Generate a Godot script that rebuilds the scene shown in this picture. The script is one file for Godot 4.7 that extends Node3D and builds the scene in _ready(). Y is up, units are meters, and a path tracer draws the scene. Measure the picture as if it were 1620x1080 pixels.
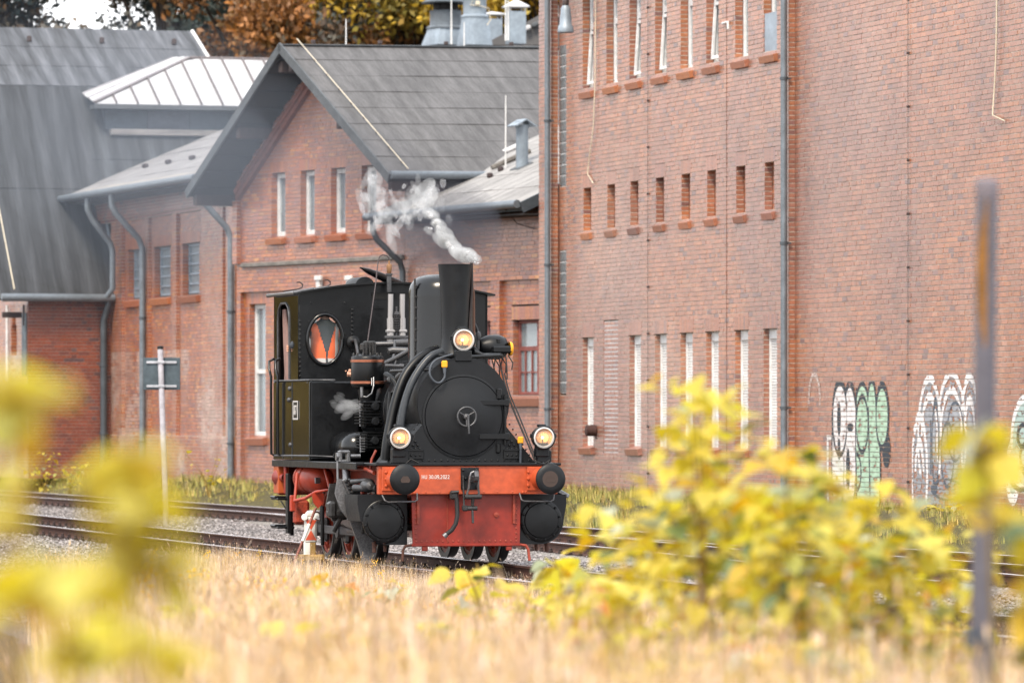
extends Node3D
# An old tank engine under steam in front of brick railway works, seen through yellow weeds with a long lens.

const FP := 9000.0      # focal length in photo pixels (a 200 mm lens)
const EYE := 1.75       # camera height above the rail head
var M := {}
var rng := RandomNumberGenerator.new()
var unit_box := BoxMesh.new()
var taken := {}

# ---------------------------------------------------------------- mesh builder
class MB:
	var st := SurfaceTool.new()
	var xf := Transform3D()
	var uvm := false
	func _init():
		st.begin(Mesh.PRIMITIVE_TRIANGLES)
	func tri(a: Vector3, b: Vector3, c: Vector3, na: Vector3, nb: Vector3, nc: Vector3, ua := Vector2(), ub := Vector2(), uc := Vector2()):
		var f := (b - a).cross(c - a)
		if f.dot(na + nb + nc) > 0.0:
			var t := b; b = c; c = t
			t = nb; nb = nc; nc = t
			var q := ub; ub = uc; uc = q
		st.set_normal((xf.basis * na).normalized()); st.set_uv(ua); st.add_vertex(xf * a)
		st.set_normal((xf.basis * nb).normalized()); st.set_uv(ub); st.add_vertex(xf * b)
		st.set_normal((xf.basis * nc).normalized()); st.set_uv(uc); st.add_vertex(xf * c)
	func quad(a: Vector3, b: Vector3, c: Vector3, d: Vector3, n: Vector3, ua := Vector2(0, 1), ub := Vector2(1, 1), uc := Vector2(1, 0), ud := Vector2(0, 0)):
		tri(a, b, c, n, n, n, ua, ub, uc)
		tri(a, c, d, n, n, n, ua, uc, ud)
	func face(a: Vector3, b: Vector3, c: Vector3, d: Vector3, away: Vector3):
		var n := (c - a).cross(d - b).normalized()
		if n.dot((a + b + c + d) * 0.25 - away) < 0.0: n = -n
		quad(a, b, c, d, n)
	func box(c: Vector3, s: Vector3, bev := 0.0, bs := Basis()):
		var keep := xf
		xf = xf * Transform3D(bs, c)
		var h := s * 0.5
		if bev <= 0.0:
			for k in 3:
				for g in [-1.0, 1.0]:
					var n := Vector3(); n[k] = g
					var i := (k + 1) % 3
					var j := (k + 2) % 3
					var p := []
					for q in [[-1, -1], [1, -1], [1, 1], [-1, 1]]:
						var v := Vector3(); v[k] = g * h[k]; v[i] = q[0] * h[i]; v[j] = q[1] * h[j]
						p.append(v)
					quad(p[0], p[1], p[2], p[3], n)
		else:
			var b := minf(bev, minf(h.x, minf(h.y, h.z)) * 0.9)
			for k in 3:
				var i := (k + 1) % 3
				var j := (k + 2) % 3
				for g in [-1.0, 1.0]:
					var n := Vector3(); n[k] = g
					var p := []
					for q in [[-1, -1], [1, -1], [1, 1], [-1, 1]]:
						var v := Vector3(); v[k] = g * h[k]; v[i] = q[0] * (h[i] - b); v[j] = q[1] * (h[j] - b)
						p.append(v)
					quad(p[0], p[1], p[2], p[3], n)
				for gi in [-1.0, 1.0]:
					for gj in [-1.0, 1.0]:
						var n2 := Vector3(); n2[i] = gi; n2[j] = gj
						n2 = n2.normalized()
						var p2 := []
						for q in [[-1, 0], [1, 0], [1, 1], [-1, 1]]:
							var v := Vector3(); v[k] = q[0] * (h[k] - b)
							v[i] = gi * (h[i] if q[1] == 0 else h[i] - b); v[j] = gj * (h[j] - b if q[1] == 0 else h[j])
							p2.append(v)
						quad(p2[0], p2[1], p2[2], p2[3], n2)
			for gx in [-1.0, 1.0]:
				for gy in [-1.0, 1.0]:
					for gz in [-1.0, 1.0]:
						var n3 := Vector3(gx, gy, gz).normalized()
						tri(Vector3(gx * h.x, gy * (h.y - b), gz * (h.z - b)), Vector3(gx * (h.x - b), gy * h.y, gz * (h.z - b)), Vector3(gx * (h.x - b), gy * (h.y - b), gz * h.z), n3, n3, n3)
		xf = keep
	func tube(p: Array, r, sides := 8, caps := true):
		var n := p.size()
		var up := Vector3.UP
		var rings := []
		var norms := []
		var t0: Vector3 = (p[1] - p[0]).normalized()
		var side := t0.cross(up)
		if side.length() < 0.05: side = t0.cross(Vector3.RIGHT)
		side = side.normalized()
		for i in n:
			var t: Vector3 = (p[mini(i + 1, n - 1)] - p[maxi(i - 1, 0)]).normalized()
			side = (side - t * side.dot(t)).normalized()
			var o := t.cross(side)
			var rr: float = r[i] if r is Array else r
			var ring := []
			var nn := []
			for k in sides:
				var a := TAU * k / sides
				var d := side * cos(a) + o * sin(a)
				ring.append(p[i] + d * rr); nn.append(d)
			rings.append(ring); norms.append(nn)
		for i in n - 1:
			for k in sides:
				var k2 := (k + 1) % sides
				tri(rings[i][k], rings[i][k2], rings[i + 1][k2], norms[i][k], norms[i][k2], norms[i + 1][k2])
				tri(rings[i][k], rings[i + 1][k2], rings[i + 1][k], norms[i][k], norms[i + 1][k2], norms[i + 1][k])
		if caps:
			for e in [0, n - 1]:
				var t: Vector3 = (p[0] - p[1]).normalized() if e == 0 else (p[n - 1] - p[n - 2]).normalized()
				for k in range(1, sides - 1):
					tri(rings[e][0], rings[e][k], rings[e][k + 1], t, t, t)
	func lathe(prof: Array, at := Transform3D(), sides := 24, crease := 0.7):
		# prof: Vector2(radius, height) along local y
		var keep := xf
		xf = xf * at
		var m := prof.size()
		var sn := []
		for i in m - 1:
			var d: Vector2 = prof[i + 1] - prof[i]
			sn.append(Vector2(d.y, -d.x).normalized())
		for i in m - 1:
			if (prof[i + 1] - prof[i]).length() < 1e-6: continue
			var n0: Vector2 = sn[i]
			var n1: Vector2 = sn[i]
			if i > 0 and sn[i - 1].dot(sn[i]) > crease: n0 = (sn[i - 1] + sn[i]).normalized()
			if i < m - 2 and sn[i + 1].dot(sn[i]) > crease: n1 = (sn[i + 1] + sn[i]).normalized()
			for k in sides:
				var a := TAU * k / sides
				var b := TAU * (k + 1) / sides
				var ca := Vector3(cos(a), 0, sin(a)); var cb := Vector3(cos(b), 0, sin(b))
				var p0: Vector2 = prof[i]; var p1: Vector2 = prof[i + 1]
				var A := ca * p0.x + Vector3(0, p0.y, 0); var B := cb * p0.x + Vector3(0, p0.y, 0)
				var C := cb * p1.x + Vector3(0, p1.y, 0); var D := ca * p1.x + Vector3(0, p1.y, 0)
				var nA := ca * n0.x + Vector3(0, n0.y, 0); var nB := cb * n0.x + Vector3(0, n0.y, 0)
				var nC := cb * n1.x + Vector3(0, n1.y, 0); var nD := ca * n1.x + Vector3(0, n1.y, 0)
				if p0.x > 1e-5: tri(A, B, C, nA, nB, nC)
				if p1.x > 1e-5: tri(A, C, D, nA, nC, nD)
		xf = keep
	func prism(poly: PackedVector2Array, z0: float, z1: float, smooth := 0.86):
		# poly in local x,y, extruded along z
		var ids := Geometry2D.triangulate_polygon(poly)
		for i in range(0, ids.size(), 3):
			for zz in [z0, z1]:
				var nz := Vector3(0, 0, 1) if (zz == maxf(z0, z1)) else Vector3(0, 0, -1)
				tri(Vector3(poly[ids[i]].x, poly[ids[i]].y, zz), Vector3(poly[ids[i + 1]].x, poly[ids[i + 1]].y, zz), Vector3(poly[ids[i + 2]].x, poly[ids[i + 2]].y, zz), nz, nz, nz)
		var n := poly.size()
		var area := 0.0
		for i in n: area += poly[i].cross(poly[(i + 1) % n])
		var sg := 1.0 if area > 0 else -1.0
		var en := []
		for i in n:
			var d := (poly[(i + 1) % n] - poly[i]).normalized()
			en.append(Vector2(d.y, -d.x) * sg)
		for i in n:
			var a := poly[i]; var b := poly[(i + 1) % n]
			var na: Vector2 = en[i]; var nb: Vector2 = en[i]
			if en[(i + n - 1) % n].dot(en[i]) > smooth: na = (en[(i + n - 1) % n] + en[i]).normalized()
			if en[(i + 1) % n].dot(en[i]) > smooth: nb = (en[(i + 1) % n] + en[i]).normalized()
			var A := Vector3(a.x, a.y, z0); var B := Vector3(b.x, b.y, z0); var C := Vector3(b.x, b.y, z1); var D := Vector3(a.x, a.y, z1)
			var nA := Vector3(na.x, na.y, 0); var nB := Vector3(nb.x, nb.y, 0)
			tri(A, B, C, nA, nB, nB); tri(A, C, D, nA, nB, nA)
	func slab(a: Vector3, b: Vector3, c: Vector3, d: Vector3, th: float, uv := false):
		# a four-cornered sheet with thickness th below it (away from its upper normal)
		var n := (b - a).cross(d - a).normalized()
		if n.y < 0.0: n = -n
		var o := -n * th
		var w := (b - a).length(); var h := (d - a).length()
		quad(a, b, c, d, n, Vector2(0, h), Vector2(w, h), Vector2(w, 0), Vector2(0, 0))
		quad(a + o, b + o, c + o, d + o, -n)
		var m := (a + b + c + d) * 0.25 + o * 0.5
		face(a, b, b + o, a + o, m); face(b, c, c + o, b + o, m); face(c, d, d + o, c + o, m); face(d, a, a + o, d + o, m)
	func done() -> ArrayMesh:
		return st.commit()

# ---------------------------------------------------------------- nodes
func put(parent: Node, called: String, mesh: Mesh, mat: Material, at := Transform3D()) -> MeshInstance3D:
	var o := MeshInstance3D.new()
	o.name = called
	o.mesh = mesh
	if mat: o.material_override = mat
	o.transform = at
	parent.add_child(o, true)
	return o

func thing(called: String, label: String, category: String, at := Vector3(), group := "", turn := 0.0) -> Node3D:
	var o := Node3D.new()
	o.name = numbered(called)
	add_child(o)
	o.position = at
	o.rotation.y = turn
	o.set_meta("label", label)
	o.set_meta("category", category)
	if group != "": o.set_meta("group", group)
	return o

func numbered(called: String) -> String:
	var k: int = taken.get(called, 0)
	taken[called] = k + 1
	return called if k == 0 else "%s_%03d" % [called, k]

func tag(o: Node, label: String, category: String, group := "", kind := ""):
	if label != "": o.set_meta("label", label)
	if category != "": o.set_meta("category", category)
	if group != "": o.set_meta("group", group)
	if kind != "": o.set_meta("kind", kind)

func setting(called: String, mesh: Mesh, mat: Material, label := "", category := "") -> MeshInstance3D:
	var o := put(self, numbered(called), mesh, mat)
	tag(o, label, category, "", "structure")
	return o

func many(parent: Node, called: String, mesh: Mesh, mat: Material, xs: Array, cs: Array, stuff := true) -> MultiMeshInstance3D:
	var mm := MultiMesh.new()
	mm.transform_format = MultiMesh.TRANSFORM_3D
	mm.use_colors = cs.size() > 0
	mm.mesh = mesh
	mm.instance_count = xs.size()
	for i in xs.size():
		mm.set_instance_transform(i, xs[i])
		if cs.size(): mm.set_instance_color(i, cs[i])
	var o := MultiMeshInstance3D.new()
	o.name = called
	o.multimesh = mm
	o.material_override = mat
	if stuff: o.set_meta("kind", "stuff")
	parent.add_child(o, true)
	return o

# ---------------------------------------------------------------- frames: a facade's own axes
func at(px: float, py: float, d: float) -> Vector3:
	return Vector3((px - 810.0) / FP * d, EYE - (py - 659.0) / FP * d, -d)

func frame(px: float, d: float, vp: float) -> Dictionary:
	var away := Vector3((vp - 810.0) / FP, 0, -1).normalized()
	var o := at(px, 659, d); o.y = 0
	return {"o": o, "u": -away, "n": Vector3(away.z, 0, -away.x)}

func fp(f: Dictionary, u: float, v: float, w := 0.0) -> Vector3:
	return f.o + f.u * u + Vector3(0, v, 0) + f.n * w

func uv(f: Dictionary, px: float, py: float, w := 0.0) -> Vector2:
	# where the line of sight through a photo point meets the facade (w metres in front of it)
	var e := Vector3(0, EYE, 0)
	var r := Vector3((px - 810.0) / FP, -(py - 659.0) / FP, -1)
	var o: Vector3 = f.o + f.n * w
	var t: float = (o - e).dot(f.n) / r.dot(f.n)
	var p := e + r * t
	return Vector2((p - f.o).dot(f.u), p.y)

# ---------------------------------------------------------------- materials
func noise(freq: float, seed_: int, oct := 4) -> FastNoiseLite:
	var n := FastNoiseLite.new()
	n.noise_type = FastNoiseLite.TYPE_SIMPLEX_SMOOTH
	n.seed = seed_
	n.frequency = freq
	n.fractal_octaves = oct
	return n

func tone_image(size: int, seed_: int, coarse: float, fine: float, lo: float, hi: float, sx := 1.0, sy := 1.0, speck := 0.0) -> ImageTexture:
	# greys between lo and hi, wrapping at the edges: a multiplier for the albedo
	var a := noise(coarse, seed_, 4)
	var b := noise(fine, seed_ + 7, 2)
	var im := Image.create(size, size, false, Image.FORMAT_RGB8)
	var r := RandomNumberGenerator.new(); r.seed = seed_
	for y in size:
		var fy := float(y) / size
		for x in size:
			var fx := float(x) / size
			# blend with shifted copies so that it tiles
			var v := lerpf(lerpf(a.get_noise_2d(x * sx, y * sy), a.get_noise_2d((x - size) * sx, y * sy), fx), lerpf(a.get_noise_2d(x * sx, (y - size) * sy), a.get_noise_2d((x - size) * sx, (y - size) * sy), fx), fy)
			v = 0.5 + v * 0.9 + b.get_noise_2d(x * sx, y * sy) * 0.35 + (r.randf() - 0.5) * speck
			v = lerpf(lo, hi, clampf(v, 0, 1))
			im.set_pixel(x, y, Color(v, v, v))
	return ImageTexture.create_from_image(im)

func mat(c: Color, rough := 0.6, metal := 0.0, tex: Texture2D = null, scale := 1.0, world := false, bump := 0.0, spec := 0.5) -> StandardMaterial3D:
	var m := StandardMaterial3D.new()
	m.albedo_color = c
	m.roughness = rough
	m.metallic = metal
	m.metallic_specular = spec
	if tex:
		m.albedo_texture = tex
		m.uv1_triplanar = true
		m.uv1_world_triplanar = world
		m.uv1_scale = Vector3.ONE * scale
		if bump > 0.0:
			m.heightmap_enabled = true
			m.heightmap_texture = tex
			m.heightmap_scale = bump
	return m

func glow(c: Color, e: float) -> StandardMaterial3D:
	var m := mat(c, 0.4)
	m.emission_enabled = true
	m.emission = c
	m.emission_energy_multiplier = e
	return m

func materials():
	var blotch := tone_image(256, 3, 0.012, 0.09, 0.62, 1.0, 1, 1, 0.25)
	var soft := tone_image(256, 5, 0.01, 0.05, 0.8, 1.0, 1, 1, 0.1)
	var streak := tone_image(256, 11, 0.02, 0.12, 0.70, 1.0, 1.6, 0.2, 0.55)
	var grit := tone_image(256, 17, 0.2, 0.4, 0.25, 1.0, 1, 1, 0.9)
	var grain := tone_image(256, 23, 0.05, 0.3, 0.7, 1.0, 1, 1, 0.5)
	var streak2 := tone_image(256, 31, 0.016, 0.1, 0.5, 1.0, 2.2, 0.1, 0.2)
	M.blotch = blotch; M.soft = soft; M.streak = streak; M.grit = grit; M.grain = grain
	M.brick = mat(Color.WHITE, 0.36, 0, grain, 1.2, true, 0.0, 0.66)
	M.brick.vertex_color_use_as_albedo = true
	M.mortar = mat(Color(0.90, 0.85, 0.79), 0.9, 0, blotch, 0.5, true)
	M.mortar_grey = mat(Color(0.74, 0.70, 0.69), 0.9, 0, blotch, 0.5, true)
	M.felt = mat(Color(0.40, 0.395, 0.40), 0.75, 0, streak, 1)
	M.felt.uv1_triplanar = false; M.felt.uv1_scale = Vector3(0.33, 0.33, 1)
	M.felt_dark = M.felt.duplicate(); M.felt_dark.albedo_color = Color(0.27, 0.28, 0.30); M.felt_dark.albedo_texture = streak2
	M.felt_pale = M.felt.duplicate(); M.felt_pale.albedo_color = Color(0.62, 0.605, 0.605)
	M.felt_light = M.felt.duplicate(); M.felt_light.albedo_color = Color(0.65, 0.64, 0.635)
	M.edge = mat(Color(0.38, 0.40, 0.42), 0.7, 0, blotch, 0.6)
	M.tin = mat(Color(0.86, 0.86, 0.87), 0.42, 0.0, soft, 0.35, true)
	M.seam = mat(Color(0.50, 0.46, 0.46), 0.6, 0.0, blotch, 1.0, true)
	M.zinc = mat(Color(0.50, 0.535, 0.57), 0.45, 0.35, soft, 0.8, true)
	M.zinc_dark = mat(Color(0.35, 0.38, 0.41), 0.5, 0.3, soft, 0.8, true)
	M.galv = mat(Color(0.62, 0.67, 0.72), 0.5, 0.25, soft, 0.6, true)
	M.soffit = mat(Color(0.17, 0.16, 0.165), 0.85, 0, blotch, 0.7, true)
	M.timber = mat(Color(0.30, 0.24, 0.23), 0.85, 0, streak, 0.8, true)
	M.white = mat(Color(0.93, 0.93, 0.93), 0.5, 0, soft, 0.8, true)
	M.shutter = mat(Color(0.95, 0.95, 0.95), 0.5, 0, soft, 0.6, true)
	M.redframe = mat(Color(0.60, 0.34, 0.31), 0.6, 0, blotch, 0.9, true)
	M.glass = StandardMaterial3D.new()
	M.glass.albedo_color = Color(0.75, 0.82, 0.85, 0.18); M.glass.roughness = 0.05; M.glass.metallic_specular = 0.4
	M.glass.transparency = BaseMaterial3D.TRANSPARENCY_ALPHA
	M.frost = mat(Color(0.52, 0.57, 0.60), 0.3, 0, soft, 0.9, true)
	M.glassblock = mat(Color(0.46, 0.50, 0.52), 0.25, 0, blotch, 2.0, true)
	M.plaster = mat(Color(0.62, 0.60, 0.57), 0.9)
	M.curtain_grey = mat(Color(0.46, 0.47, 0.50), 0.8, 0, soft, 1.0, true)
	M.cable_white = mat(Color(0.80, 0.76, 0.68), 0.6)
	M.wire_dark = mat(Color(0.28, 0.24, 0.24), 0.6, 0.3)
	M.stonegrey = mat(Color(0.55, 0.53, 0.51), 0.85, 0, blotch, 0.8, true)
	# the engine
	M.black = mat(Color(0.058, 0.064, 0.076), 0.38, 0, blotch, 0.9, false, 0, 0.42)
	M.black_matt = mat(Color(0.078, 0.088, 0.105), 0.5, 0, blotch, 0.9, false, 0, 0.42)
	M.black_gloss = mat(Color(0.06, 0.065, 0.075), 0.22, 0, soft, 0.9)
	M.soot = mat(Color(0.07, 0.07, 0.075), 0.8)
	M.side = mat(Color(0.075, 0.075, 0.07), 0.12, 0, soft, 0.9, false, 0, 0.7)
	M.side_worn = mat(Color(0.26, 0.25, 0.24), 0.6, 0, blotch, 1.4)
	M.vermilion = mat(Color(0.78, 0.34, 0.19), 0.42, 0, soft, 0.8)
	M.red = mat(Color(0.57, 0.155, 0.085), 0.45, 0, soft, 0.7)
	M.red_dirty = mat(Color(0.66, 0.26, 0.17), 0.5, 0, blotch, 1.6)
	for k in ["black", "black_matt", "vermilion", "red"]:
		var pm: StandardMaterial3D = M[k]
		pm.roughness_texture = blotch
		pm.roughness *= 1.2
	M.steel = mat(Color(0.62, 0.62, 0.63), 0.35, 0.75, blotch, 1.4)
	M.steel_dull = mat(Color(0.40, 0.40, 0.41), 0.45, 0.55, blotch, 1.4)
	M.oily = mat(Color(0.27, 0.265, 0.265), 0.4, 0.45, blotch, 1.6)
	M.copper = mat(Color(0.72, 0.46, 0.36), 0.3, 0.85, soft, 1.5)
	M.brass = mat(Color(0.62, 0.46, 0.32), 0.45, 0.4, soft, 1.5)
	M.rubber = mat(Color(0.10, 0.10, 0.105), 0.65)
	M.yellow = mat(Color(0.92, 0.63, 0.10), 0.5)
	M.paint_white = mat(Color(0.88, 0.88, 0.86), 0.5)
	M.lens = StandardMaterial3D.new()
	M.lens.albedo_color = Color(1, 0.98, 0.94, 0.1); M.lens.roughness = 0.04
	M.lens.transparency = BaseMaterial3D.TRANSPARENCY_ALPHA
	M.reflector = mat(Color(0.66, 0.53, 0.44), 0.3, 0.75)
	M.bulb = glow(Color(1.0, 0.80, 0.50), 5.0)
	M.lampring = mat(Color(0.80, 0.79, 0.78), 0.35, 0.3)
	M.cabglass = M.glass.duplicate(); M.cabglass.albedo_color = Color(0.8, 0.85, 0.85, 0.06); M.cabglass.metallic_specular = 0.22
	M.vapour = []
	for a in [0.06, 0.14, 0.34]:
		var v := mat(Color(0.97, 0.97, 0.98, a), 1.0, 0, null, 1, false, 0, 0.0)
		v.transparency = BaseMaterial3D.TRANSPARENCY_ALPHA
		v.backlight_enabled = true
		v.backlight = Color(0.9, 0.9, 0.9)
		M.vapour.append(v)
	# track and ground
	M.rust = mat(Color(0.36, 0.22, 0.17), 0.8, 0.1, blotch, 1.0, true)
	M.railhead = mat(Color(0.72, 0.70, 0.71), 0.25, 0.8)
	M.sleeper = mat(Color(0.34, 0.29, 0.27), 0.85, 0, blotch, 1.4, true)
	M.concrete = mat(Color(0.62, 0.60, 0.58), 0.85, 0, blotch, 1.2, true)
	M.ballast = mat(Color(0.58, 0.55, 0.54), 0.9, 0, grit, 0.55, true)
	M.soil = mat(Color(0.50, 0.40, 0.27), 0.95, 0, grit, 0.35, true)
	M.turf = mat(Color(0.46, 0.42, 0.20), 0.95, 0, grit, 0.3, true)
	M.stone = mat(Color.WHITE, 0.9); M.stone.vertex_color_use_as_albedo = true
	# plants: the colour comes with each copy
	M.leafy = mat(Color.WHITE, 0.55); M.leafy.vertex_color_use_as_albedo = true
	M.leafy.backlight = Color(0.5, 0.5, 0.5); M.leafy.backlight_enabled = true
	M.straw = mat(Color.WHITE, 0.7); M.straw.vertex_color_use_as_albedo = true
	M.straw.backlight = Color(0.35, 0.35, 0.35); M.straw.backlight_enabled = true
	M.bark = mat(Color(0.24, 0.20, 0.17), 0.9, 0, blotch, 0.8, true)
	M.stem = mat(Color(0.52, 0.42, 0.16), 0.7)

# ---------------------------------------------------------------- brickwork
var brick_noise := noise(0.35, 41, 3)
var brick_noise2 := noise(1.6, 42, 2)
var brick_wide := noise(0.11, 43, 3)

func brick_colour(p: Vector3, style: String) -> Color:
	var a := brick_noise.get_noise_3dv(p) * 0.5 + 0.5
	var r := rng.randf()
	var c := Color(0.70, 0.42, 0.31)
	if style == "new":
		c = Color(0.72, 0.46, 0.335)
		if r < 0.22: c = Color(0.755, 0.485, 0.33)
		elif r < 0.38: c = Color(0.695, 0.445, 0.34)
		elif r < 0.44: c = Color(0.56, 0.40, 0.375)
		elif r < 0.53: c = Color(0.75, 0.515, 0.395)
		c = c.lerp(Color(0.69, 0.47, 0.40), clampf((a - 0.45) * 2.0, 0, 0.6))
		c = c.lerp(Color(0.57, 0.40, 0.375), clampf(brick_wide.get_noise_3dv(p) * 1.3 + (0.25 if p.y > 6.0 else 0.0), 0, 0.5))
		c = c.lerp(Color(0.80, 0.64, 0.57), clampf(brick_wide.get_noise_3dv(p + Vector3(70, 20, 5)) * 1.5 - 0.25, 0, 0.5))
	elif style == "dark":
		c = Color(0.60, 0.31, 0.22)
		if r < 0.25: c = Color(0.65, 0.34, 0.22)
		elif r < 0.38: c = Color(0.50, 0.28, 0.24)
		elif r < 0.44: c = Color(0.42, 0.32, 0.33)
		c = c.lerp(Color(0.54, 0.31, 0.27), clampf((a - 0.5) * 1.6, 0, 0.6))
	else:
		c = Color(0.71, 0.42, 0.29)
		if r < 0.25: c = Color(0.77, 0.47, 0.29)
		elif r < 0.42: c = Color(0.67, 0.41, 0.33)
		elif r < 0.50: c = Color(0.61, 0.40, 0.36)
		elif r < 0.54: c = Color(0.80, 0.54, 0.32)
		c = c.lerp(Color(0.72, 0.52, 0.46), clampf((a - 0.42) * 2.4, 0, 0.75))
		# lime bloom on the lower courses of the wing
		if p.z < -126.5 and p.y < 3.3:
			c = c.lerp(Color(0.82, 0.72, 0.68), clampf(brick_noise.get_noise_3dv(p * 1.3 + Vector3(9, 4, 2)) * 1.8 + 0.28, 0.0, 0.75) * (1.0 if rng.randf() < 0.8 else 0.3))
	var k := 1.0 + rng.randf_range(-0.06, 0.06) + brick_noise2.get_noise_3dv(p) * 0.08
	c = Color(c.r * k, c.g * k, c.b * k)
	return c.srgb_to_linear()

func wall(parent: Node3D, f: Dictionary, p: Dictionary) -> MeshInstance3D:
	# courses of single bricks in front of a mortar bed; p: u0 u1 v0 v1 w holes(lists) limit style singles bond called
	var ch := 0.083
	var w: float = p.get("w", 0.0)
	var dep: float = p.get("dep", 0.14)
	var holes: Array = p.get("holes", [])
	var style: String = p.get("style", "old")
	var bond: String = p.get("bond", "wild")
	var mb := MB.new()
	var xs := []; var cs := []
	var n := int(round((p.v1 - p.v0) / ch))
	ch = (p.v1 - p.v0) / n
	var bs := Basis(f.u, Vector3.UP, f.n)
	for i in n:
		var v: float = p.v0 + i * ch
		var vc := v + ch * 0.5
		var iv := [[p.u0, p.u1]]
		if p.has("limit"):
			iv = [p.limit.call(vc)]
			if iv[0][1] - iv[0][0] < 0.05: continue
		for h in holes:
			if vc > h[1] and vc < h[3]:
				var nx := []
				for q in iv:
					if h[2] <= q[0] or h[0] >= q[1]: nx.append(q)
					else:
						if h[0] > q[0]: nx.append([q[0], h[0]])
						if h[2] < q[1]: nx.append([h[2], q[1]])
				iv = nx
		var header := (i % 2 == 1) if bond == "block" else (i % 4 == 2)
		var L := 0.125 if header else 0.25
		var off := 0.0
		if bond == "block": off = 0.0625 if header else (0.125 if i % 4 == 0 else 0.0)
		else: off = [0.0, 0.125, 0.06, 0.19][i % 4]
		for q in iv:
			if q[1] - q[0] < 0.03: continue
			mb.box(fp(f, (q[0] + q[1]) * 0.5, vc, w - dep * 0.5 - 0.004), Vector3(q[1] - q[0] - 0.012, ch + 0.0004, dep - 0.008), 0.0, bs)
			var k0 := int(floor((q[0] - off) / L))
			var k1 := int(ceil((q[1] - off) / L))
			for k in range(k0, k1):
				var a := maxf(k * L + off, q[0])
				var b := minf((k + 1) * L + off, q[1])
				if a > q[0] and a - q[0] < 0.05: a = q[0]
				if b < q[1] and q[1] - b < 0.05: b = q[1]
				if b - a < 0.05 and q[1] - q[0] > 0.12: continue
				var c := fp(f, (a + b) * 0.5, vc, w - dep * 0.5 + rng.randf_range(-0.002, 0.003))
				var vj: float = p.get("vj", 0.004)
				var ja := vj if a > q[0] else 0.0
				var jb := vj if b < q[1] else 0.0
				xs.append(Transform3D(Basis(f.u * (b - a - ja - jb), Vector3.UP * (ch - p.get("joint", 0.017 if style == "new" else 0.0145)), f.n * dep), c + f.u * (ja - jb) * 0.5))
				cs.append(brick_colour(c, style))
	for l in p.get("lintels", []):
		# bricks on end over an opening: u0, v0, u1, v1
		var m := int(round((l[2] - l[0]) / 0.077))
		var s: float = (l[2] - l[0]) / m
		mb.box(fp(f, (l[0] + l[2]) * 0.5, (l[1] + l[3]) * 0.5, w - dep * 0.5 - 0.004), Vector3(l[2] - l[0], l[3] - l[1], dep - 0.008), 0.0, bs)
		for k in m:
			var c := fp(f, l[0] + (k + 0.5) * s, (l[1] + l[3]) * 0.5, w - dep * 0.5 + 0.002)
			xs.append(Transform3D(Basis(f.u * (s - 0.009), Vector3.UP * (l[3] - l[1] - 0.008), f.n * dep), c))
			cs.append(brick_colour(c, style))
	var o := put(parent, p.get("called", "wall"), mb.done(), p.get("mortar", M.mortar), Transform3D(Basis(), -parent.position))
	var singles: int = p.get("singles", 0)
	if singles > 0:
		var order := range(xs.size())
		order.sort_custom(func(i, j): return _size_seen(xs[i]) > _size_seen(xs[j]))
		var mats := []
		for k in 8:
			var m8: StandardMaterial3D = M.brick.duplicate()
			m8.vertex_color_use_as_albedo = false
			m8.albedo_color = cs[order[k * 5]].linear_to_srgb()
			mats.append(m8)
		var drop := {}
		for k in mini(singles, order.size()):
			put(o, "brick", unit_box, mats[rng.randi() % 8], xs[order[k]])
			drop[order[k]] = true
		var x2 := []; var c2 := []
		for k in xs.size():
			if not drop.has(k): x2.append(xs[k]); c2.append(cs[k])
		xs = x2; cs = c2
	if xs.size(): many(o, "bricks", unit_box, M.brick, xs, cs)
	return o

func _size_seen(x: Transform3D) -> float:
	var p := x.origin
	var px := 810.0 + FP * p.x / -p.z
	var py := 659.0 - FP * (p.y - EYE) / -p.z
	if px < 0 or px > 1620 or py < 0 or py > 1080: return -1.0
	return 1.0 / -p.z

func sill(parent: Node3D, f: Dictionary, u0: float, u1: float, v: float, w := 0.0, style := "old", h := 0.11, outw := 0.07):
	# a row of bricks laid on edge, sloping outwards; v is the upper back edge
	var n := int(round((u1 - u0) / 0.085))
	var s := (u1 - u0) / n
	var mb := MB.new()
	var bs := Basis(f.u, Vector3.UP, f.n).rotated(f.u, 0.22)
	for k in n:
		mb.box(fp(f, u0 + (k + 0.5) * s, v - h * 0.5 - 0.015, w + outw * 0.5 - 0.07), Vector3(s - 0.007, h, outw + 0.16), 0.006, bs)
	var c := brick_colour(fp(f, u0, v), style).linear_to_srgb()
	var m: StandardMaterial3D = M.brick.duplicate(); m.vertex_color_use_as_albedo = false; m.albedo_color = c
	return put(parent, "sill", mb.done(), m, Transform3D(Basis(), -parent.position))

func wpart(parent: Node3D, called: String, mb: MB, m: Material) -> MeshInstance3D:
	# a part built in world coordinates
	return put(parent, called, mb.done(), m, Transform3D(Basis(), -parent.position))

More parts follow.
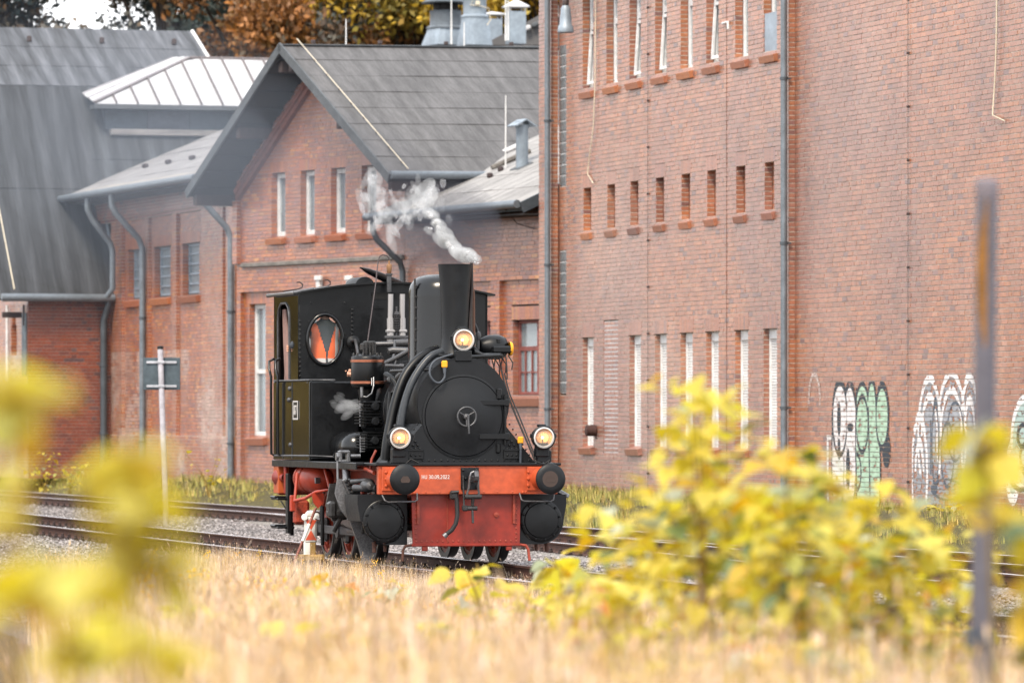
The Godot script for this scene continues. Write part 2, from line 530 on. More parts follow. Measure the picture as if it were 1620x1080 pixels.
func window_frame(parent: Node3D, f: Dictionary, u0: float, v0: float, u1: float, v1: float, w: float, fw: float, m: Material, cols: Array, rows: Array, pane: Material, back: Material, bar := 0.03, called := "window") -> MeshInstance3D:
	# fixed frame, glazing bars at the given shares, one pane per light, a dark room or a curtain behind
	var bs := Basis(f.u, Vector3.UP, f.n)
	var mb := MB.new()
	var th := 0.06
	mb.box(fp(f, (u0 + u1) * 0.5, v0 + fw * 0.5, w), Vector3(u1 - u0, fw, th), 0.008, bs)
	mb.box(fp(f, (u0 + u1) * 0.5, v1 - fw * 0.5, w), Vector3(u1 - u0, fw, th), 0.008, bs)
	for u in [u0 + fw * 0.5, u1 - fw * 0.5]:
		mb.box(fp(f, u, (v0 + v1) * 0.5, w), Vector3(fw, v1 - v0 - 2 * fw, th), 0.008, bs)
	var us := [u0 + fw]; var vs := [v0 + fw]
	for c in cols:
		var u: float = lerpf(u0, u1, c)
		mb.box(fp(f, u, (v0 + v1) * 0.5, w), Vector3(bar, v1 - v0 - 2 * fw, th * 0.8), 0.004, bs)
		us.append(u)
	for r in rows:
		var v: float = lerpf(v0, v1, r)
		mb.box(fp(f, (u0 + u1) * 0.5, v, w + 0.002), Vector3(u1 - u0 - 2 * fw, bar, th * 0.8), 0.004, bs)
		vs.append(v)
	us.append(u1 - fw); vs.append(v1 - fw)
	var o := wpart(parent, called, mb, m)
	var at0: Vector3 = parent.position
	for i in us.size() - 1:
		for j in vs.size() - 1:
			var q := MB.new()
			var c := fp(f, (us[i] + us[i + 1]) * 0.5, (vs[j] + vs[j + 1]) * 0.5, w - 0.01)
			q.box(c, Vector3(us[i + 1] - us[i], vs[j + 1] - vs[j], 0.006), 0.0, bs.rotated(Vector3.UP, rng.randf_range(-0.006, 0.006)))
			put(o, "pane", q.done(), pane)
	if back:
		var q := MB.new()
		q.box(fp(f, (u0 + u1) * 0.5, (v0 + v1) * 0.5, w - 0.1), Vector3(u1 - u0, v1 - v0, 0.02), 0.0, bs)
		put(o, "curtain" if back == M.curtain_grey else "room", q.done(), back)
	return o

func downpipe(parent: Node3D, pts: Array, r: float, m: Material, clamps := [], f := {}):
	var mb := MB.new()
	mb.tube(pts, r, 10)
	var o := wpart(parent, "downpipe", mb, m)
	for c in clamps:
		var q := MB.new()
		q.tube([c - Vector3(0, 0.025, 0), c + Vector3(0, 0.025, 0)], r * 1.25, 10)
		if f.size(): q.box(c - f.n * 0.07, Vector3(0.03, 0.03, 0.12), 0.0, Basis(f.u, Vector3.UP, f.n))
		put(o, "bracket", q.done(), M.zinc_dark)
	return o

func felt_strips(parent: Node3D, a: Vector3, b: Vector3, c: Vector3, d: Vector3, n: int, m: Material, called := "roofing_sheet"):
	# roofing felt laid in n lapped runs from the eave a-b up to the ridge d-c
	var up := (b - a).cross(d - a).normalized()
	if up.y < 0: up = -up
	for k in n:
		var t0 := float(k) / n
		var t1 := float(k + 1) / n + 0.018
		var lift := up * (0.012 + rng.randf_range(0.0, 0.004))
		var mb := MB.new()
		var segs := 14
		for s in segs:
			var s0 := float(s) / segs; var s1 := float(s + 1) / segs
			var z0 := up * brick_noise2.get_noise_2d(s0 * 40.0, k * 9.0) * 0.012; var z1 := up * brick_noise2.get_noise_2d(s1 * 40.0, k * 9.0) * 0.012
			var A := a.lerp(b, s0).lerp(d.lerp(c, s0), t0) + lift + z0
			var B := a.lerp(b, s1).lerp(d.lerp(c, s1), t0) + lift + z1
			var C := a.lerp(b, s1).lerp(d.lerp(c, s1), minf(t1, 1.0)) + up * 0.003 + z1 * 0.3
			var D := a.lerp(b, s0).lerp(d.lerp(c, s0), minf(t1, 1.0)) + up * 0.003 + z0 * 0.3
			var len0 := (b - a).length(); var h := (d - a).length()
			mb.quad(A, B, C, D, up, Vector2(s0 * len0, h * (1 - t0)), Vector2(s1 * len0, h * (1 - t0)), Vector2(s1 * len0, h * (1 - t1)), Vector2(s0 * len0, h * (1 - t1)))
			mb.face(A, B, B - lift - z1, A - lift - z0, C)
		wpart(parent, called, mb, m)

func lightning_rod(parent: Node3D, p: Vector3, h: float, r := 0.018):
	var mb := MB.new()
	mb.tube([p, p + Vector3(0, h, 0)], [r, r * 0.6], 6)
	wpart(parent, "lightning_rod", mb, M.white)

func conductor(parent: Node3D, pts: Array, step: float, m: Material, r := 0.012, called := "lightning_conductor"):
	# a wire on little feet
	var mb := MB.new()
	mb.tube(pts, r, 6)
	var o := wpart(parent, called, mb, m)
	for i in pts.size() - 1:
		var n := int(ceil((pts[i + 1] - pts[i]).length() / step))
		for k in n:
			var q := MB.new()
			q.box(pts[i].lerp(pts[i + 1], (k + 0.5) / n) - Vector3(0, 0.02, 0), Vector3(0.045, 0.04, 0.05), 0.008)
			put(o, "clamp", q.done(), M.wire_dark)

func sub_mat(m: StandardMaterial3D, c: Color) -> StandardMaterial3D:
	var k: StandardMaterial3D = m.duplicate()
	k.albedo_color = c
	return k

# ---------------------------------------------------------------- the long brick building on the right
func right_building():
	var f := frame(865, 111.66, -1630)
	var B := thing("brick_workshop", "tall pale red brick workshop with three rows of narrow windows and graffiti", "building", fp(f, 8, 0.2, -4))
	var g := 0.1
	var top := 10.6
	var cols := [922.0, 959.5, 996.0, 1036.5, 1077.0, 1117.5, 1163.5, 1208.5]
	var ends := [940.0, 976.7, 1014.3, 1055.5, 1096.5, 1138.5, 1185.0, 1229.3]
	var ue := uv(f, 1248, 400).x
	var v_up := uv(f, 921.7, 144).y
	var n0 := uv(f, 929, 366).y
	var n1 := uv(f, 929, 297).y
	var g0 := uv(f, 930, 705).y
	var g1 := uv(f, 922, 534).y
	var holes := []
	var lint := []
	var up := []; var mid := []; var low := []
	for i in 8:
		var a := uv(f, cols[i], 400).x
		var b := uv(f, ends[i], 400).x
		b = a + 0.74
		up.append([a, v_up, b, v_up + 2.35]); mid.append([a + 0.06, n0, a + 0.59, n1])
		if i != 1: low.append([a, g0, b, g1])
	for h in up + mid + low:
		holes.append(h)
		var l := [h[0] - 0.06, h[3], h[2] + 0.06, h[3] + 0.249]
		holes.append(l); lint.append(l)
	var gb := []
	for y in [[70.0, 295.0], [397.0, 622.0]]:
		gb.append([uv(f, 885.5, 500).x, uv(f, 890, y[1]).y, uv(f, 885.5, 500).x + 0.47, uv(f, 890, y[0]).y])
	holes.append_array(gb)
	# the blocked-up window keeps its outline
	var bl := [uv(f, 955, 600).x, uv(f, 965, 722).y, uv(f, 955, 600).x + 0.98, uv(f, 965, 508).y]
	holes.append(bl)
	var u_p := uv(f, 885, 500).x
	wall(B, f, {"u0": 0.0, "u1": u_p - 0.03, "v0": g, "v1": top, "w": 0.16, "style": "new"})
	wall(B, f, {"u0": u_p - 0.03, "u1": ue, "v0": g, "v1": top, "holes": holes, "lintels": lint, "style": "new"})
	wall(B, f, {"u0": ue, "u1": ue + 19.0, "v0": g, "v1": top, "w": -0.11, "style": "new", "singles": 300})
	wall(B, f, {"u0": bl[0], "u1": bl[2], "v0": bl[1], "v1": bl[3], "w": -0.006, "style": "new", "mortar": M.white, "joint": 0.023, "vj": 0.011, "bond": "block", "called": "blocked_up_window"})
	# body behind the brick skin, roof slab
	var mb := MB.new()
	var bs := Basis(f.u, Vector3.UP, f.n)
	mb.box(fp(f, (ue + 19.0) * 0.5, (top + g) * 0.5, -5.3), Vector3(ue + 19.0, top - g, 10.0), 0.0, bs)
	wpart(B, "inner_wall", mb, M.plaster)
	mb = MB.new()
	mb.box(fp(f, (ue + 19.0) * 0.5, top + 0.15, -5.0), Vector3(ue + 19.6, 0.3, 11.0), 0.03, bs)
	wpart(B, "roof", mb, M.edge)
	# upper windows: white frames, some tilted open
	for i in 8:
		var h: Array = up[i]
		var o := window_frame(B, f, h[0] + 0.01, h[1] + 0.02, h[2] - 0.01, h[3] - 0.01, -0.17, 0.085, M.white, [], [0.52], M.glass, M.curtain_grey, 0.11)
		if i in [0, 2, 3, 5]:
			var q := MB.new()
			var tb := bs.rotated(f.u, -0.06)
			for e in [[0, -0.48, 0.56, 0.06], [0, 0.48, 0.56, 0.06], [-0.25, 0, 0.06, 0.9], [0.25, 0, 0.06, 0.9]]:
				q.box(fp(f, (h[0] + h[2]) * 0.5, h[1] + 0.62, -0.11) + tb * Vector3(e[0], e[1], 0), Vector3(e[2], e[3], 0.05), 0.006, tb)
			put(o, "sash", q.done(), M.white)
		sill(B, f, h[0] - 0.05, h[2] + 0.05, h[1], 0.0, "new", 0.13)
	# a wind-blown sheet of plastic stands in the last one
	var sheet := MB.new()
	var hs: Array = up[7]
	sheet.box(fp(f, (hs[0] + hs[2]) * 0.5, hs[1] + 0.36, -0.02), Vector3(hs[2] - hs[0] - 0.02, 0.68, 0.012), 0.0, bs)
	wpart(B, "panel", sheet, M.galv)
	# blind niches
	for h in mid:
		wall(B, f, {"u0": h[0] - 0.02, "u1": h[2] + 0.02, "v0": h[1] - 0.02, "v1": h[3] + 0.02, "w": -0.145, "dep": 0.1, "style": "old", "called": "niche"})
		sill(B, f, h[0] - 0.04, h[2] + 0.04, h[1], 0.0, "new", 0.13, 0.05)
	# ground floor: roller shutters of thin slats
	for h in low:
		var q := MB.new()
		var n := int((h[3] - h[1]) / 0.05)
		for k in n:
			q.box(fp(f, (h[0] + h[2]) * 0.5, h[1] + (k + 0.5) * 0.05, -0.135), Vector3(h[2] - h[0], 0.044, 0.02), 0.006, bs)
		q.box(fp(f, (h[0] + h[2]) * 0.5, (h[1] + h[3]) * 0.5, -0.15), Vector3(h[2] - h[0], h[3] - h[1], 0.012), 0.0, bs)
		var o := wpart(B, "roller_shutter", q, M.shutter)
		var r := MB.new()
		for u in [h[0] + 0.02, h[2] - 0.02]:
			r.box(fp(f, u, (h[1] + h[3]) * 0.5, -0.12), Vector3(0.04, h[3] - h[1], 0.04), 0.004, bs)
		r.box(fp(f, (h[0] + h[2]) * 0.5, h[3] - 0.09, -0.12), Vector3(h[2] - h[0] - 0.08, 0.18, 0.05), 0.01, bs)
		put(o, "frame", r.done(), M.white)
		sill(B, f, h[0] - 0.06, h[2] + 0.06, h[1], 0.0, "new", 0.13)
	# strips of glass blocks
	for s in gb:
		var n := 13
		var hh: float = (s[3] - s[1]) / n
		var frm := MB.new()
		frm.box(fp(f, (s[0] + s[2]) * 0.5, (s[1] + s[3]) * 0.5, -0.04), Vector3(s[2] - s[0], s[3] - s[1], 0.06), 0.0, bs)
		var o := wpart(B, "glass_block_strip", frm, M.white)
		for k in n:
			for c in 2:
				var q := MB.new()
				q.box(fp(f, s[0] + (c + 0.5) * 0.235, s[1] + (k + 0.5) * hh, -0.025), Vector3(0.212, hh - 0.026, 0.06), 0.01, bs)
				put(o, "glass_block", q.done(), M.glassblock)
	# downpipes
	for e in [[866.0, 0.27, 0.058], [1240.5, 0.1, 0.058]]:
		var u := uv(f, e[0], 400, e[1]).x
		var cl := []
		for v in [1.4, 4.2, 7.0]: cl.append(fp(f, u, v + 0.5, e[1]))
		downpipe(B, [fp(f, u, 0.2, e[1]), fp(f, u, top - 0.1, e[1])], e[2], M.zinc, cl, f)
	# lightning conductors with their clamps, movement joints
	for e in [[1025.0, 0.02, 0.3], [1437.0, -0.09, 0.4]]:
		var u := uv(f, e[0], 400, e[1]).x
		conductor(B, [fp(f, u, 0.3, e[1]), fp(f, u, top, e[1])], 0.87, M.wire_dark, 0.004)
	var joint := MB.new()
	var uj := uv(f, 1150, 300).x
	joint.box(fp(f, uj, 5.0, 0.0), Vector3(0.014, 9.6, 0.012), 0.0, bs)
	wpart(B, "movement_joint", joint, sub_mat(M.timber, Color(0.50, 0.36, 0.31)))
	# things on the wall
	var p := fp(f, uv(f, 895, 30, 0.35).x, uv(f, 895, 30, 0.35).y, 0.35)
	var L := thing("factory_lamp", "grey bell-shaped factory lamp hanging at the corner of the workshop above the glass blocks", "lamp", p)
	mb = MB.new()
	mb.lathe([Vector2(0.15, -0.26), Vector2(0.158, -0.24), Vector2(0.145, -0.14), Vector2(0.115, -0.1), Vector2(0.112, 0.04), Vector2(0.10, 0.1), Vector2(0.095, 0.2), Vector2(0.06, 0.26)], Transform3D(), 20)
	put(L, "shade", mb.done(), M.galv)
	mb = MB.new()
	mb.lathe([Vector2(0.05, 0.25), Vector2(0.065, 0.29), Vector2(0.055, 0.36), Vector2(0.03, 0.42), Vector2(0.0, 0.44)], Transform3D(), 14)
	mb.tube([Vector3(0, 0.5, 0), Vector3(0, 0.8, 0), Vector3(0, 0.86, 0) - f.n * 0.4], 0.03, 8)
	put(L, "holder", mb.done(), M.wire_dark)
	mb = MB.new()
	mb.lathe([Vector2(0.0, -0.25), Vector2(0.11, -0.245), Vector2(0.13, -0.2)], Transform3D(), 16)
	put(L, "glass", mb.done(), M.frost)
	var w := thing("hanging_cable", "thin white cable hanging loose down the wall beside the far upper window", "cable", fp(f, uv(f, 945, 150).x, 7.0, 0.05))
	mb = MB.new()
	mb.tube([fp(f, uv(f, 945, -60).x, uv(f, 945, -60).y, 0.03), fp(f, uv(f, 945, 120).x, uv(f, 945, 120).y, 0.04), fp(f, uv(f, 943, 200).x, uv(f, 943, 200).y, 0.05), fp(f, uv(f, 937, 245).x, uv(f, 937, 245).y, 0.05), fp(f, uv(f, 932, 275).x, uv(f, 932, 275).y, 0.03), fp(f, uv(f, 941, 290).x, uv(f, 941, 290).y, 0.03)], 0.012, 5)
	wpart(w, "cord", mb, M.cable_white)
	w = thing("hanging_cable", "thin pale cable dangling on the bare brick wall above the grey foreground post", "cable", fp(f, uv(f, 1576, 100).x, 6.0, -0.06))
	mb = MB.new()
	var pts := []
	for q in [[1578, -40], [1577, 60], [1575, 120], [1571, 182], [1590, 191]]: pts.append(fp(f, uv(f, q[0], q[1], -0.07).x, uv(f, q[0], q[1], -0.07).y, -0.07))
	mb.tube(pts, 0.012, 5)
	wpart(w, "cord", mb, M.cable_white)
	w = thing("pipe_bracket", "small white angled pipe stub on the wall between the upper windows", "bracket", fp(f, uv(f, 1154, 38).x, uv(f, 1154, 38).y, 0.0))
	mb = MB.new()
	mb.tube([-f.u * 0.3 + Vector3(0, 0.03, 0) + f.n * 0.03, f.u * 0.08 + Vector3(0, 0.03, 0) + f.n * 0.05, f.u * 0.1 + Vector3(0, -0.1, 0) + f.n * 0.05], 0.025, 8)
	put(w, "pipe", mb.done(), M.white)
	w = thing("wall_vent", "brown rusty vent cowl on the wall beside the far ground floor shutter", "vent", fp(f, uv(f, 943, 681).x, uv(f, 943, 681).y, 0.0))
	mb = MB.new()
	mb.lathe([Vector2(0.0, 0.22), Vector2(0.1, 0.2), Vector2(0.11, 0.02), Vector2(0.09, 0.0), Vector2(0.05, -0.02)], Transform3D(Basis(f.u, f.n, -Vector3.UP), Vector3()), 16)
	put(w, "cowl", mb.done(), sub_mat(M.rust, Color(0.33, 0.22, 0.2)))
	mb = MB.new()
	mb.box(Vector3(0, -0.06, 0) + f.u * 0.02, Vector3(0.06, 0.2, 0.03), 0.005, bs)
	put(w, "bracket", mb.done(), M.wire_dark)
	graffiti(f)

# graffiti: paint lying on the brick faces, the joints left free
func graffiti(f: Dictionary):
	var defs := [
		["white and mint green spray-painted letters with black outlines between pipe and conductor", 1316.0, 1410.0, 604.0, 800.0, 0],
		["big white outlined spray-painted letters over grey fill right of the conductor", 1444.0, 1546.0, 592.0, 818.0, 1],
		["pale green spray-painted piece with black scribble behind the foreground post", 1592.0, 1650.0, 622.0, 800.0, 2],
		["thin white sprayed angle line at the left of the green and white letters", 1309.0, 1323.0, 688.0, 800.0, 3],
		["faint white sprayed arch outline near the second downpipe", 1279.0, 1300.0, 588.0, 650.0, 4]]
	for d in defs:
		var a := uv(f, d[1], d[4], -0.11)
		var b := uv(f, d[2], d[3], -0.11)
		var va := uv(f, d[1], d[3], -0.11).y
		var vb: float = minf(a.y, uv(f, d[2], d[4], -0.11).y)
		vb = maxf(vb, 0.15)
		var vt: float = maxf(va, b.y)
		var im := graffiti_image(d[5], b.x - a.x, vt - vb, vb)
		var m := StandardMaterial3D.new()
		m.albedo_texture = ImageTexture.create_from_image(im)
		m.transparency = BaseMaterial3D.TRANSPARENCY_ALPHA_SCISSOR
		m.alpha_scissor_threshold = 0.5
		m.roughness = 0.6
		var mb := MB.new()
		mb.quad(fp(f, a.x, vb, -0.1035), fp(f, b.x, vb, -0.1035), fp(f, b.x, vt, -0.1035), fp(f, a.x, vt, -0.1035), f.n)
		var o := put(self, numbered("graffiti"), mb.done(), m)
		tag(o, d[0], "graffiti")

func ell(x: float, y: float, cx: float, cy: float, rx: float, ry: float) -> float:
	# signed distance-like value in units of rx, below 0 inside
	return (Vector2((x - cx) / rx, (y - cy) / ry).length() - 1.0) * minf(rx, ry)

func graffiti_image(kind: int, wu: float, hv: float, v0: float) -> Image:
	var W := 192
	var H := 320
	var im := Image.create(W, H, false, Image.FORMAT_RGBA8)
	var nz := noise(0.05, 77 + kind, 3)
	var ch := 10.5 / 127.0   # the courses of the wall they lie on
	ch = (10.6 - 0.1) / round((10.6 - 0.1) / 0.083)
	var black := Color(0.16, 0.19, 0.23)
	var whitec := Color(0.88, 0.85, 0.85)
	var mint := Color(0.66, 0.78, 0.68)
	for j in H:
		var y := 1.0 - (j + 0.5) / H          # 0 bottom .. 1 top
		var v := v0 + y * hv
		var fr := fposmod(v - 0.1, ch) / ch
		var row := fr > 0.08 and fr < 0.92
		for i in W:
			var x := (i + 0.5) / W
			var yy := y
			var c := Color(0, 0, 0, 0)
			var n := nz.get_noise_2d(i * 1.0, j * 1.0)
			var e := n * 0.006
			if kind == 0:
				# plump letters: two white, two green; an outline runs along each
				var body := 9.0
				var col := whitec
				for s in [[0.15, 0.70, 0.125, 0.29, 0], [0.11, 0.38, 0.095, 0.42, 0], [0.32, 0.52, 0.12, 0.43, 0], [0.29, 0.30, 0.12, 0.34, 0], [0.53, 0.70, 0.115, 0.26, 1], [0.55, 0.34, 0.13, 0.40, 1], [0.69, 0.74, 0.065, 0.24, 1], [0.74, 0.28, 0.085, 0.42, 1], [0.86, 0.72, 0.10, 0.24, 1]]:
					var q := ell(x, yy, s[0], s[1], s[2], s[3])
					if q < body:
						body = q
						col = mint if s[4] == 1 else whitec
				# the strokes that part the letters
				for s in [[0.15, 0.70, 0.125, 0.29, 0.0, 0.27], [0.53, 0.66, 0.10, 0.22, 0.44, 0.65], [0.86, 0.72, 0.10, 0.24, 0.76, 0.97], [0.44, 0.28, 0.07, 0.14, 0.44, 0.6]]:
					if absf(ell(x, yy, s[0], s[1], s[2], s[3])) < 0.009 and x > s[4] and x < s[5]: c = black
				if absf(x - 0.425 - 0.006 * sin(yy * 9.0)) < 0.010 and yy > 0.06 and yy < 0.95: c = black
				if absf(x - 0.645 - (0.5 - yy) * 0.04) < 0.009 and yy > 0.1 and yy < 0.8: c = black
				if absf(x - 0.22) < 0.006 and yy < 0.4: c = black
				if body < 0.0 and c.a == 0.0: c = col.lightened(clampf(n * 0.3, 0, 0.2)).darkened(clampf(-n * 0.35, 0, 0.2))
				elif body < 0.018: c = black
				for s in [[0.135, 0.70, 0.032, 0.135], [0.135, 0.46, 0.025, 0.09], [0.29, 0.30, 0.035, 0.17], [0.33, 0.635, 0.055, 0.035]]:
					if ell(x, yy, s[0], s[1], s[2], s[3]) < e: c = black
				if ell(x, yy, 0.93, 0.46, 0.07, 0.14) < 0 and body > 0.0: c = black
				if yy < 0.08 and x < 0.12: c.a = 0.0
			elif kind == 1:
				var body := 9.0
				var line := 9.0
				for s in [[0.28, 0.55, 0.18, 0.42], [0.62, 0.55, 0.22, 0.45], [0.9, 0.6, 0.13, 0.38], [0.12, 0.30, 0.12, 0.40]]:
					var q := ell(x, yy, s[0], s[1], s[2], s[3])
					body = minf(body, q)
					for r in [0.0, 0.055]:
						if absf(q + r) < 0.013 + e and yy > s[1] + (0.02 if r > 0.0 else -0.25): line = 0.0
				if yy < 0.34 and x > 0.05: body = minf(body, -0.01)
				if body < 0.0: c = Color(0.60, 0.61, 0.64).darkened(clampf(-n * 0.3, 0, 0.2)).lightened(clampf(n * 0.3, 0, 0.15))
				if body > -0.085 and body < 0.0 and n > 0.05: c.a = 0.0
				if line == 0.0: c = Color(0.9, 0.88, 0.88)
				for s in [[0.37, 0.5, 0.05, 0.30], [0.56, 0.44, 0.10, 0.22], [0.56, 0.20, 0.24, 0.07], [0.68, 0.60, 0.12, 0.2]]:
					if absf(ell(x, yy, s[0], s[1], s[2], s[3])) < 0.007 and yy > 0.12: c = Color(0.30, 0.33, 0.38)
				if absf(x - 0.3) < 0.015 and yy > 0.3 and yy < 0.68: c = Color(0.34, 0.37, 0.42)
			elif kind == 3:
				if x < 0.22 or y > 0.93: c = Color(0.85, 0.83, 0.82)
			elif kind == 4:
				if absf(ell(x, yy, 0.5, 0.3, 0.42, 0.62)) < 0.05 + e and n > -0.15 and yy > 0.15: c = Color(0.80, 0.74, 0.72)
			else:
				var q := minf(ell(x, yy, 0.55, 0.55, 0.42, 0.44), ell(x, yy, 0.2, 0.3, 0.2, 0.3))
				if q < 0.0: c = Color(0.66, 0.74, 0.72).darkened(clampf(-n * 0.3, 0, 0.2))
				if q < 0.0 and q > -0.07: c = Color(0.88, 0.87, 0.87)
				for s in [[0.5, 0.62, 0.16, 0.1], [0.6, 0.42, 0.2, 0.14], [0.45, 0.25, 0.28, 0.1], [0.62, 0.7, 0.08, 0.2]]:
					if absf(ell(x, yy, s[0], s[1], s[2], s[3])) < 0.022: c = black
			if not row: c.a = 0.0
			if n < -0.42: c.a = 0.0
			im.set_pixel(i, j, c)
	return im

# ---------------------------------------------------------------- the gabled hall and its lower annex
func gabled_hall():
	var f := frame(640, 117.8, -4200)
	var bs := Basis(f.u, Vector3.UP, f.n)
	var ul := uv(f, 374, 500).x
	var um := (ul + 0.0) * 0.5
	var B := thing("gabled_works_hall", "red brick hall with a steep gable, felt roof and slim white windows", "building", fp(f, um, 0.25, -4))
	var apex := 9.66
	var ev := 6.73
	var e0 := ul - 0.6
	var e1 := 1.0
	var pl := (apex - ev) / (um - e0)
	var pr := (apex - ev) / (e1 - um)
	var limit := func(v: float): return [maxf(ul, um - (apex - 0.12 - v) / pl), minf(0.0, um + (apex - 0.12 - v) / pr)]
	var v_led := uv(f, 420, 461).y
	var wins := []; var lint := []; var holes := []
	for e in [[429.3, 451.5], [475.2, 497.5], [523.3, 545.0], [572.0, 593.0]]:
		var u := uv(f, e[0], 300).x
		var h := [u, uv(f, 429.3, 375).y, u + 0.66, uv(f, 429.3, 274).y]
		wins.append(h); holes.append(h)
		var l := [u - 0.07, h[3], u + 0.73, h[3] + 0.249]
		lint.append(l); holes.append(l)
	wall(B, f, {"u0": ul, "u1": 0.0, "v0": v_led, "v1": apex, "holes": holes, "lintels": lint, "limit": limit, "style": "old", "mortar": M.mortar_grey, "singles": 200})
	# lower storey: a panel set back between the corner pilasters, tall windows
	var up := uv(f, 380, 500).x
	var tw := []; var th := []; var tl := []
	for px in [390.0, 470.0, 550.0]:
		var u: float = uv(f, px, 600).x - 0.04
		var h := [u, uv(f, 390, 690).y, u + 0.78, uv(f, 390, 481).y]
		tw.append(h); th.append(h)
		var l := [u - 0.3, h[3], u + 1.05, h[3] + 0.249]
		tl.append(l); th.append(l)
	wall(B, f, {"u0": up, "u1": -0.4, "v0": 0.2, "v1": v_led, "w": -0.09, "holes": th, "lintels": tl, "style": "old", "mortar": M.mortar_grey, "singles": 100})
	wall(B, f, {"u0": ul, "u1": up, "v0": 0.2, "v1": v_led, "style": "old", "mortar": M.mortar_grey, "called": "pilaster"})
	wall(B, f, {"u0": -0.4, "u1": 0.0, "v0": 0.2, "v1": v_led, "style": "old", "mortar": M.mortar_grey, "called": "pilaster"})
	wall(B, f, {"u0": ul - 0.02, "u1": ul + 0.2, "v0": uv(f, 376, 418).y, "v1": uv(f, 376, 318).y, "w": 0.1, "dep": 0.1, "style": "old", "called": "pilaster"})
	# side wall towards the annex, and the far gable end
	var fs := {"o": fp(f, 0, 0), "u": -f.n, "n": f.u}
	wall(B, fs, {"u0": 0.14, "u1": 9.0, "v0": 0.2, "v1": ev - 0.2, "style": "old", "mortar": M.mortar_grey})
	var mb := MB.new()
	mb.box(fp(f, um, 3.2, -4.95), Vector3(-ul - 0.35, 6.0, 8.8), 0.0, bs)
	wpart(B, "inner_wall", mb, M.plaster)
	# raking courses under the verge
	mb = MB.new()
	for s in [-1.0, 1.0]:
		var p0 := Vector2(um, apex - 0.55); var p1 := Vector2(ul + 0.12 if s < 0 else 0.0, apex - 0.55 - ((um - ul - 0.12) * pl if s < 0 else -um * pr))
		var n := 40
		for row in 2:
			for k in n:
				var q := p0.lerp(p1, (k + 0.5) / n)
				var ang := (p1 - p0).angle()
				mb.box(fp(f, q.x, q.y - row * 0.13, 0.03 + 0.035 * (1 - row)), Vector3((p1 - p0).length() / n - 0.01, 0.115, 0.14), 0.0, bs * Basis(Vector3(0, 0, 1), ang))
	wpart(B, "raking_course", mb, sub_mat(M.redframe, Color(0.60, 0.34, 0.25)))
	# pale sloping ledge above the ground floor
	mb = MB.new()
	var vb := uv(f, 500, 414).y
	mb.box(fp(f, (ul + 0.3) * 0.5, vb, 0.02), Vector3(-ul - 0.3, 0.1, 0.1), 0.02, bs)
	wpart(B, "ledge", mb, M.stonegrey)
	for h in wins:
		window_frame(B, f, h[0] + 0.01, h[1] + 0.01, h[2] - 0.01, h[3] - 0.01, -0.16, 0.1, M.white, [], [], M.glass, M.curtain_grey)
		sill(B, f, h[0] - 0.12, h[2] + 0.02, h[1], 0.0, "old", 0.13, 0.1)
	for h in tw:
		window_frame(B, f, h[0] + 0.01, h[1] + 0.01, h[2] - 0.01, h[3] - 0.01, -0.24, 0.09, M.white, [], [0.49], M.glass, M.curtain_grey, 0.09)
		sill(B, f, h[0] - 0.06, h[2] + 0.06, h[1], -0.09, "old", 0.16, 0.1)
	for px in [505.0, 553.0]:
		mb = MB.new()
		var q := uv(f, px, 447, 0.05)
		mb.box(fp(f, q.x, q.y, 0.05), Vector3(0.16, 0.26, 0.1), 0.01, bs)
		mb.box(fp(f, q.x + 0.05, q.y + 0.1, 0.1), Vector3(0.3, 0.1, 0.06), 0.01, bs)
		wpart(B, "white_vent", mb, M.white)
	# roof: two slopes of lapped felt on boards with a deep overhang at the gable
	var ov := 0.9
	var dep := 12.0
	var r0 := fp(f, um, apex, ov); var r1 := fp(f, um, apex + 0.28, -dep)
	var a0 := fp(f, e0, ev, ov); var a1 := fp(f, e0, ev + 0.2, -dep)
	var b0 := fp(f, e1, ev, ov); var b1 := fp(f, e1, ev + 0.2, -dep)
	mb = MB.new()
	var dn := Vector3(0, -0.06, 0)
	mb.slab(b0 + dn, b1 + dn, r1 + dn, r0 + dn, 0.12)
	mb.slab(a0 + dn, a1 + dn, r1 + dn, r0 + dn, 0.12)
	var roof := wpart(B, "roof", mb, M.soffit)
	felt_strips(B, b0, b1, r1, r0, 8, M.felt)
	felt_strips(B, a1, a0, r0, r1, 8, M.felt)
	# verge boards and the battens showing under the overhang
	mb = MB.new()
	for e in [[b0, r0], [a0, r0]]:
		var d: Vector3 = e[1] - e[0]
		mb.box((e[0] + e[1]) * 0.5 + f.n * 0.02 - Vector3(0, 0.08, 0), Vector3(d.length() + 0.1, 0.2, 0.04), 0.005, Basis(d.normalized(), f.n.cross(d.normalized()), f.n))
	wpart(B, "verge_board", mb, M.edge)
	for e in [[a0, r0, 1.0], [b0, r0, -1.0]]:
		for t in [0.03, 0.5, 0.95]:
			mb = MB.new()
			var c: Vector3 = e[0].lerp(e[1], t) - Vector3(0, 0.32, 0) - f.n * 0.75
			mb.box(c, Vector3(0.16, 0.24, 1.3), 0.01, bs)
			wpart(B, "purlin", mb, M.timber)
	for t in 9:
		mb = MB.new()
		var q0: Vector3 = a0.lerp(r0, (t + 0.5) / 9.0) - Vector3(0, 0.21, 0)
		mb.box(q0 - f.n * 0.48, Vector3(0.3, 0.03, 0.94), 0.0, Basis((r0 - a0).normalized(), f.n.cross((r0 - a0).normalized()), f.n))
		wpart(B, "soffit_board", mb, M.soffit)
	# ridge capping, gutter, lightning rods and wire
	mb = MB.new()
	mb.box((r0 + r1) * 0.5 + Vector3(0, -0.015, 0), Vector3(0.26, 0.03, (r1 - r0).length()), 0.008, Basis(f.u, (r0 - r1).normalized().cross(f.u), (r0 - r1).normalized()))
	wpart(B, "ridge_cap", mb, M.edge)
	mb = MB.new()
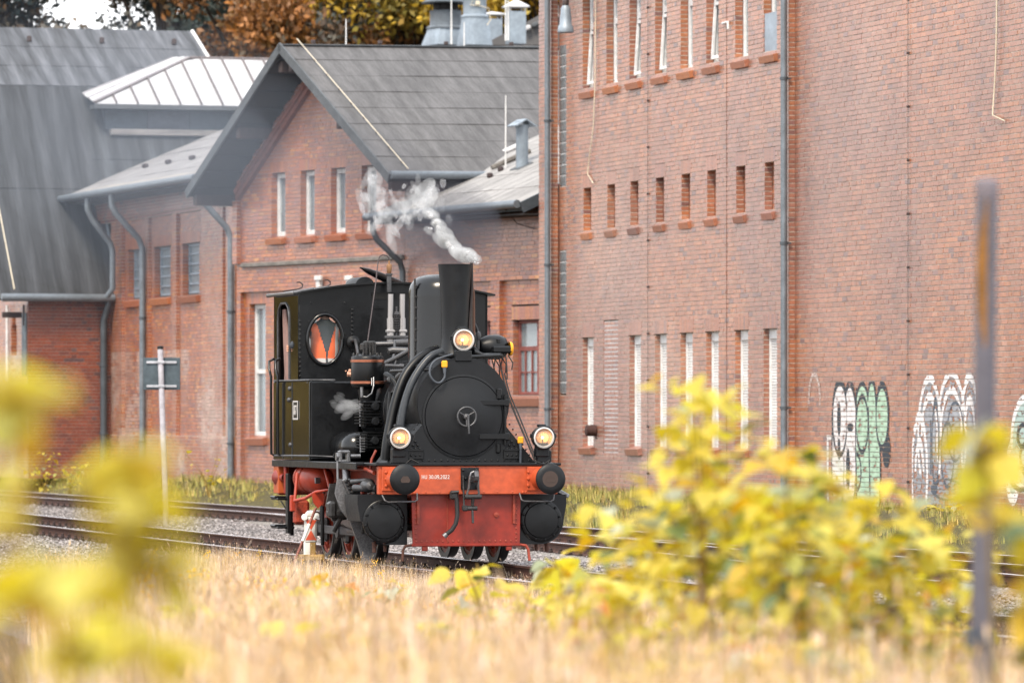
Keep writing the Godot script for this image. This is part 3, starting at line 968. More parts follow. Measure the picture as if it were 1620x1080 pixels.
	mb.tube([b0 + f.u * 0.07 - Vector3(0, 0.03, 0), b1 + f.u * 0.07 - Vector3(0, 0.03, 0)], 0.085, 10)
	wpart(B, "gutter", mb, M.zinc)
	for e in [[515.0, 1.0], [640.0, 0.95]]:
		var t: float = (e[0] - 447.0) / 560.0
		lightning_rod(B, r0.lerp(r1, t), e[1] * 0.55 if e[0] > 600 else 0.55)
	conductor(B, [r0.lerp(r1, 0.03) + Vector3(0, 0.12, 0), b0.lerp(b1, 0.035) + Vector3(0, 0.1, 0)], 0.7, M.cable_white, 0.011)
	for k in 6:
		mb = MB.new()
		mb.box(r0.lerp(r1, 0.06 + k * 0.125) + Vector3(0, 0.06, 0), Vector3(0.08, 0.08, 0.08), 0.01, bs)
		wpart(B, "ridge_clamp", mb, M.wire_dark)
	# ---- annex
	var A := thing("brick_annex", "low brick annex with a pale felt roof and a red framed lattice window", "building", fp(f, 3, 0.25, -3))
	var ur := uv(f, 872, 500).x
	var hole := [uv(f, 806, 560).x - 0.02, uv(f, 806, 626).y, uv(f, 857.5, 560).x, uv(f, 806, 506).y]
	var hole2 := [uv(f, 727, 560).x, hole[1], uv(f, 776, 560).x, hole[3]]
	var us := uv(f, 776, 500).x; var us2 := uv(f, 790, 500).x
	var vt := uv(f, 830, 442).y
	var l1 := [hole[0] - 0.05, hole[3], hole[2] + 0.02, hole[3] + 0.27]
	var l2 := [hole2[0], hole2[3], hole2[2], hole2[3] + 0.27]
	var vev := 5.9
	wall(A, f, {"u0": 0.01, "u1": ur, "v0": vt, "v1": vev + 0.2, "style": "old", "mortar": M.mortar_grey})
	wall(A, f, {"u0": us, "u1": us2, "v0": 0.2, "v1": vt, "style": "old", "mortar": M.mortar_grey, "called": "pilaster"})
	wall(A, f, {"u0": 0.01, "u1": us, "v0": 0.2, "v1": vt, "w": -0.09, "holes": [hole2, l2], "lintels": [l2], "style": "old", "mortar": M.mortar_grey})
	wall(A, f, {"u0": us2, "u1": ur, "v0": 0.2, "v1": vt, "w": -0.09, "holes": [hole, l1], "lintels": [l1], "style": "old", "mortar": M.mortar_grey, "singles": 100})
	for h in [hole, hole2]:
		var o := window_frame(A, f, h[0] + 0.01, h[1] + 0.02, h[2] - 0.01, h[3] - 0.01, -0.24, 0.06, M.redframe, [0.6], [0.62], M.glass, M.curtain_grey, 0.09)
		var bars := MB.new()
		for c in [0.2, 0.4, 0.8]:
			bars.box(fp(f, lerpf(h[0], h[2], c), lerpf(h[1], h[3], 0.31), -0.235), Vector3(0.04, (h[3] - h[1]) * 0.56, 0.03), 0.0, bs)
		bars.box(fp(f, lerpf(h[0], h[2], 0.8), lerpf(h[1], h[3], 0.81), -0.235), Vector3(0.025, (h[3] - h[1]) * 0.3, 0.03), 0.0, bs)
		bars.box(fp(f, (h[0] + h[2]) * 0.5, lerpf(h[1], h[3], 0.31), -0.232), Vector3(h[2] - h[0] - 0.15, 0.025, 0.03), 0.0, bs)
		put(o, "glazing_bar", bars.done(), M.redframe)
		sill(A, f, h[0] - 0.12, h[2] + 0.0, h[1], -0.09, "old", 0.17, 0.12)
	var fe := {"o": fp(f, ur, 0), "u": -f.n, "n": f.u}
	wall(A, fe, {"u0": 0.14, "u1": 6.0, "v0": 0.2, "v1": vev + 0.2, "style": "old", "mortar": M.mortar_grey})
	mb = MB.new()
	mb.box(fp(f, ur * 0.5, 3.0, -3.65), Vector3(ur - 0.3, 5.6, 6.2), 0.0, bs)
	wpart(A, "inner_wall", mb, M.plaster)
	var pt := 0.44
	var g0 := fp(f, -0.25, vev, 0.7); var g1 := fp(f, ur + 0.02, vev + 0.06, 0.7)
	var h0 := fp(f, -0.25, vev + pt * 7.7, -7.0); var h1 := fp(f, ur + 0.02, vev + pt * 7.7 + 0.06, -7.0)
	mb = MB.new()
	mb.slab(g0 + Vector3(0, -0.03, 0), g1 + Vector3(0, -0.03, 0), h1 + Vector3(0, -0.03, 0), h0 + Vector3(0, -0.03, 0), 0.13)
	wpart(A, "roof", mb, M.edge)
	felt_strips(A, g0, g1, h1, h0, 9, M.felt_light)
	mb = MB.new()
	mb.tube([g0 - Vector3(0, 0.02, 0) + f.n * 0.08, g1 - Vector3(0, 0.02, 0) + f.n * 0.08], 0.085, 10)
	wpart(A, "gutter", mb, M.zinc)
	mb = MB.new()
	var dv := h1 - g1
	mb.box((g1 + h1) * 0.5 + f.u * 0.03 - Vector3(0, 0.09, 0), Vector3(0.05, 0.22, dv.length()), 0.005, Basis(f.u, (-dv.normalized()).cross(f.u), -dv.normalized()))
	wpart(A, "verge_board", mb, M.zinc_dark)
	mb = MB.new()
	mb.box(fp(f, ur * 0.5, vev - 0.16, 0.36), Vector3(ur + 0.2, 0.03, 0.66), 0.0, bs)
	wpart(A, "soffit", mb, M.soffit)
	# downpipe with its swan neck from the annex gutter to the corner
	var ud := uv(f, 636, 430, 0.1).x
	downpipe(A, [fp(f, ud, vev - 0.02, 0.78), fp(f, ud, vev - 0.32, 0.78), fp(f, ud + 0.02, vev - 0.5, 0.7), fp(f, ud + 0.02, 4.95, 0.16), fp(f, ud + 0.02, 4.75, 0.1), fp(f, ud + 0.02, 0.3, 0.1)], 0.065, M.zinc_dark, [fp(f, ud + 0.02, 3.4, 0.1)], f)
	# flue, rods, roof hooks
	var onroof := func(px: float, py: float) -> Vector3:
		var e := Vector3(0, EYE, 0)
		var r := Vector3((px - 810.0) / FP, -(py - 659.0) / FP, -1)
		var n := (g1 - g0).cross(h0 - g0).normalized()
		return e + r * ((g0 - e).dot(n) / r.dot(n))
	var p: Vector3 = onroof.call(826, 264)
	mb = MB.new()
	mb.lathe([Vector2(0.125, -0.1), Vector2(0.125, 0.78), Vector2(0.14, 0.8), Vector2(0.14, 0.86)], Transform3D(Basis(), p), 18)
	var flue := wpart(A, "flue", mb, M.galv)
	mb = MB.new()
	mb.prism(PackedVector2Array([Vector2(-0.25, 0.84), Vector2(0.0, 0.98), Vector2(0.25, 0.84), Vector2(0.22, 0.82), Vector2(0.0, 0.955), Vector2(-0.22, 0.82)]), -0.2, 0.2)
	for s in [-0.1, 0.1]: mb.box(Vector3(s, 0.86, 0), Vector3(0.02, 0.14, 0.2))
	put(flue, "cowl", mb.done(), M.galv, Transform3D(Basis(Vector3.UP, 0.5), p))
	mb = MB.new()
	mb.box(p + Vector3(0, -0.02, 0), Vector3(0.42, 0.1, 0.42), 0.03, bs.rotated(f.u, 0.42))
	put(flue, "flashing", mb.done(), M.edge)
	lightning_rod(A, onroof.call(800, 266), 1.5, 0.02)
	for e in [[770, 252, 0.5], [793, 246, 0.55], [808, 256, 0.5]]:
		mb = MB.new()
		var c: Vector3 = onroof.call(e[0], e[1])
		mb.box(c + Vector3(0, 0.06, 0), Vector3(0.16, 0.09, e[2] * 1.8), 0.02, bs.rotated(f.u, 0.42).rotated(Vector3.UP, -0.3))
		wpart(A, "skylight", mb, M.tin if e[0] < 800 else M.stonegrey)
	for e in [[733, 283], [775, 281], [792, 271]]:
		mb = MB.new()
		mb.box(onroof.call(e[0], e[1]) + Vector3(0, 0.05, 0), Vector3(0.12, 0.1, 0.1), 0.02, bs)
		wpart(A, "roof_hook", mb, M.wire_dark)
	mb = MB.new()
	mb.tube([fp(f, uv(f, 800, 325, 0.7).x, 5.85, 0.7), fp(f, uv(f, 818, 345, 0.1).x, 5.6, 0.1), fp(f, uv(f, 846, 360, 0.03).x, uv(f, 846, 362, 0.03).y, 0.03)], 0.01, 5)
	wpart(A, "cable", mb, M.wire_dark)

# ---------------------------------------------------------------- the wing on the left and the end building with the big roof
func wing():
	var f := frame(365, 128.0, -2050)
	var bs := Basis(f.u, Vector3.UP, f.n)
	var uc := uv(f, 180, 500).x
	var B := thing("brick_wing", "brick wing with pilasters, three barred grey windows and bent downpipes", "building", fp(f, -5, 0.3, -3))
	var u1 := 1.2
	var va := uv(f, 371, 325.5).y; var vb := uv(f, 371, 320).y
	var pf := func(px: float) -> float: return uv(f, px, 500, 0.08).x
	var piers := [[uc, pf.call(192.0)], [pf.call(228.0), pf.call(234.0)], [pf.call(272.0), pf.call(278.0)], [pf.call(318.0), pf.call(324.0)], [uv(f, 329, 500).x, uv(f, 357, 500).x], [uv(f, 362, 500).x, u1]]
	var wins := []; var holes := []; var lint := []
	for e in [[202.5, 394.0, 470.0], [243.8, 390.0, 468.5], [288.5, 385.5, 467.0]]:
		var u := uv(f, e[0], 420).x
		var h := [u, uv(f, 288.5, 467).y, u + 1.55, uv(f, 288.5, 385.5).y]
		wins.append(h); holes.append(h)
		var l := [u - 0.1, h[3], u + 1.62, h[3] + 0.249]
		lint.append(l); holes.append(l)
	var vp := uv(f, 345, 690).y
	wall(B, f, {"u0": uc, "u1": u1, "v0": vp, "v1": va, "holes": holes, "lintels": lint, "style": "old", "mortar": M.mortar_grey})
	wall(B, f, {"u0": uc, "u1": u1, "v0": 0.25, "v1": vp, "w": 0.1, "style": "old", "called": "plinth"})
	for p in piers:
		wall(B, f, {"u0": p[0], "u1": p[1], "v0": vp, "v1": va, "w": 0.08, "dep": 0.1, "style": "old", "mortar": M.mortar, "called": "pilaster"})
	wall(B, f, {"u0": uc - 1.5, "u1": u1, "v0": va, "v1": vb, "w": 0.08, "style": "dark", "called": "cornice"})
	wall(B, f, {"u0": uc - 1.5, "u1": u1, "v0": vb, "v1": 7.1, "w": 0.13, "style": "dark", "called": "cornice"})
	var mb := MB.new()
	mb.box(fp(f, (uc + u1) * 0.5, 3.4, -2.4), Vector3(u1 - uc, 6.8, 4.4), 0.0, bs)
	wpart(B, "inner_wall", mb, M.plaster)
	for h in wins:
		window_frame(B, f, h[0] + 0.01, h[1] + 0.03, h[2] - 0.01, h[3] - 0.01, -0.17, 0.06, M.galv, [], [0.2, 0.4, 0.6, 0.8], M.frost, null, 0.05)
		sill(B, f, h[0] - 0.16, h[2] + 0.04, h[1], 0.0, "old", 0.15, 0.09)
	# pent roof of pale felt, its upper end running into the big roof
	var t := 0.42
	var el := uc - 2.2
	var e0 := fp(f, el, 7.13, 0.9); var e1 := fp(f, 0.5, 7.13, 0.9)
	var k0 := fp(f, el, 7.13 + t * 6.9, -6.0); var k1 := fp(f, 0.5, 7.13 + t * 6.9, -6.0)
	mb = MB.new()
	mb.slab(e0, e1, k1, k0, 0.14)
	wpart(B, "roof", mb, M.edge)
	felt_strips(B, e0, e1, k1, k0, 8, M.felt_pale)
	mb = MB.new()
	mb.box(fp(f, (el + 0.5) * 0.5, 6.98, 0.5), Vector3(0.5 - el, 0.03, 0.76), 0.0, bs)
	wpart(B, "soffit", mb, M.soffit)
	mb = MB.new()
	mb.tube([e0 + f.n * 0.07 - Vector3(0, 0.03, 0), e1 + f.n * 0.07 - Vector3(0, 0.03, 0)], 0.085, 10)
	wpart(B, "gutter", mb, M.zinc)
	conductor(B, [fp(f, el + 1.5, 7.28, 0.55), fp(f, -0.3, 7.28, 0.55)], 2.6, M.cable_white, 0.014)
	for k in 4:
		mb = MB.new()
		mb.box(fp(f, el + 2.5 + k * 2.3, 7.13 + t * 1.6 + 0.06, -0.7), Vector3(0.3, 0.1, 0.1), 0.02, bs)
		wpart(B, "roof_hook", mb, M.wire_dark)
	for e in [226.0, 366.0]:
		var u := uv(f, e, 600, 0.15).x
		var low := 0.35
		downpipe(B, [fp(f, u, 7.05, 0.92), fp(f, u, 6.75, 0.92), fp(f, u, 6.55, 0.8), fp(f, u, 5.98, 0.26), fp(f, u, 5.75, 0.17), fp(f, u, low, 0.17)], 0.075, M.zinc, [fp(f, u, 1.15, 0.17), fp(f, u, 4.1, 0.17)], f)
	# ---- end building
	var ax: Vector3 = Vector3(-f.n.x, 0, -f.n.z)
	var a := {"o": fp(f, uc, 0, 0), "u": ax, "n": f.u}
	a.u = -f.n; a.n = f.u
	var E := thing("brick_end_building", "dark red brick end building under a huge steep grey felt roof", "building", fp(f, uc - 5, 0.3, 0))
	var wl := -2.15
	wall(E, a, {"u0": wl, "u1": 0.0, "v0": 0.25, "v1": 4.75, "style": "dark", "bond": "block", "mortar": M.mortar_grey, "singles": 300})
	var sidef := {"o": fp(a, wl, 0), "u": f.u, "n": f.n}
	var nic := [uv(sidef, 17, 540).x, uv(sidef, 20, 562).y, uv(sidef, 17, 540).x + 0.62, uv(sidef, 20, 512).y]
	var arch := [nic[0] + 0.1, nic[3], nic[2] - 0.1, nic[3] + 0.2]
	wall(E, sidef, {"u0": -9.0, "u1": -0.14, "v0": 0.25, "v1": 4.75, "holes": [nic, arch], "style": "old", "mortar": M.mortar})
	wall(E, sidef, {"u0": nic[0] - 0.1, "u1": nic[2] + 0.1, "v0": nic[1] - 0.1, "v1": nic[3] + 0.3, "w": -0.145, "dep": 0.05, "style": "dark", "called": "niche"})
	mb = MB.new()
	mb.box(fp(a, 0.0, 2.5, -4.6), Vector3(4.0, 4.5, 8.8), 0.0, Basis(a.u, Vector3.UP, a.n))
	wpart(E, "inner_wall", mb, M.plaster)
	mb = MB.new()
	var pu := uv(sidef, 39, 520)
	mb.box(fp(sidef, pu.x, 3.5, 0.02), Vector3(0.42, 1.55, 0.04), 0.008, bs)
	wpart(E, "grey_panel", mb, sub_mat(M.stonegrey, Color(0.52, 0.56, 0.58)))
	mb = MB.new()
	mb.tube([fp(sidef, uv(sidef, 15, 480).x, 4.5, 0.07), fp(sidef, uv(sidef, 15, 480).x, 2.6, 0.07)], 0.035, 8)
	wpart(E, "white_pipe", mb, M.white)
	mb = MB.new()
	mb.box(fp(sidef, uv(sidef, 34, 498).x, uv(sidef, 34, 498).y, 0.25), Vector3(0.06, 0.14, 0.5), 0.02, bs)
	mb.box(fp(sidef, uv(sidef, 40, 498).x, uv(sidef, 40, 498).y, 0.05), Vector3(0.07, 0.5, 0.05), 0.01, bs)
	wpart(E, "bracket", mb, M.wire_dark)
	var sl := 1.23
	var R := func(u: float, w: float) -> Vector3: return fp(a, u, 4.69 + sl * (0.35 - w), w)
	var u_l := wl - 0.75
	var wb := 0.35 - 4.33
	var u_r := 9.0
	mb = MB.new()
	mb.slab(R.call(u_l, 0.35), R.call(0.02, 0.35), R.call(0.02, wb), R.call(u_l, wb), 0.15)
	var roof := wpart(E, "roof", mb, M.edge)
	var seg := [u_l, -1.55, -0.45, 0.02]
	for k in 3:
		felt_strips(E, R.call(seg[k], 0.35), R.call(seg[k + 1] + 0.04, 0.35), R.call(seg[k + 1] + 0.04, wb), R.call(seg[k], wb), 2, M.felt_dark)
	var sg2 := [0.02, 1.2, 2.4, 3.7, 5.2, u_r]
	for k in 5:
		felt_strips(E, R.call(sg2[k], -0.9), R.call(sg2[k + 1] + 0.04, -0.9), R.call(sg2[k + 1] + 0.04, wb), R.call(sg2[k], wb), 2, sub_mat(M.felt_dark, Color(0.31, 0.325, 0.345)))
	# upper, shallower slope
	var vtop := 10.02
	var wr := wb - 3.6
	var U := func(u: float, w: float) -> Vector3: return fp(a, u, vtop + 0.47 * (wb - w), w)
	var ue := uv(a, 316, 70, wr + 1.0).x
	mb = MB.new()
	mb.slab(U.call(u_l - 3.0, wb), U.call(ue, wb), U.call(ue, wr), U.call(u_l - 3.0, wr), 0.15)
	put(roof, "upper_roof", mb.done(), M.edge)
	var sg3 := [u_l - 3.0, u_l + 0.6, u_l + 2.0, u_l + 3.4, ue]
	for k in 4:
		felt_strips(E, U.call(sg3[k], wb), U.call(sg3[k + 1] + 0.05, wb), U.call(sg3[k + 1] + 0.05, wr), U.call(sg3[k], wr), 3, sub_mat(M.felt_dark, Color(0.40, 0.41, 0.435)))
	mb = MB.new()
	mb.tube([U.call(ue + 0.05, wb), U.call(ue + 0.05, wr)], 0.05, 6)
	wpart(E, "verge_trim", mb, M.white)
	for k in 4:
		mb = MB.new()
		mb.box(U.call(u_l + 0.4 + k * 1.9, wr + 0.9) + Vector3(0, 0.08, 0), Vector3(0.12, 0.16, 0.12), 0.02)
		wpart(E, "ridge_clamp", mb, M.wire_dark)
	mb = MB.new()
	mb.tube([fp(a, u_l, 4.63, 0.45), fp(a, -0.1, 4.63, 0.45)], 0.1, 10)
	wpart(E, "gutter", mb, M.zinc)
	mb = MB.new()
	mb.box(fp(a, (u_l - 0.1) * 0.5, 4.58, 0.2), Vector3(-u_l, 0.03, 0.4), 0.0, Basis(a.u, Vector3.UP, a.n))
	wpart(E, "soffit", mb, M.soffit)
	conductor(E, [R.call(u_l + 0.35, 0.3) + Vector3(0, 0.08, 0), R.call(u_l + 0.3, -3.8) + Vector3(0, 0.1, 0)], 0.62, M.cable_white, 0.018)
	var ud := uv(a, 163, 600, 0.12).x
	downpipe(E, [fp(a, ud + 0.08, 4.62, 0.45), fp(a, ud + 0.04, 4.35, 0.35), fp(a, ud, 4.1, 0.14), fp(a, ud, 0.4, 0.14)], 0.085, M.zinc_dark, [fp(a, ud, 3.0, 0.14), fp(a, ud, 1.35, 0.14)], a)
	# the wing's first downpipe ends in this gutter
	var u2 := uv(f, 176, 420, 0.3).x
	downpipe(B, [fp(f, u2 + 0.1, 7.05, 0.92), fp(f, u2 + 0.1, 6.75, 0.92), fp(f, u2 + 0.1, 6.5, 0.8), fp(f, u2 + 0.1, 5.95, 0.36), fp(f, u2 + 0.1, 5.75, 0.3), fp(f, u2 + 0.1, 4.85, 0.3), fp(f, u2 - 0.05, 4.66, 0.4)], 0.075, M.zinc, [], f)
	# white flashing where the big roof meets the wing
	mb = MB.new()
	mb.tube([R.call(0.06, 0.3) + Vector3(0, 0.1, 0), R.call(0.06, -1.2) + Vector3(0, 0.1, 0)], 0.03, 6)
	wpart(E, "flashing", mb, M.galv)
	# ---- dormer with a hipped sheet-metal roof
	var D := thing("metal_roofed_dormer", "box dormer with a bright white standing seam metal roof on the big grey roof", "dormer", fp(a, 3, 9, -4))
	var w0 := -3.1
	var we := -2.55
	var ul := uv(a, 165, 190, w0).x
	var uR := ul + 6.5
	var bsa := Basis(a.u, Vector3.UP, a.n)
	mb = MB.new()
	mb.box(fp(a, (ul + uR) * 0.5, 8.9, w0 - 2.0), Vector3(uR - ul, 1.5, 4.0), 0.0, bsa)
	wpart(D, "wall", mb, sub_mat(M.edge, Color(0.33, 0.36, 0.40)))
	for k in 6:
		mb = MB.new()
		mb.box(fp(a, lerpf(ul, uR, (k + 0.5) / 6.0), 9.05, w0 + 0.02), Vector3((uR - ul) / 6.0 - 0.015, 1.1, 0.03), 0.005, bsa)
		wpart(D, "cladding_panel", mb, sub_mat(M.edge, Color(0.36 + 0.02 * (k % 2), 0.40, 0.44)))
	mb = MB.new()
	mb.box(fp(a, (ul + uR) * 0.5 + 0.1, uv(a, 230, 210, w0 + 0.1).y, w0 + 0.14), Vector3(uR - ul, 0.16, 0.3), 0.02, bsa)
	wpart(D, "apron_flashing", mb, M.felt_pale)
	var ve := 9.52
	var uL := uv(a, 150, 166, we).x
	var wr2 := -4.8
	var vr := 10.84
	var ua := uv(a, 300, 93, wr2).x
	var ueR := uR + 0.5
	mb = MB.new()
	mb.box(fp(a, (uL + ueR) * 0.5, ve - 0.07, (we + w0) * 0.5 - 0.02), Vector3(ueR - uL, 0.1, we - w0 + 0.02), 0.0, bsa)
	wpart(D, "eaves_board", mb, M.edge)
	var top := func(u: float) -> Vector3:
		var s := clampf((u - uL) / (ua - uL), 0.0, 1.0)
		return fp(a, u, lerpf(ve, vr, s), lerpf(we, wr2, s))
	var u := uL
	var k := 0
	while u < ueR - 0.01:
		var un := minf(u + 0.545, ueR)
		mb = MB.new()
		var p0 := fp(a, u + 0.01, ve, we); var p1 := fp(a, un - 0.01, ve, we)
		var q0: Vector3 = top.call(u + 0.01); var q1: Vector3 = top.call(un - 0.01)
		mb.slab(p0, p1, q1, q0, 0.02)
		wpart(D, "roof_panel", mb, sub_mat(M.tin, Color(0.76, 0.76, 0.775).lightened(rng.randf_range(0, 0.2))))
		if u > uL + 0.1:
			mb = MB.new()
			var s0 := fp(a, u, ve + 0.03, we + 0.02); var s1: Vector3 = top.call(u) + Vector3(0, 0.03, 0)
			mb.box((s0 + s1) * 0.5, Vector3(0.035, 0.07, (s1 - s0).length()), 0.008, Basis(a.u, (s0 - s1).normalized().cross(a.u), (s0 - s1).normalized()))
			wpart(D, "standing_seam", mb, M.seam)
		u = un
	# the hip end
	var c0 := fp(a, uL, ve, we); var c1 := fp(a, uL - 0.1, ve + 0.28, we - 1.0); var cr := fp(a, ua, vr, wr2)
	var c2 := fp(a, uL + 0.1, vr - 0.2, wr2 - 0.3)
	for i in 5:
		var t0 := i / 5.0; var t1 := (i + 1) / 5.0
		mb = MB.new()
		mb.slab(c0.lerp(c1, t0) + Vector3(0, 0.02, 0), c0.lerp(c1, t1) + Vector3(0, 0.02 + 0.02, 0), cr.lerp(cr.lerp(c2, 0.15), t1) + Vector3(0, 0.05, 0), cr.lerp(cr.lerp(c2, 0.15), t0) + Vector3(0, 0.03, 0), 0.03)
		wpart(D, "roof_panel", mb, sub_mat(M.tin, Color(0.62, 0.60, 0.61) if i % 2 == 0 else Color(0.85, 0.85, 0.86)))
	mb = MB.new()
	mb.tube([cr, fp(a, ueR, vr, wr2)], 0.05, 6)
	mb.tube([cr, c0 + Vector3(0, 0.03, 0)], 0.035, 6)
	wpart(D, "ridge_cap", mb, M.seam)

# ---------------------------------------------------------------- roof and ventilators behind the hall
func ventilator_roof():
	var B := thing("rear_workshop_roof", "grey felt roof of the rear workshop rising behind the hall's ridge", "building", at(790, 659, 152) + Vector3(0, -1.5, 0))
	var mb := MB.new()
	var p0 := at(560, 130, 148); var p1 := at(640, 70, 152); var p2 := at(770, 70, 153); var p3 := at(900, 18, 156); var p4 := at(1000, 140, 150)
	var n := (p4 - p0).cross(p3 - p0).normalized()
	if n.z < 0: n = -n
	mb.slab(at(560, 150, 147), at(1000, 150, 147), at(1000, 72, 152), at(560, 72, 152), 0.2, true)
	wpart(B, "roof", mb, M.felt)
	mb = MB.new()
	mb.prism(PackedVector2Array([Vector2(0, 0), Vector2(5.2, 0), Vector2(5.2, 2.55), Vector2(4.9, 2.5)]), -0.1, 0.1)
	put(B, "parapet", mb.done(), M.felt, Transform3D(Basis(Vector3.UP, -0.1), at(762, 72, 151.5) - B.position))
	for k in 6:
		mb = MB.new()
		var q := at(835 + k * 11, 44 - k * 4.6, 151.2)
		mb.box(q, Vector3(0.17, 0.12, 0.3), 0.03, Basis(Vector3(0, 0, 1), 0.42))
		wpart(B, "ridge_tile", mb, M.tin if k % 2 == 0 else M.edge)
	mb = MB.new()
	mb.box(at(780, 260, 153), Vector3(9, 5.6, 2), 0.0)
	wpart(B, "wall", mb, M.edge)
	var lab := ["grey square based roof ventilator with a wide dark hood, leftmost on the rear roof", "grey round roof ventilator with a cable loop, in the middle of the rear roof"]
	for i in 2:
		var d := 150.0 - i * 1.5
		var cx: float = [705.0, 751.0][i]
		var base := at(cx, 72, d)
		var V := thing("roof_ventilator", lab[i], "ventilator", base, "ventilators on the rear roof")
		var k := d / FP
		mb = MB.new()
		var hw: float = [29.0, 21.0][i] * k
		var h1: float = [28.0, 46.0][i] * k
		var tw: float = [25.0, 18.5][i] * k
		# skirt: square at the foot, round at the collar
		var sides := 24
		for s in sides:
			var a := TAU * s / sides; var b := TAU * (s + 1) / sides
			var sq := func(t: float) -> Vector3:
				var v := Vector3(cos(t), 0, sin(t))
				return v / maxf(absf(v.x), absf(v.z)) * hw
			var A: Vector3 = sq.call(a); var Bq: Vector3 = sq.call(b)
			var C := Vector3(cos(b) * hw * 1.0, h1, sin(b) * hw * 1.0); var Dq := Vector3(cos(a) * hw * 1.0, h1, sin(a) * hw * 1.0)
			mb.face(A, Bq, C, Dq, Vector3(0, h1 * 0.5, 0))
		put(V, "skirt", mb.done(), M.galv, Transform3D(Basis(Vector3.UP, 0.5), Vector3()))
		mb = MB.new()
		mb.lathe([Vector2(hw * 1.06, h1 - 0.04), Vector2(hw * 1.08, h1), Vector2(hw, h1 + 0.03), Vector2(tw, h1 + 0.05), Vector2(tw, h1 + 0.42), Vector2(tw * 1.04, h1 + 0.44), Vector2(tw * 0.9, h1 + 0.46), Vector2(tw * 0.85, h1 + 0.2)], Transform3D(), 28)
		put(V, "drum", mb.done(), M.zinc if i == 0 else M.galv)
		mb = MB.new()
		for s in 6:
			mb.box(Vector3(cos(s * TAU / 6) * tw * 0.92, h1 + 0.55, sin(s * TAU / 6) * tw * 0.92), Vector3(0.03, 0.26, 0.03))
		mb.lathe([Vector2(tw * 0.8, h1 + 0.4), Vector2(tw * 0.8, h1 + 0.68)], Transform3D(), 20)
		put(V, "throat", mb.done(), M.soffit)
		mb = MB.new()
		mb.lathe([Vector2(0.0, h1 + 0.66), Vector2(tw * 1.5, h1 + 0.64), Vector2(tw * 1.52, h1 + 0.67), Vector2(tw * 0.7, h1 + 0.88), Vector2(0.0, h1 + 0.92)], Transform3D(), 28)
		put(V, "hood", mb.done(), M.zinc_dark)
		if i == 1:
			mb = MB.new()
			mb.tube([Vector3(-0.05, h1 + 0.38, tw), Vector3(-0.12, h1 + 0.28, tw + 0.05), Vector3(0.15, h1 + 0.25, tw + 0.02), Vector3(0.36, h1 + 0.2, tw * 0.8), Vector3(0.42, h1 - 0.1, tw * 0.8), Vector3(0.32, h1 - 0.25, tw * 0.9)], 0.012, 5)
			mb.box(Vector3(0.08, h1 + 0.33, tw + 0.02), Vector3(0.12, 0.1, 0.08), 0.01)
			put(V, "cable", mb.done(), M.cable_white)
	# two square stacks with pyramid caps
	for e in [[816.0, 62.0, 13.5, 44.0, "pale grey square vent stack with a pyramid cap, rightmost on the rear roof", 149.0], [778.0, 60.0, 14.0, 30.0, "grey square vent stack with a flat white cap behind the round ventilator", 152.0]]:
		var k: float = e[5] / FP
		var V := thing("vent_stack", e[4], "ventilator", at(e[0], e[1] + 8, e[5]), "ventilators on the rear roof")
		mb = MB.new()
		var h: float = (e[3] + 8) * k
		mb.box(Vector3(0, h * 0.5, 0), Vector3(e[2] * 2 * k, h, e[2] * 2 * k), 0.01)
		put(V, "stack", mb.done(), M.galv, Transform3D(Basis(Vector3.UP, 0.25), Vector3()))
		mb = MB.new()
		var r: float = e[2] * k * 1.9
		mb.lathe([Vector2(0, h + 0.1), Vector2(r, h + 0.1), Vector2(r, h + 0.13), Vector2(0, h + 0.33 if e[0] > 800 else h + 0.2)], Transform3D(Basis(Vector3.UP, PI / 4), Vector3()), 4, 0.99)
		for s in [[-1, -1], [1, -1], [1, 1], [-1, 1]]: mb.box(Vector3(s[0] * e[2] * k * 0.9, h + 0.05, s[1] * e[2] * k * 0.9), Vector3(0.03, 0.12, 0.03))
		put(V, "cap", mb.done(), M.tin, Transform3D(Basis(Vector3.UP, 0.25), Vector3()))
	for e in [[714.0, 70.0, 75.0], [800.0, 64.0, 80.0], [804.0, 64.0, 64.0]]:
		lightning_rod(B, at(e[0], e[1], 148), e[2] * 148 / FP, 0.028)

# ---------------------------------------------------------------- the engine (local axes: x to the viewer's right, y up from the rail, z forwards, z = 0 at the buffer beam)
const LOCO_AT := Vector3(-0.513, 0, -66.9)
const LOCO_TURN := 0.2443

func lp(px: float, py: float, z: float) -> Vector3:
	# the point of the plane z = const of the engine that is seen at a photo point
	var b := Basis(Vector3.UP, LOCO_TURN)
	var o := LOCO_AT + b * Vector3(0, 0, z)
	var n := b * Vector3(0, 0, 1)
	var e := Vector3(0, EYE, 0)
	var r := Vector3((px - 810.0) / FP, -(py - 659.0) / FP, -1)
	var p := e + r * ((o - e).dot(n) / r.dot(n))
	return b.inverse() * (p - LOCO_AT)

func lx(px: float, py: float, x: float) -> Vector3:
	# the same for a plane x = const (the engine's side)
	var b := Basis(Vector3.UP, LOCO_TURN)
	var n := b * Vector3(1, 0, 0)
	var o := LOCO_AT + n * x
	var e := Vector3(0, EYE, 0)
	var r := Vector3((px - 810.0) / FP, -(py - 659.0) / FP, -1)
	var p := e + r * ((o - e).dot(n) / r.dot(n))
	return b.inverse() * (p - LOCO_AT)

var FWD := Basis(Vector3(1, 0, 0), Vector3(0, 0, 1), Vector3(0, -1, 0))   # turns a lathe's axis forwards

func fw(p: Vector3) -> Transform3D:
	return Transform3D(FWD, p)

func part(parent: Node3D, called: String, mb: MB, m: Material) -> MeshInstance3D:
	return put(parent, called, mb.done(), m)

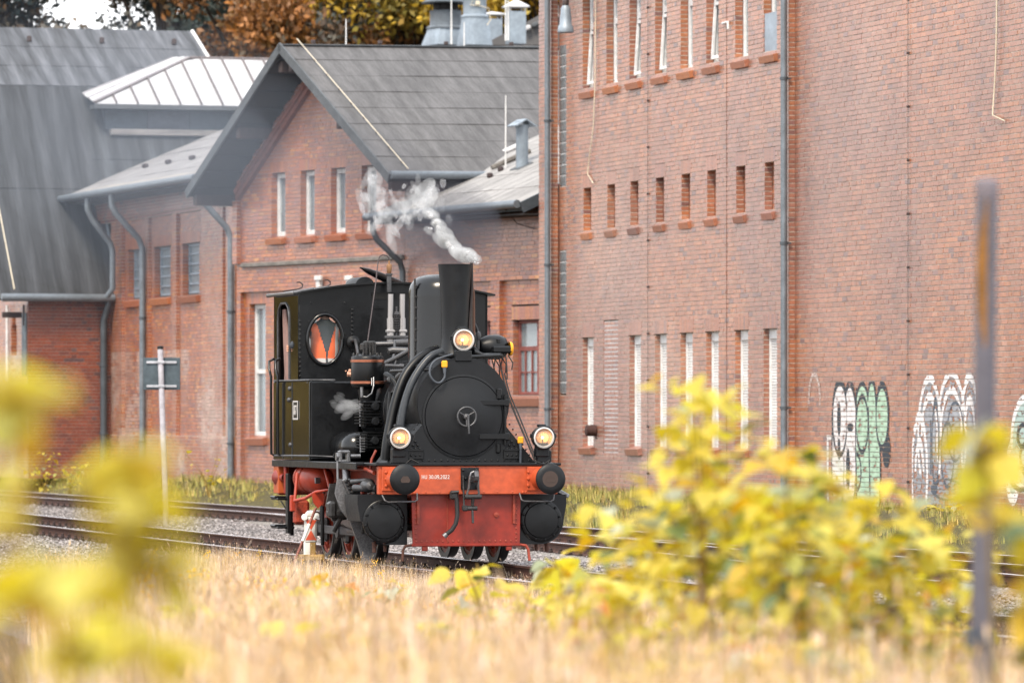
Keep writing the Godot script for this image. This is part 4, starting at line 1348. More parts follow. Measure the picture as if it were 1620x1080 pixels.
func arc(c: Vector2, r: float, a0: float, a1: float, n: int) -> Array:
	var out := []
	for i in n + 1:
		var a := lerpf(a0, a1, float(i) / n)
		out.append(c + Vector2(cos(a), sin(a)) * r)
	return out

func bolts(mb: MB, pts: Array, r: float, h: float, dir := Vector3(0, 0, 1)):
	var bs := Basis(Quaternion(Vector3.UP, dir)) if dir != Vector3.DOWN else Basis(Vector3.RIGHT, PI)
	for p in pts:
		mb.lathe([Vector2(r, -0.002), Vector2(r, h * 0.55), Vector2(r * 0.6, h), Vector2(0, h * 1.05)], Transform3D(bs, p), 6)

func ring_pts(c: Vector3, r: float, n: int, a0 := 0.0) -> Array:
	var out := []
	for i in n:
		var a := a0 + TAU * i / n
		out.append(c + Vector3(cos(a) * r, sin(a) * r, 0))
	return out

func lamp(L: Node3D, c: Vector3, r: float, foot: float):
	# oil-lamp shaped electric headlamp: c is the centre of the glass
	var mb := MB.new()
	mb.lathe([Vector2(0, -0.26), Vector2(r * 0.55, -0.26), Vector2(r * 0.8, -0.2), Vector2(r, -0.12), Vector2(r * 1.02, -0.02), Vector2(r * 1.12, -0.015), Vector2(r * 1.14, 0.02), Vector2(r * 1.03, 0.03), Vector2(r * 0.97, 0.012)], fw(c), 28)
	mb.box(c + Vector3(0, -r - foot * 0.5, -0.1), Vector3(r * 1.25, foot, 0.14), 0.01)
	mb.box(c + Vector3(0, -r * 0.8, -0.1), Vector3(r * 1.1, r * 0.6, 0.16), 0.01)
	mb.box(c + Vector3(0, r * 1.12, -0.1), Vector3(r * 0.7, 0.035, 0.12), 0.01)
	for s in [-1.0, 1.0]:
		mb.box(c + Vector3(s * r * 1.16, 0.02, -0.02), Vector3(0.03, 0.05, 0.03), 0.006)
	var o := part(L, "headlight", mb, M.black_matt)
	mb = MB.new()
	mb.lathe([Vector2(r * 0.98, 0.0), Vector2(r * 1.0, 0.024), Vector2(r * 0.86, 0.03), Vector2(r * 0.82, 0.005), Vector2(r * 0.84, -0.01)], fw(c), 32)
	part(o, "rim", mb, M.lampring)
	mb = MB.new()
	mb.lathe([Vector2(0.0, -0.11), Vector2(r * 0.4, -0.1), Vector2(r * 0.68, -0.065), Vector2(r * 0.86, -0.006)], fw(c), 28, 0.3)
	part(o, "reflector", mb, M.reflector)
	mb = MB.new()
	mb.lathe([Vector2(0, 0.012), Vector2(r * 0.5, 0.01), Vector2(r * 0.84, 0.0)], fw(c), 28, 0.3)
	part(o, "lens", mb, M.lens)
	mb = MB.new()
	mb.lathe([Vector2(0, -0.02), Vector2(0.012, -0.015), Vector2(0.016, 0), Vector2(0.012, 0.014), Vector2(0, 0.018)], fw(c + Vector3(0, 0, -0.055)), 12)
	part(o, "bulb", mb, M.bulb)
	mb = MB.new()
	mb.tube([c + Vector3(0, -r * 0.75, -0.05), c + Vector3(0, -0.015, -0.055)], 0.008, 6)
	part(o, "bulb_holder", mb, M.brass)
	var li := OmniLight3D.new()
	li.name = "headlight_lamp"
	li.light_color = Color(1.0, 0.78, 0.46)
	li.light_energy = 0.0006
	li.light_size = 0.016
	li.omni_range = 40.0
	li.omni_attenuation = 2.0
	li.shadow_enabled = true
	li.position = c + Vector3(0, 0, -0.03)
	o.add_child(li, true)

func wheel(L: Node3D, x: float, z: float, r: float, outer: float):
	var bs := Basis(Vector3(0, 0, 1), -PI / 2 * outer)   # lathe axis outwards
	var w := MB.new()
	w.lathe([Vector2(r - 0.055, -0.06), Vector2(r + 0.028, -0.065), Vector2(r + 0.03, -0.04), Vector2(r + 0.004, -0.03), Vector2(r, 0.05), Vector2(r - 0.012, 0.065), Vector2(r - 0.06, 0.065), Vector2(r - 0.055, -0.06)], Transform3D(bs, Vector3(x, r, z)), 44)
	var o := part(L, "wheel", w, M.oily)
	w = MB.new()
	w.lathe([Vector2(r - 0.1, -0.045), Vector2(r - 0.054, -0.05), Vector2(r - 0.054, 0.05), Vector2(r - 0.1, 0.045), Vector2(r - 0.105, 0), Vector2(r - 0.1, -0.045)], Transform3D(bs, Vector3(x, r, z)), 40)
	w.lathe([Vector2(0, -0.09), Vector2(0.09, -0.09), Vector2(0.1, 0.08), Vector2(0.05, 0.11), Vector2(0, 0.11)], Transform3D(bs, Vector3(x, r, z)), 20)
	for k in 10:
		var a := TAU * k / 10
		var d := Vector3(0, cos(a), sin(a))
		w.tube([Vector3(x, r, z) + d * 0.08, Vector3(x, r, z) + d * (r - 0.09)], [0.035, 0.026], 6)
	part(o, "spokes", w, M.red_dirty)
	w = MB.new()
	w.box(Vector3(x + outer * 0.09, r - 0.1, z + 0.06), Vector3(0.07, 0.3, 0.2), 0.05)
	part(o, "crank", w, M.oily)

func window_plate(mb: MB, x0: float, x1: float, y0: float, y1f: Callable, z: float, cx: float, cy: float, rx: float, ry: float, th: float):
	# a plate with an oval hole: outer edge follows y1f(x) on top
	var n := 48
	for k in n:
		var p := []
		for j in 2:
			var a := TAU * (k + j) / n
			var c := cos(a); var s := sin(a)
			var i := Vector2(cx + rx * c, cy + ry * s)
			# ray to the outline
			var t := 1e9
			if c > 1e-6: t = minf(t, (x1 - cx) / c)
			if c < -1e-6: t = minf(t, (x0 - cx) / c)
			if s > 1e-6:
				var ty: float = (y1f.call(cx) - cy) / s
				for it in 6: ty = (y1f.call(clampf(cx + c * minf(ty, t), x0, x1)) - cy) / s
				t = minf(t, ty)
			if s < -1e-6: t = minf(t, (y0 - cy) / s)
			p.append([i, Vector2(cx + c * t, cy + s * t)])
		for g in [0.0, -th]:
			var nz := Vector3(0, 0, 1 if g == 0.0 else -1)
			mb.quad(Vector3(p[0][0].x, p[0][0].y, z + g), Vector3(p[0][1].x, p[0][1].y, z + g), Vector3(p[1][1].x, p[1][1].y, z + g), Vector3(p[1][0].x, p[1][0].y, z + g), nz)
		var m: Vector2 = ((p[0][0] + p[1][0]) * 0.5 - Vector2(cx, cy))
		mb.quad(Vector3(p[0][0].x, p[0][0].y, z), Vector3(p[1][0].x, p[1][0].y, z), Vector3(p[1][0].x, p[1][0].y, z - th), Vector3(p[0][0].x, p[0][0].y, z - th), Vector3(-m.x, -m.y, 0).normalized())
	# the corners that the fan of rays cuts off
	for cxr in [x0, x1]:
		for top in [true, false]:
			var yc: float = y1f.call(cxr) if top else y0
			var a := atan2(yc - cy, cxr - cx)
			var st := TAU / n
			var a0 := floorf(a / st) * st; var a1 := a0 + st
			var q := []
			for aa in [a0, a1]:
				var c := cos(aa); var s := sin(aa)
				var t := 1e9
				if absf(c) > 1e-6: t = minf(t, ((x1 if c > 0 else x0) - cx) / c)
				if s > 0:
					var ty: float = (y1f.call(cxr) - cy) / s
					for it in 6: ty = (y1f.call(clampf(cx + c * minf(ty, t), x0, x1)) - cy) / s
					t = minf(t, ty)
				elif s < 0: t = minf(t, (y0 - cy) / s)
				q.append(Vector2(cx + c * t, cy + s * t))
			for g in [0.0, -th]:
				var nz := Vector3(0, 0, 1 if g == 0.0 else -1)
				mb.tri(Vector3(q[0].x, q[0].y, z + g), Vector3(cxr, yc, z + g), Vector3(q[1].x, q[1].y, z + g), nz, nz, nz)

func locomotive():
	var L := thing("steam_locomotive", "small black tank engine with red buffer beam, lit lamps and a steaming chimney", "locomotive", LOCO_AT, "", LOCO_TURN)
	var mb := MB.new()
	# --- buffer beam
	mb.box(Vector3(0, 1.005, -0.05), Vector3(2.17, 0.335, 0.1), 0.008)
	var beam := part(L, "buffer_beam", mb, M.vermilion)
	mb = MB.new()
	var pts := []
	for k in 9: pts.append(Vector3(-0.7 + k * 0.175 + 0.01 * (k % 2), 0.865, 0.0))
	bolts(mb, pts, 0.011, 0.008)
	for s in [-1.0, 1.0]:
		bolts(mb, [Vector3(s * 0.98 - 0.02, 1.1, 0.02), Vector3(s * 0.98 - 0.02, 1.02, 0.02), Vector3(s * 0.98 - 0.02, 0.94, 0.02), Vector3(s * 0.72, 1.1, 0.02), Vector3(s * 0.72, 1.02, 0.02), Vector3(s * 0.72, 0.94, 0.02), Vector3(s * 0.66, 0.86, 0.0)], 0.02, 0.022)
	part(beam, "bolts", mb, M.vermilion)
	var tm := TextMesh.new()
	var fnt := SystemFont.new()
	fnt.font_names = PackedStringArray(["Droid Sans"]); fnt.font_weight = 500
	tm.font = fnt
	tm.text = "HU 30.09.2022"
	tm.font_size = 32
	tm.pixel_size = 0.00162
	tm.depth = 0.002
	put(beam, "lettering", tm, M.paint_white, Transform3D(Basis().scaled(Vector3(1.0, 1.15, 1.0)), lp(689, 754.5, 0.003)))
	# --- running board and its edge angle
	mb = MB.new()
	mb.box(Vector3(0, 1.19, -0.3), Vector3(2.24, 0.03, 0.66), 0.006)
	mb.box(Vector3(0, 1.19, -3.1), Vector3(2.44, 0.03, 4.94), 0.006)
	part(L, "running_board", mb, M.black)
	mb = MB.new()
	for s in [-1.0, 1.0]: mb.box(Vector3(s * 1.21, 1.155, -3.1), Vector3(0.02, 0.06, 4.94), 0.004)
	part(L, "edge_angle", mb, M.black)
	# --- red plate under the beam, rivets round its edge
	mb = MB.new()
	mb.prism(PackedVector2Array([Vector2(-0.655, 0.84), Vector2(-0.64, 0.25), Vector2(0.655, 0.25), Vector2(0.665, 0.84)]), -0.16, -0.13)
	mb.box(Vector3(0.0, 0.238, -0.12), Vector3(1.32, 0.03, 0.07), 0.008)
	for s in [-0.5, 0.52]: mb.box(Vector3(s, 0.2, -0.12), Vector3(0.07, 0.06, 0.05), 0.01)
	var apron := part(L, "front_plate", mb, M.red)
	mb = MB.new()
	pts = []
	for k in 20: pts.append(Vector3(-0.6 + k * 0.0638, 0.285, -0.13))
	for k in 9: pts.append(Vector3(-0.605, 0.32 + k * 0.057, -0.13)); pts.append(Vector3(0.61, 0.32 + k * 0.057, -0.13))
	bolts(mb, pts, 0.012, 0.009)
	mb.lathe([Vector2(0.03, 0), Vector2(0.03, 0.015), Vector2(0, 0.02)], fw(lp(785, 814, -0.13)), 12)
	mb.box(Vector3(-0.225, 0.55, -0.127), Vector3(0.012, 0.58, 0.012), 0.004)
	part(apron, "rivets", mb, M.red_dirty)
	# guard irons
	for s in [-1.0, 1.0]:
		mb = MB.new()
		mb.tube([Vector3(s * 0.66, 0.24, -0.13), Vector3(s * 0.73, 0.23, -0.13), Vector3(s * 0.76, 0.18, -0.13), Vector3(s * 0.77, 0.05, -0.11)], 0.018, 6)
		part(L, "guard_iron", mb, M.red_dirty if s > 0 else M.rust)
	# --- buffers
	for s in [-1.0, 1.0]:
		var c := Vector3(s * 0.877, 1.02, 0)
		mb = MB.new()
		mb.box(c + Vector3(0, 0, 0.012), Vector3(0.34, 0.28, 0.024), 0.006)
		mb.lathe([Vector2(0.13, 0.02), Vector2(0.125, 0.05), Vector2(0.095, 0.1), Vector2(0.088, 0.3), Vector2(0.1, 0.31), Vector2(0.1, 0.34)], fw(c), 24)
		var o := part(L, "buffer", mb, M.vermilion)
		mb = MB.new()
		mb.lathe([Vector2(0.06, 0.3), Vector2(0.06, 0.455)], fw(c), 16)
		part(o, "plunger", mb, M.steel_dull)
		mb = MB.new()
		mb.lathe([Vector2(0.06, 0.44), Vector2(0.165, 0.455), Vector2(0.178, 0.462), Vector2(0.18, 0.475), Vector2(0.172, 0.487), Vector2(0.12, 0.497 if s > 0 else 0.505), Vector2(0.0, 0.5 if s > 0 else 0.515)], fw(c), 36)
		var head := part(o, "head", mb, M.black_matt)
		mb = MB.new()
		for k in 5:
			mb.lathe([Vector2(0.0, 0.0), Vector2(0.03, 0.001)], fw(c + Vector3(-0.03 + k * 0.014, -0.01 + (k % 2) * 0.02, 0.5016 if s > 0 else 0.5165)), 10)
		if s > 0: mb.lathe([Vector2(0.0, 0.0), Vector2(0.095, -0.002)], fw(c + Vector3(-0.01, 0.0, 0.5008)), 24)
		part(head, "grease_patch", mb, sub_mat(M.soot, Color(0.24, 0.19, 0.17)))
		# handrail loop below the beam
		mb = MB.new()
		mb.tube([Vector3(s * 0.62, 0.85, 0.0), Vector3(s * 0.63, 0.775, 0.05), Vector3(s * 0.66, 0.755, 0.06), Vector3(s * 0.98, 0.75, 0.06), Vector3(s * 1.02, 0.77, 0.05), Vector3(s * 1.04, 0.83, 0.0)], 0.011, 6)
		part(L, "shunter_handrail", mb, M.steel_dull)
	# --- draw hook, coupling, brake hose
	mb = MB.new()
	mb.box(lp(743, 757, 0.015), Vector3(0.215, 0.26, 0.03), 0.006)
	var hook := part(L, "draw_gear", mb, M.black_matt)
	mb = MB.new()
	var hc := lp(743, 757, 0.03)
	bolts(mb, [hc + Vector3(-0.08, 0.1, 0), hc + Vector3(0.08, 0.1, 0), hc + Vector3(-0.08, -0.1, 0), hc + Vector3(0.08, -0.1, 0), hc + Vector3(-0.05, 0.0, 0)], 0.02, 0.02)
	part(hook, "bolts", mb, M.black)
	mb = MB.new()
	mb.prism(PackedVector2Array([Vector2(0, -0.035), Vector2(0.16, -0.04), Vector2(0.23, -0.02), Vector2(0.25, 0.03), Vector2(0.22, 0.09), Vector2(0.2, 0.1), Vector2(0.205, 0.03), Vector2(0.17, 0.02), Vector2(0, 0.035)]), -0.025, 0.025)
	put(hook, "hook", mb.done(), M.steel_dull, Transform3D(Basis(Vector3(0, 0, 1), Vector3(0, 1, 0), Vector3(-1, 0, 0)), Vector3(hc.x + 0.03, hc.y + 0.0, 0.02)))
	mb = MB.new()
	var top := lp(750, 752, 0.2)
	for s in [-1.0, 1.0]:
		mb.tube([top + Vector3(0.0, 0.045, 0), top + Vector3(s * 0.035, 0.03, 0), top + Vector3(s * 0.05, -0.02, 0), top + Vector3(s * 0.056, -0.14, -0.03), top + Vector3(s * 0.07, -0.2, -0.05), top + Vector3(s * 0.07, -0.25, -0.06)], 0.014, 8)
	part(hook, "shackle", mb, M.steel)
	mb = MB.new()
	mb.tube([top + Vector3(-0.1, -0.25, -0.06), top + Vector3(0.1, -0.25, -0.06)], 0.03, 10)
	mb.tube([top + Vector3(0, -0.24, -0.06), top + Vector3(0, -0.36, -0.08)], 0.02, 8)
	mb.tube([top + Vector3(-0.115, -0.385, -0.09), top + Vector3(0.055, -0.385, -0.09)], 0.03, 10)
	mb.box(top + Vector3(-0.09, -0.385, -0.09), Vector3(0.07, 0.07, 0.07), 0.015)
	mb.tube([top + Vector3(0, -0.38, -0.09), top + Vector3(0.0, -0.56, -0.06)], 0.015, 8)
	mb.tube([top + Vector3(-0.1, 0.0, -0.14), top + Vector3(-0.1, -0.36, -0.09)], 0.012, 6)
	part(hook, "screw_coupling", mb, M.oily)
	mb = MB.new()
	var hb := lp(718, 783, 0.03)
	mb.box(hb, Vector3(0.1, 0.11, 0.08), 0.02)
	mb.tube([hb + Vector3(-0.04, 0.03, 0.03), hb + Vector3(0.05, 0.04, 0.04)], 0.02, 8)
	var hose := part(L, "brake_hose", mb, M.oily)
	mb = MB.new()
	mb.tube([hb + Vector3(0.02, -0.03, 0.05), lp(723, 800, 0.08), lp(723.5, 815, 0.1), lp(721, 828, 0.1), lp(715, 838, 0.09), lp(706, 845, 0.08)], 0.026, 10)
	part(hose, "hose", mb, M.rubber)
	mb = MB.new()
	mb.tube([lp(706.5, 844.5, 0.08), lp(702, 848.5, 0.075)], [0.03, 0.034], 10)
	part(hose, "coupling_head", mb, M.steel)
	# --- cylinders
	for s in [-1.0, 1.0]:
		var cx: float = s * 0.955
		mb = MB.new()
		var poly := PackedVector2Array([Vector2(s * 0.67, 0.83), Vector2(s * 1.27, 0.83), Vector2(s * 1.27, 0.72), Vector2(s * 1.235, 0.52)])
		for q in arc(Vector2(cx, 0.52), 0.28, 0.0 if s > 0 else PI, -PI / 2, 8):
			if q.y < 0.5: poly.append(q)
		poly.append(Vector2(s * 0.67, 0.24))
		mb.prism(poly, -1.0, -0.3)
		var o := part(L, "cylinder", mb, M.black_matt)
		mb = MB.new()
		mb.lathe([Vector2(0.255, -0.01), Vector2(0.255, 0.02), Vector2(0.245, 0.028), Vector2(0.21, 0.03), Vector2(0.2, 0.045), Vector2(0.12, 0.055), Vector2(0, 0.058)], fw(Vector3(cx, 0.52, -0.3)), 36)
		var cov := part(o, "cover", mb, M.black)
		mb = MB.new()
		bolts(mb, ring_pts(Vector3(cx, 0.52, -0.272), 0.228, 12, 0.2), 0.016, 0.02)
		part(cov, "bolts", mb, M.black)
		mb = MB.new()
		mb.tube([Vector3(s * 0.92, 0.26, -0.4), Vector3(s * 0.92, 0.16, -0.38)], 0.02, 8)
		mb.tube([Vector3(s * 1.05, 0.27, -0.4), Vector3(s * 1.05, 0.15, -0.38)], 0.025, 8)
		part(o, "drain_cock", mb, M.rust)
	# footplate corner by the right cylinder
	mb = MB.new()
	mb.box(Vector3(1.2, 0.86, -0.45), Vector3(0.24, 0.05, 0.3), 0.01, Basis(Vector3(0, 0, 1), -0.5))
	part(L, "footplate", mb, M.steel)
	# --- smokebox with the flared front plate
	var prof := func(r: float, hw: float, y0: float) -> PackedVector2Array:
		var p := PackedVector2Array()
		p.append(Vector2(hw, y0))
		for q in arc(Vector2(0, 1.9), r, -0.45, PI + 0.45, 30): p.append(q)
		p.append(Vector2(-hw, y0))
		return p
	mb = MB.new()
	mb.prism(prof.call(0.555, 0.875, 1.205), -0.29, -0.25)
	var front := part(L, "smokebox_front", mb, M.black_matt)
	mb = MB.new()
	mb.prism(prof.call(0.54, 0.85, 1.205), -1.2, -0.285)
	part(L, "smokebox", mb, M.black_matt)
	mb = MB.new()
	pts = []
	for k in 22: pts.append(Vector3(-0.8 + k * 0.0762, 1.235, -0.25))
	for s in [-1.0, 1.0]:
		for k in 7: pts.append(Vector3(s * (0.80 - k * 0.040), 1.3 + k * 0.06, -0.25))
	bolts(mb, pts, 0.012, 0.009)
	for s in [-1.0, 1.0]:
		mb.box(Vector3(s * 0.585, 1.355, -0.235), Vector3(0.19, 0.025, 0.04), 0.004)
		mb.box(Vector3(s * 0.585, 1.3, -0.24), Vector3(0.2, 0.1, 0.02), 0.004)
		for row in 4:
			for k in range([3, 3, 2, 1][row]):
				bolts(mb, [Vector3(s * 0.585 + (k - ([3, 3, 2, 1][row] - 1) * 0.5) * 0.055, 1.295 + row * 0.042 + (0.035 if row > 0 else 0.0), -0.235)], 0.015, 0.014)
	part(front, "rivets", mb, M.black)
	mb = MB.new()
	var dc := Vector3(0, 1.75, -0.25)
	mb.lathe([Vector2(0.5, -0.005), Vector2(0.5, 0.012), Vector2(0.475, 0.016), Vector2(0.47, 0.004)], fw(dc), 64)
	mb.lathe([Vector2(0.47, 0.0), Vector2(0.465, 0.02), Vector2(0.42, 0.026), Vector2(0.36, 0.035), Vector2(0.26, 0.062), Vector2(0.14, 0.08), Vector2(0.0, 0.085)], fw(dc), 64, 0.5)
	var door := part(L, "smokebox_door", mb, M.black_matt)
	mb = MB.new()
	for y in [0.165, -0.235]:
		mb.box(dc + Vector3(0.36, y, 0.05), Vector3(0.36, 0.062, 0.022), 0.005)
		mb.box(dc + Vector3(0.52, y, 0.03), Vector3(0.06, 0.09, 0.06), 0.01)
	mb.tube([dc + Vector3(0.5, 0.26, 0.035), dc + Vector3(0.5, -0.33, 0.035)], 0.016, 8)
	mb.box(dc + Vector3(0.43, 0.27, 0.02), Vector3(0.06, 0.13, 0.05), 0.012)
	mb.box(dc + Vector3(0.42, -0.37, 0.015), Vector3(0.05, 0.12, 0.04), 0.012)
	part(door, "hinge", mb, M.black)
	mb = MB.new()
	var wp := []
	for k in 33: wp.append(dc + Vector3(cos(TAU * k / 32) * 0.112, sin(TAU * k / 32) * 0.112, 0.17))
	mb.tube(wp, 0.012, 8, false)
	for k in 3:
		var a := TAU * k / 3 + 0.55
		mb.tube([dc + Vector3(0, 0, 0.15), dc + Vector3(cos(a) * 0.11, sin(a) * 0.11, 0.17)], 0.011, 6)
	mb.lathe([Vector2(0.035, 0.08), Vector2(0.035, 0.17), Vector2(0.0, 0.185)], fw(dc), 12)
	mb.tube([dc + Vector3(0.01, 0.02, 0.19), dc + Vector3(0.02, -0.2, 0.2)], 0.013, 6)
	part(door, "handwheel", mb, M.steel_dull)
	# --- boiler
	mb = MB.new()
	mb.lathe([Vector2(0.6, -4.05), Vector2(0.6, -1.2)], fw(Vector3(0, 1.83, 0)), 40)
	var boiler := part(L, "boiler", mb, M.black)
	mb = MB.new()
	for z in [-1.25, -1.9, -2.6, -3.3]: mb.lathe([Vector2(0.6, -0.03), Vector2(0.608, -0.028), Vector2(0.608, 0.028), Vector2(0.6, 0.03)], fw(Vector3(0, 1.83, z)), 40)
	part(boiler, "boiler_band", mb, M.black_gloss)
	# --- chimney
	mb = MB.new()
	mb.lathe([Vector2(0.40, 2.33), Vector2(0.30, 2.4), Vector2(0.215, 2.47), Vector2(0.175, 2.55), Vector2(0.158, 2.7), Vector2(0.158, 2.85), Vector2(0.168, 3.1), Vector2(0.188, 3.4), Vector2(0.199, 3.53), Vector2(0.203, 3.56), Vector2(0.178, 3.56), Vector2(0.15, 3.2), Vector2(0.13, 2.5)], Transform3D(Basis(), Vector3(0, 0, -0.68)), 40)
	var ch := part(L, "chimney", mb, M.black_matt)
	mb = MB.new()
	bolts(mb, [Vector3(-0.2, 2.475, -0.5), Vector3(-0.12, 2.49, -0.48), Vector3(-0.04, 2.49, -0.46), Vector3(0.05, 2.49, -0.46)], 0.016, 0.02)
	part(ch, "bolts", mb, M.black)
	mb = MB.new()
	mb.tube([Vector3(0.2, 3.58, -0.68), Vector3(0.205, 3.3, -0.68), Vector3(0.17, 2.9, -0.64), Vector3(0.15, 2.5, -0.6)], 0.02, 8)
	part(L, "exhaust_pipe", mb, sub_mat(M.oily, Color(0.22, 0.18, 0.17)))
	# --- dome
	mb = MB.new()
	mb.lathe([Vector2(0.5, 2.26), Vector2(0.42, 2.34), Vector2(0.405, 2.45), Vector2(0.40, 3.18), Vector2(0.395, 3.26), Vector2(0.375, 3.33), Vector2(0.335, 3.39), Vector2(0.28, 3.425), Vector2(0.18, 3.45), Vector2(0.0, 3.46)], Transform3D(Basis(), Vector3(0, 0, -1.37)), 48, 0.6)
	var dome := part(L, "steam_dome", mb, M.black_gloss)
	mb = MB.new()
	mb.box(Vector3(-0.37, 2.85, -1.2), Vector3(0.02, 1.1, 0.03), 0.004)
	for k in 8: mb.box(Vector3(-0.36, 2.4 + k * 0.13, -1.19), Vector3(0.03, 0.03, 0.03), 0.006)
	part(dome, "seam_strip", mb, M.oily)
	# --- safety valves in front of the cab
	for px in [617.5, 636.0]:
		mb = MB.new()
		var a := lp(px, 503, -3.4); var b := lp(px + 0.5, 465, -3.4)
		mb.tube([a, b], 0.034, 12)
		mb.tube([a + Vector3(0, -0.32, 0), a], [0.045, 0.045], 12)
		mb.box(a + Vector3(0, -0.16, 0), Vector3(0.11, 0.04, 0.1), 0.01)
		part(L, "safety_valve", mb, sub_mat(M.lampring, Color(0.62, 0.61, 0.61)))
	mb = MB.new()
	var sc := lp(627, 500, -3.38)
	for k in 11: mb.lathe([Vector2(0.034, -0.009), Vector2(0.046, 0.0), Vector2(0.034, 0.009)], Transform3D(Basis(), sc + Vector3(0, 0.02 - k * 0.021, 0)), 14)
	mb.tube([sc + Vector3(0, 0.12, 0), sc + Vector3(0, -0.4, 0)], 0.014, 6)
	mb.box(sc + Vector3(0, 0.03, 0), Vector3(0.06, 0.05, 0.06), 0.01)
	mb.box(sc + Vector3(0, -0.26, 0), Vector3(0.3, 0.04, 0.1), 0.01)
	part(L, "valve_spring", mb, M.steel_dull)
	cab(L)
	motion(L)
	fittings(L)

func cab(L: Node3D):
	var hw := 1.21
	var z1 := -4.0
	var z0 := -5.45
	var floor_y := 1.21
	var rooff := func(x: float) -> float: return 3.41 - 0.13 * (x / 1.21) * (x / 1.21)
	var mb := MB.new()
	var wc := lp(513.5, 537, z1)
	# front in two halves, each with its oval window
	window_plate(mb, -hw, 0.0, floor_y, rooff, z1, wc.x, wc.y, 0.21, 0.30, 0.03)
	window_plate(mb, 0.0, hw, floor_y, rooff, z1, -wc.x, wc.y, 0.21, 0.30, 0.03)
	var front := part(L, "cab_front", mb, M.black)
	for s in [1.0, -1.0]:
		mb = MB.new()
		var ring := []
		for k in 41:
			var a := TAU * k / 40
			ring.append(Vector3(wc.x * s + cos(a) * 0.222, wc.y + sin(a) * 0.312, z1 + 0.012))
		mb.tube(ring, 0.024, 8, false)
		var o := part(L, "cab_window", mb, M.black_gloss)
		mb = MB.new()
		var last := Vector3()
		for k in 40:
			var a := TAU * k / 40; var b := TAU * (k + 1) / 40
			var c := Vector3(wc.x * s, wc.y, z1 - 0.012)
			mb.tri(c, c + Vector3(cos(a) * 0.215, sin(a) * 0.305, 0), c + Vector3(cos(b) * 0.215, sin(b) * 0.305, 0), Vector3(0, 0, 1), Vector3(0, 0, 1), Vector3(0, 0, 1))
		part(o, "pane", mb, M.cabglass)
		mb = MB.new()
		bolts(mb, ring_pts(Vector3(wc.x * s, wc.y, z1), 0.0, 1), 0.001, 0.001)
		for k in 14:
			var a := TAU * k / 14 + 0.2
			bolts(mb, [Vector3(wc.x * s + cos(a) * 0.265, wc.y + sin(a) * 0.355, z1)], 0.01, 0.008)
		part(o, "rivets", mb, M.black)
	# dark vent slot under the roof edge
	mb = MB.new()
	var v0 := lp(588, 473, z1 + 0.01); var v1 := lp(647, 463, z1 + 0.01)
	mb.box((v0 + v1) * 0.5 + Vector3(0.05, 0, -0.002), Vector3(v1.x - v0.x + 0.1, v1.y - v0.y, 0.012))
	part(front, "vent_slot", mb, sub_mat(M.soot, Color(0.02, 0.02, 0.02)))
	mb = MB.new()
	var pts := []
	for k in 13: pts.append(lp(474.5, 508 + k * 7.2, z1 + 0.002)); pts.append(lp(557.0, 490 + k * 6.4, z1 + 0.002))
	pts.append(lp(492, 479, z1 + 0.002)); pts.append(lp(545, 479, z1 + 0.002))
	bolts(mb, pts, 0.014, 0.011)
	mb.box(lp(600, 487, z1 + 0.012), Vector3(0.14, 0.014, 0.02)); mb.box(lp(642, 488, z1 + 0.012), Vector3(0.14, 0.014, 0.02))
	part(front, "rivets", mb, M.black)
	mb = MB.new()
	mb.tube([lp(472, 612, z1 + 0.03) + Vector3(-0.02, 0.05, 0.6), lp(528, 604, z1 + 0.6)], 0.012, 6)
	part(front, "handrail", mb, M.steel)
	# sides with a high door opening, dark opening rounded at the top
	for s in [-1.0, 1.0]:
		mb = MB.new()
		var oz0 := -5.22; var oz1 := -4.52
		var oy0 := 2.24; var oy1 := 3.17
		var x: float = s * hw
		var zc := (oz0 + oz1) * 0.5
		var plate := func(za: float, zb: float, ya: float, yb: float):
			mb.box(Vector3(x - s * 0.015, (ya + yb) * 0.5, (za + zb) * 0.5), Vector3(0.03, yb - ya, zb - za))
		var yr: float = rooff.call(hw)
		plate.call(oz1, z1, floor_y + 0.98, yr)
		plate.call(z0, oz0, floor_y + 0.98, yr)
		plate.call(oz0, oz1, oy1, yr)
		for k in 8:
			var a0 := PI / 2 * k / 8; var a1 := PI / 2 * (k + 1) / 8
			for e in [[oz0 + 0.2, -1.0], [oz1 - 0.2, 1.0]]:
				var p0 := Vector2(e[0] + e[1] * 0.2 * sin(a0), oy1 - 0.2 + 0.2 * cos(a0)); var p1 := Vector2(e[0] + e[1] * 0.2 * sin(a1), oy1 - 0.2 + 0.2 * cos(a1))
				var cc := Vector2(e[0] + e[1] * 0.2, oy1)
				for g in [0.0, 0.03]:
					var n := Vector3(s if g == 0.0 else -s, 0, 0)
					mb.tri(Vector3(x - s * g, p0.y, p0.x), Vector3(x - s * g, p1.y, p1.x), Vector3(x - s * g, cc.y, cc.x), n, n, n)
		var side := part(L, "cab_side", mb, M.side if s < 0 else M.black)
		mb = MB.new()
		mb.tube([Vector3(x, oy0 - 0.02, oz1), Vector3(x, oy1 - 0.2, oz1), Vector3(x, oy1 - 0.06, oz1 - 0.06), Vector3(x, oy1, oz1 - 0.2), Vector3(x, oy1, oz0 + 0.2), Vector3(x, oy1 - 0.06, oz0 + 0.06), Vector3(x, oy1 - 0.2, oz0), Vector3(x, oy0 - 0.02, oz0)], 0.016, 8)
		part(side, "beading", mb, M.steel_dull)
		# lower side: tank and bunker
		mb = MB.new()
		mb.box(Vector3(s * (hw - 0.31), 1.70, -3.63), Vector3(0.62, 0.97, 0.74), 0.02)
		var tank := part(L, "side_tank", mb, M.black)
		mb = MB.new()
		mb.box(Vector3(x + s * 0.004, 1.70, -4.36), Vector3(0.02, 0.975, 2.18), 0.006)
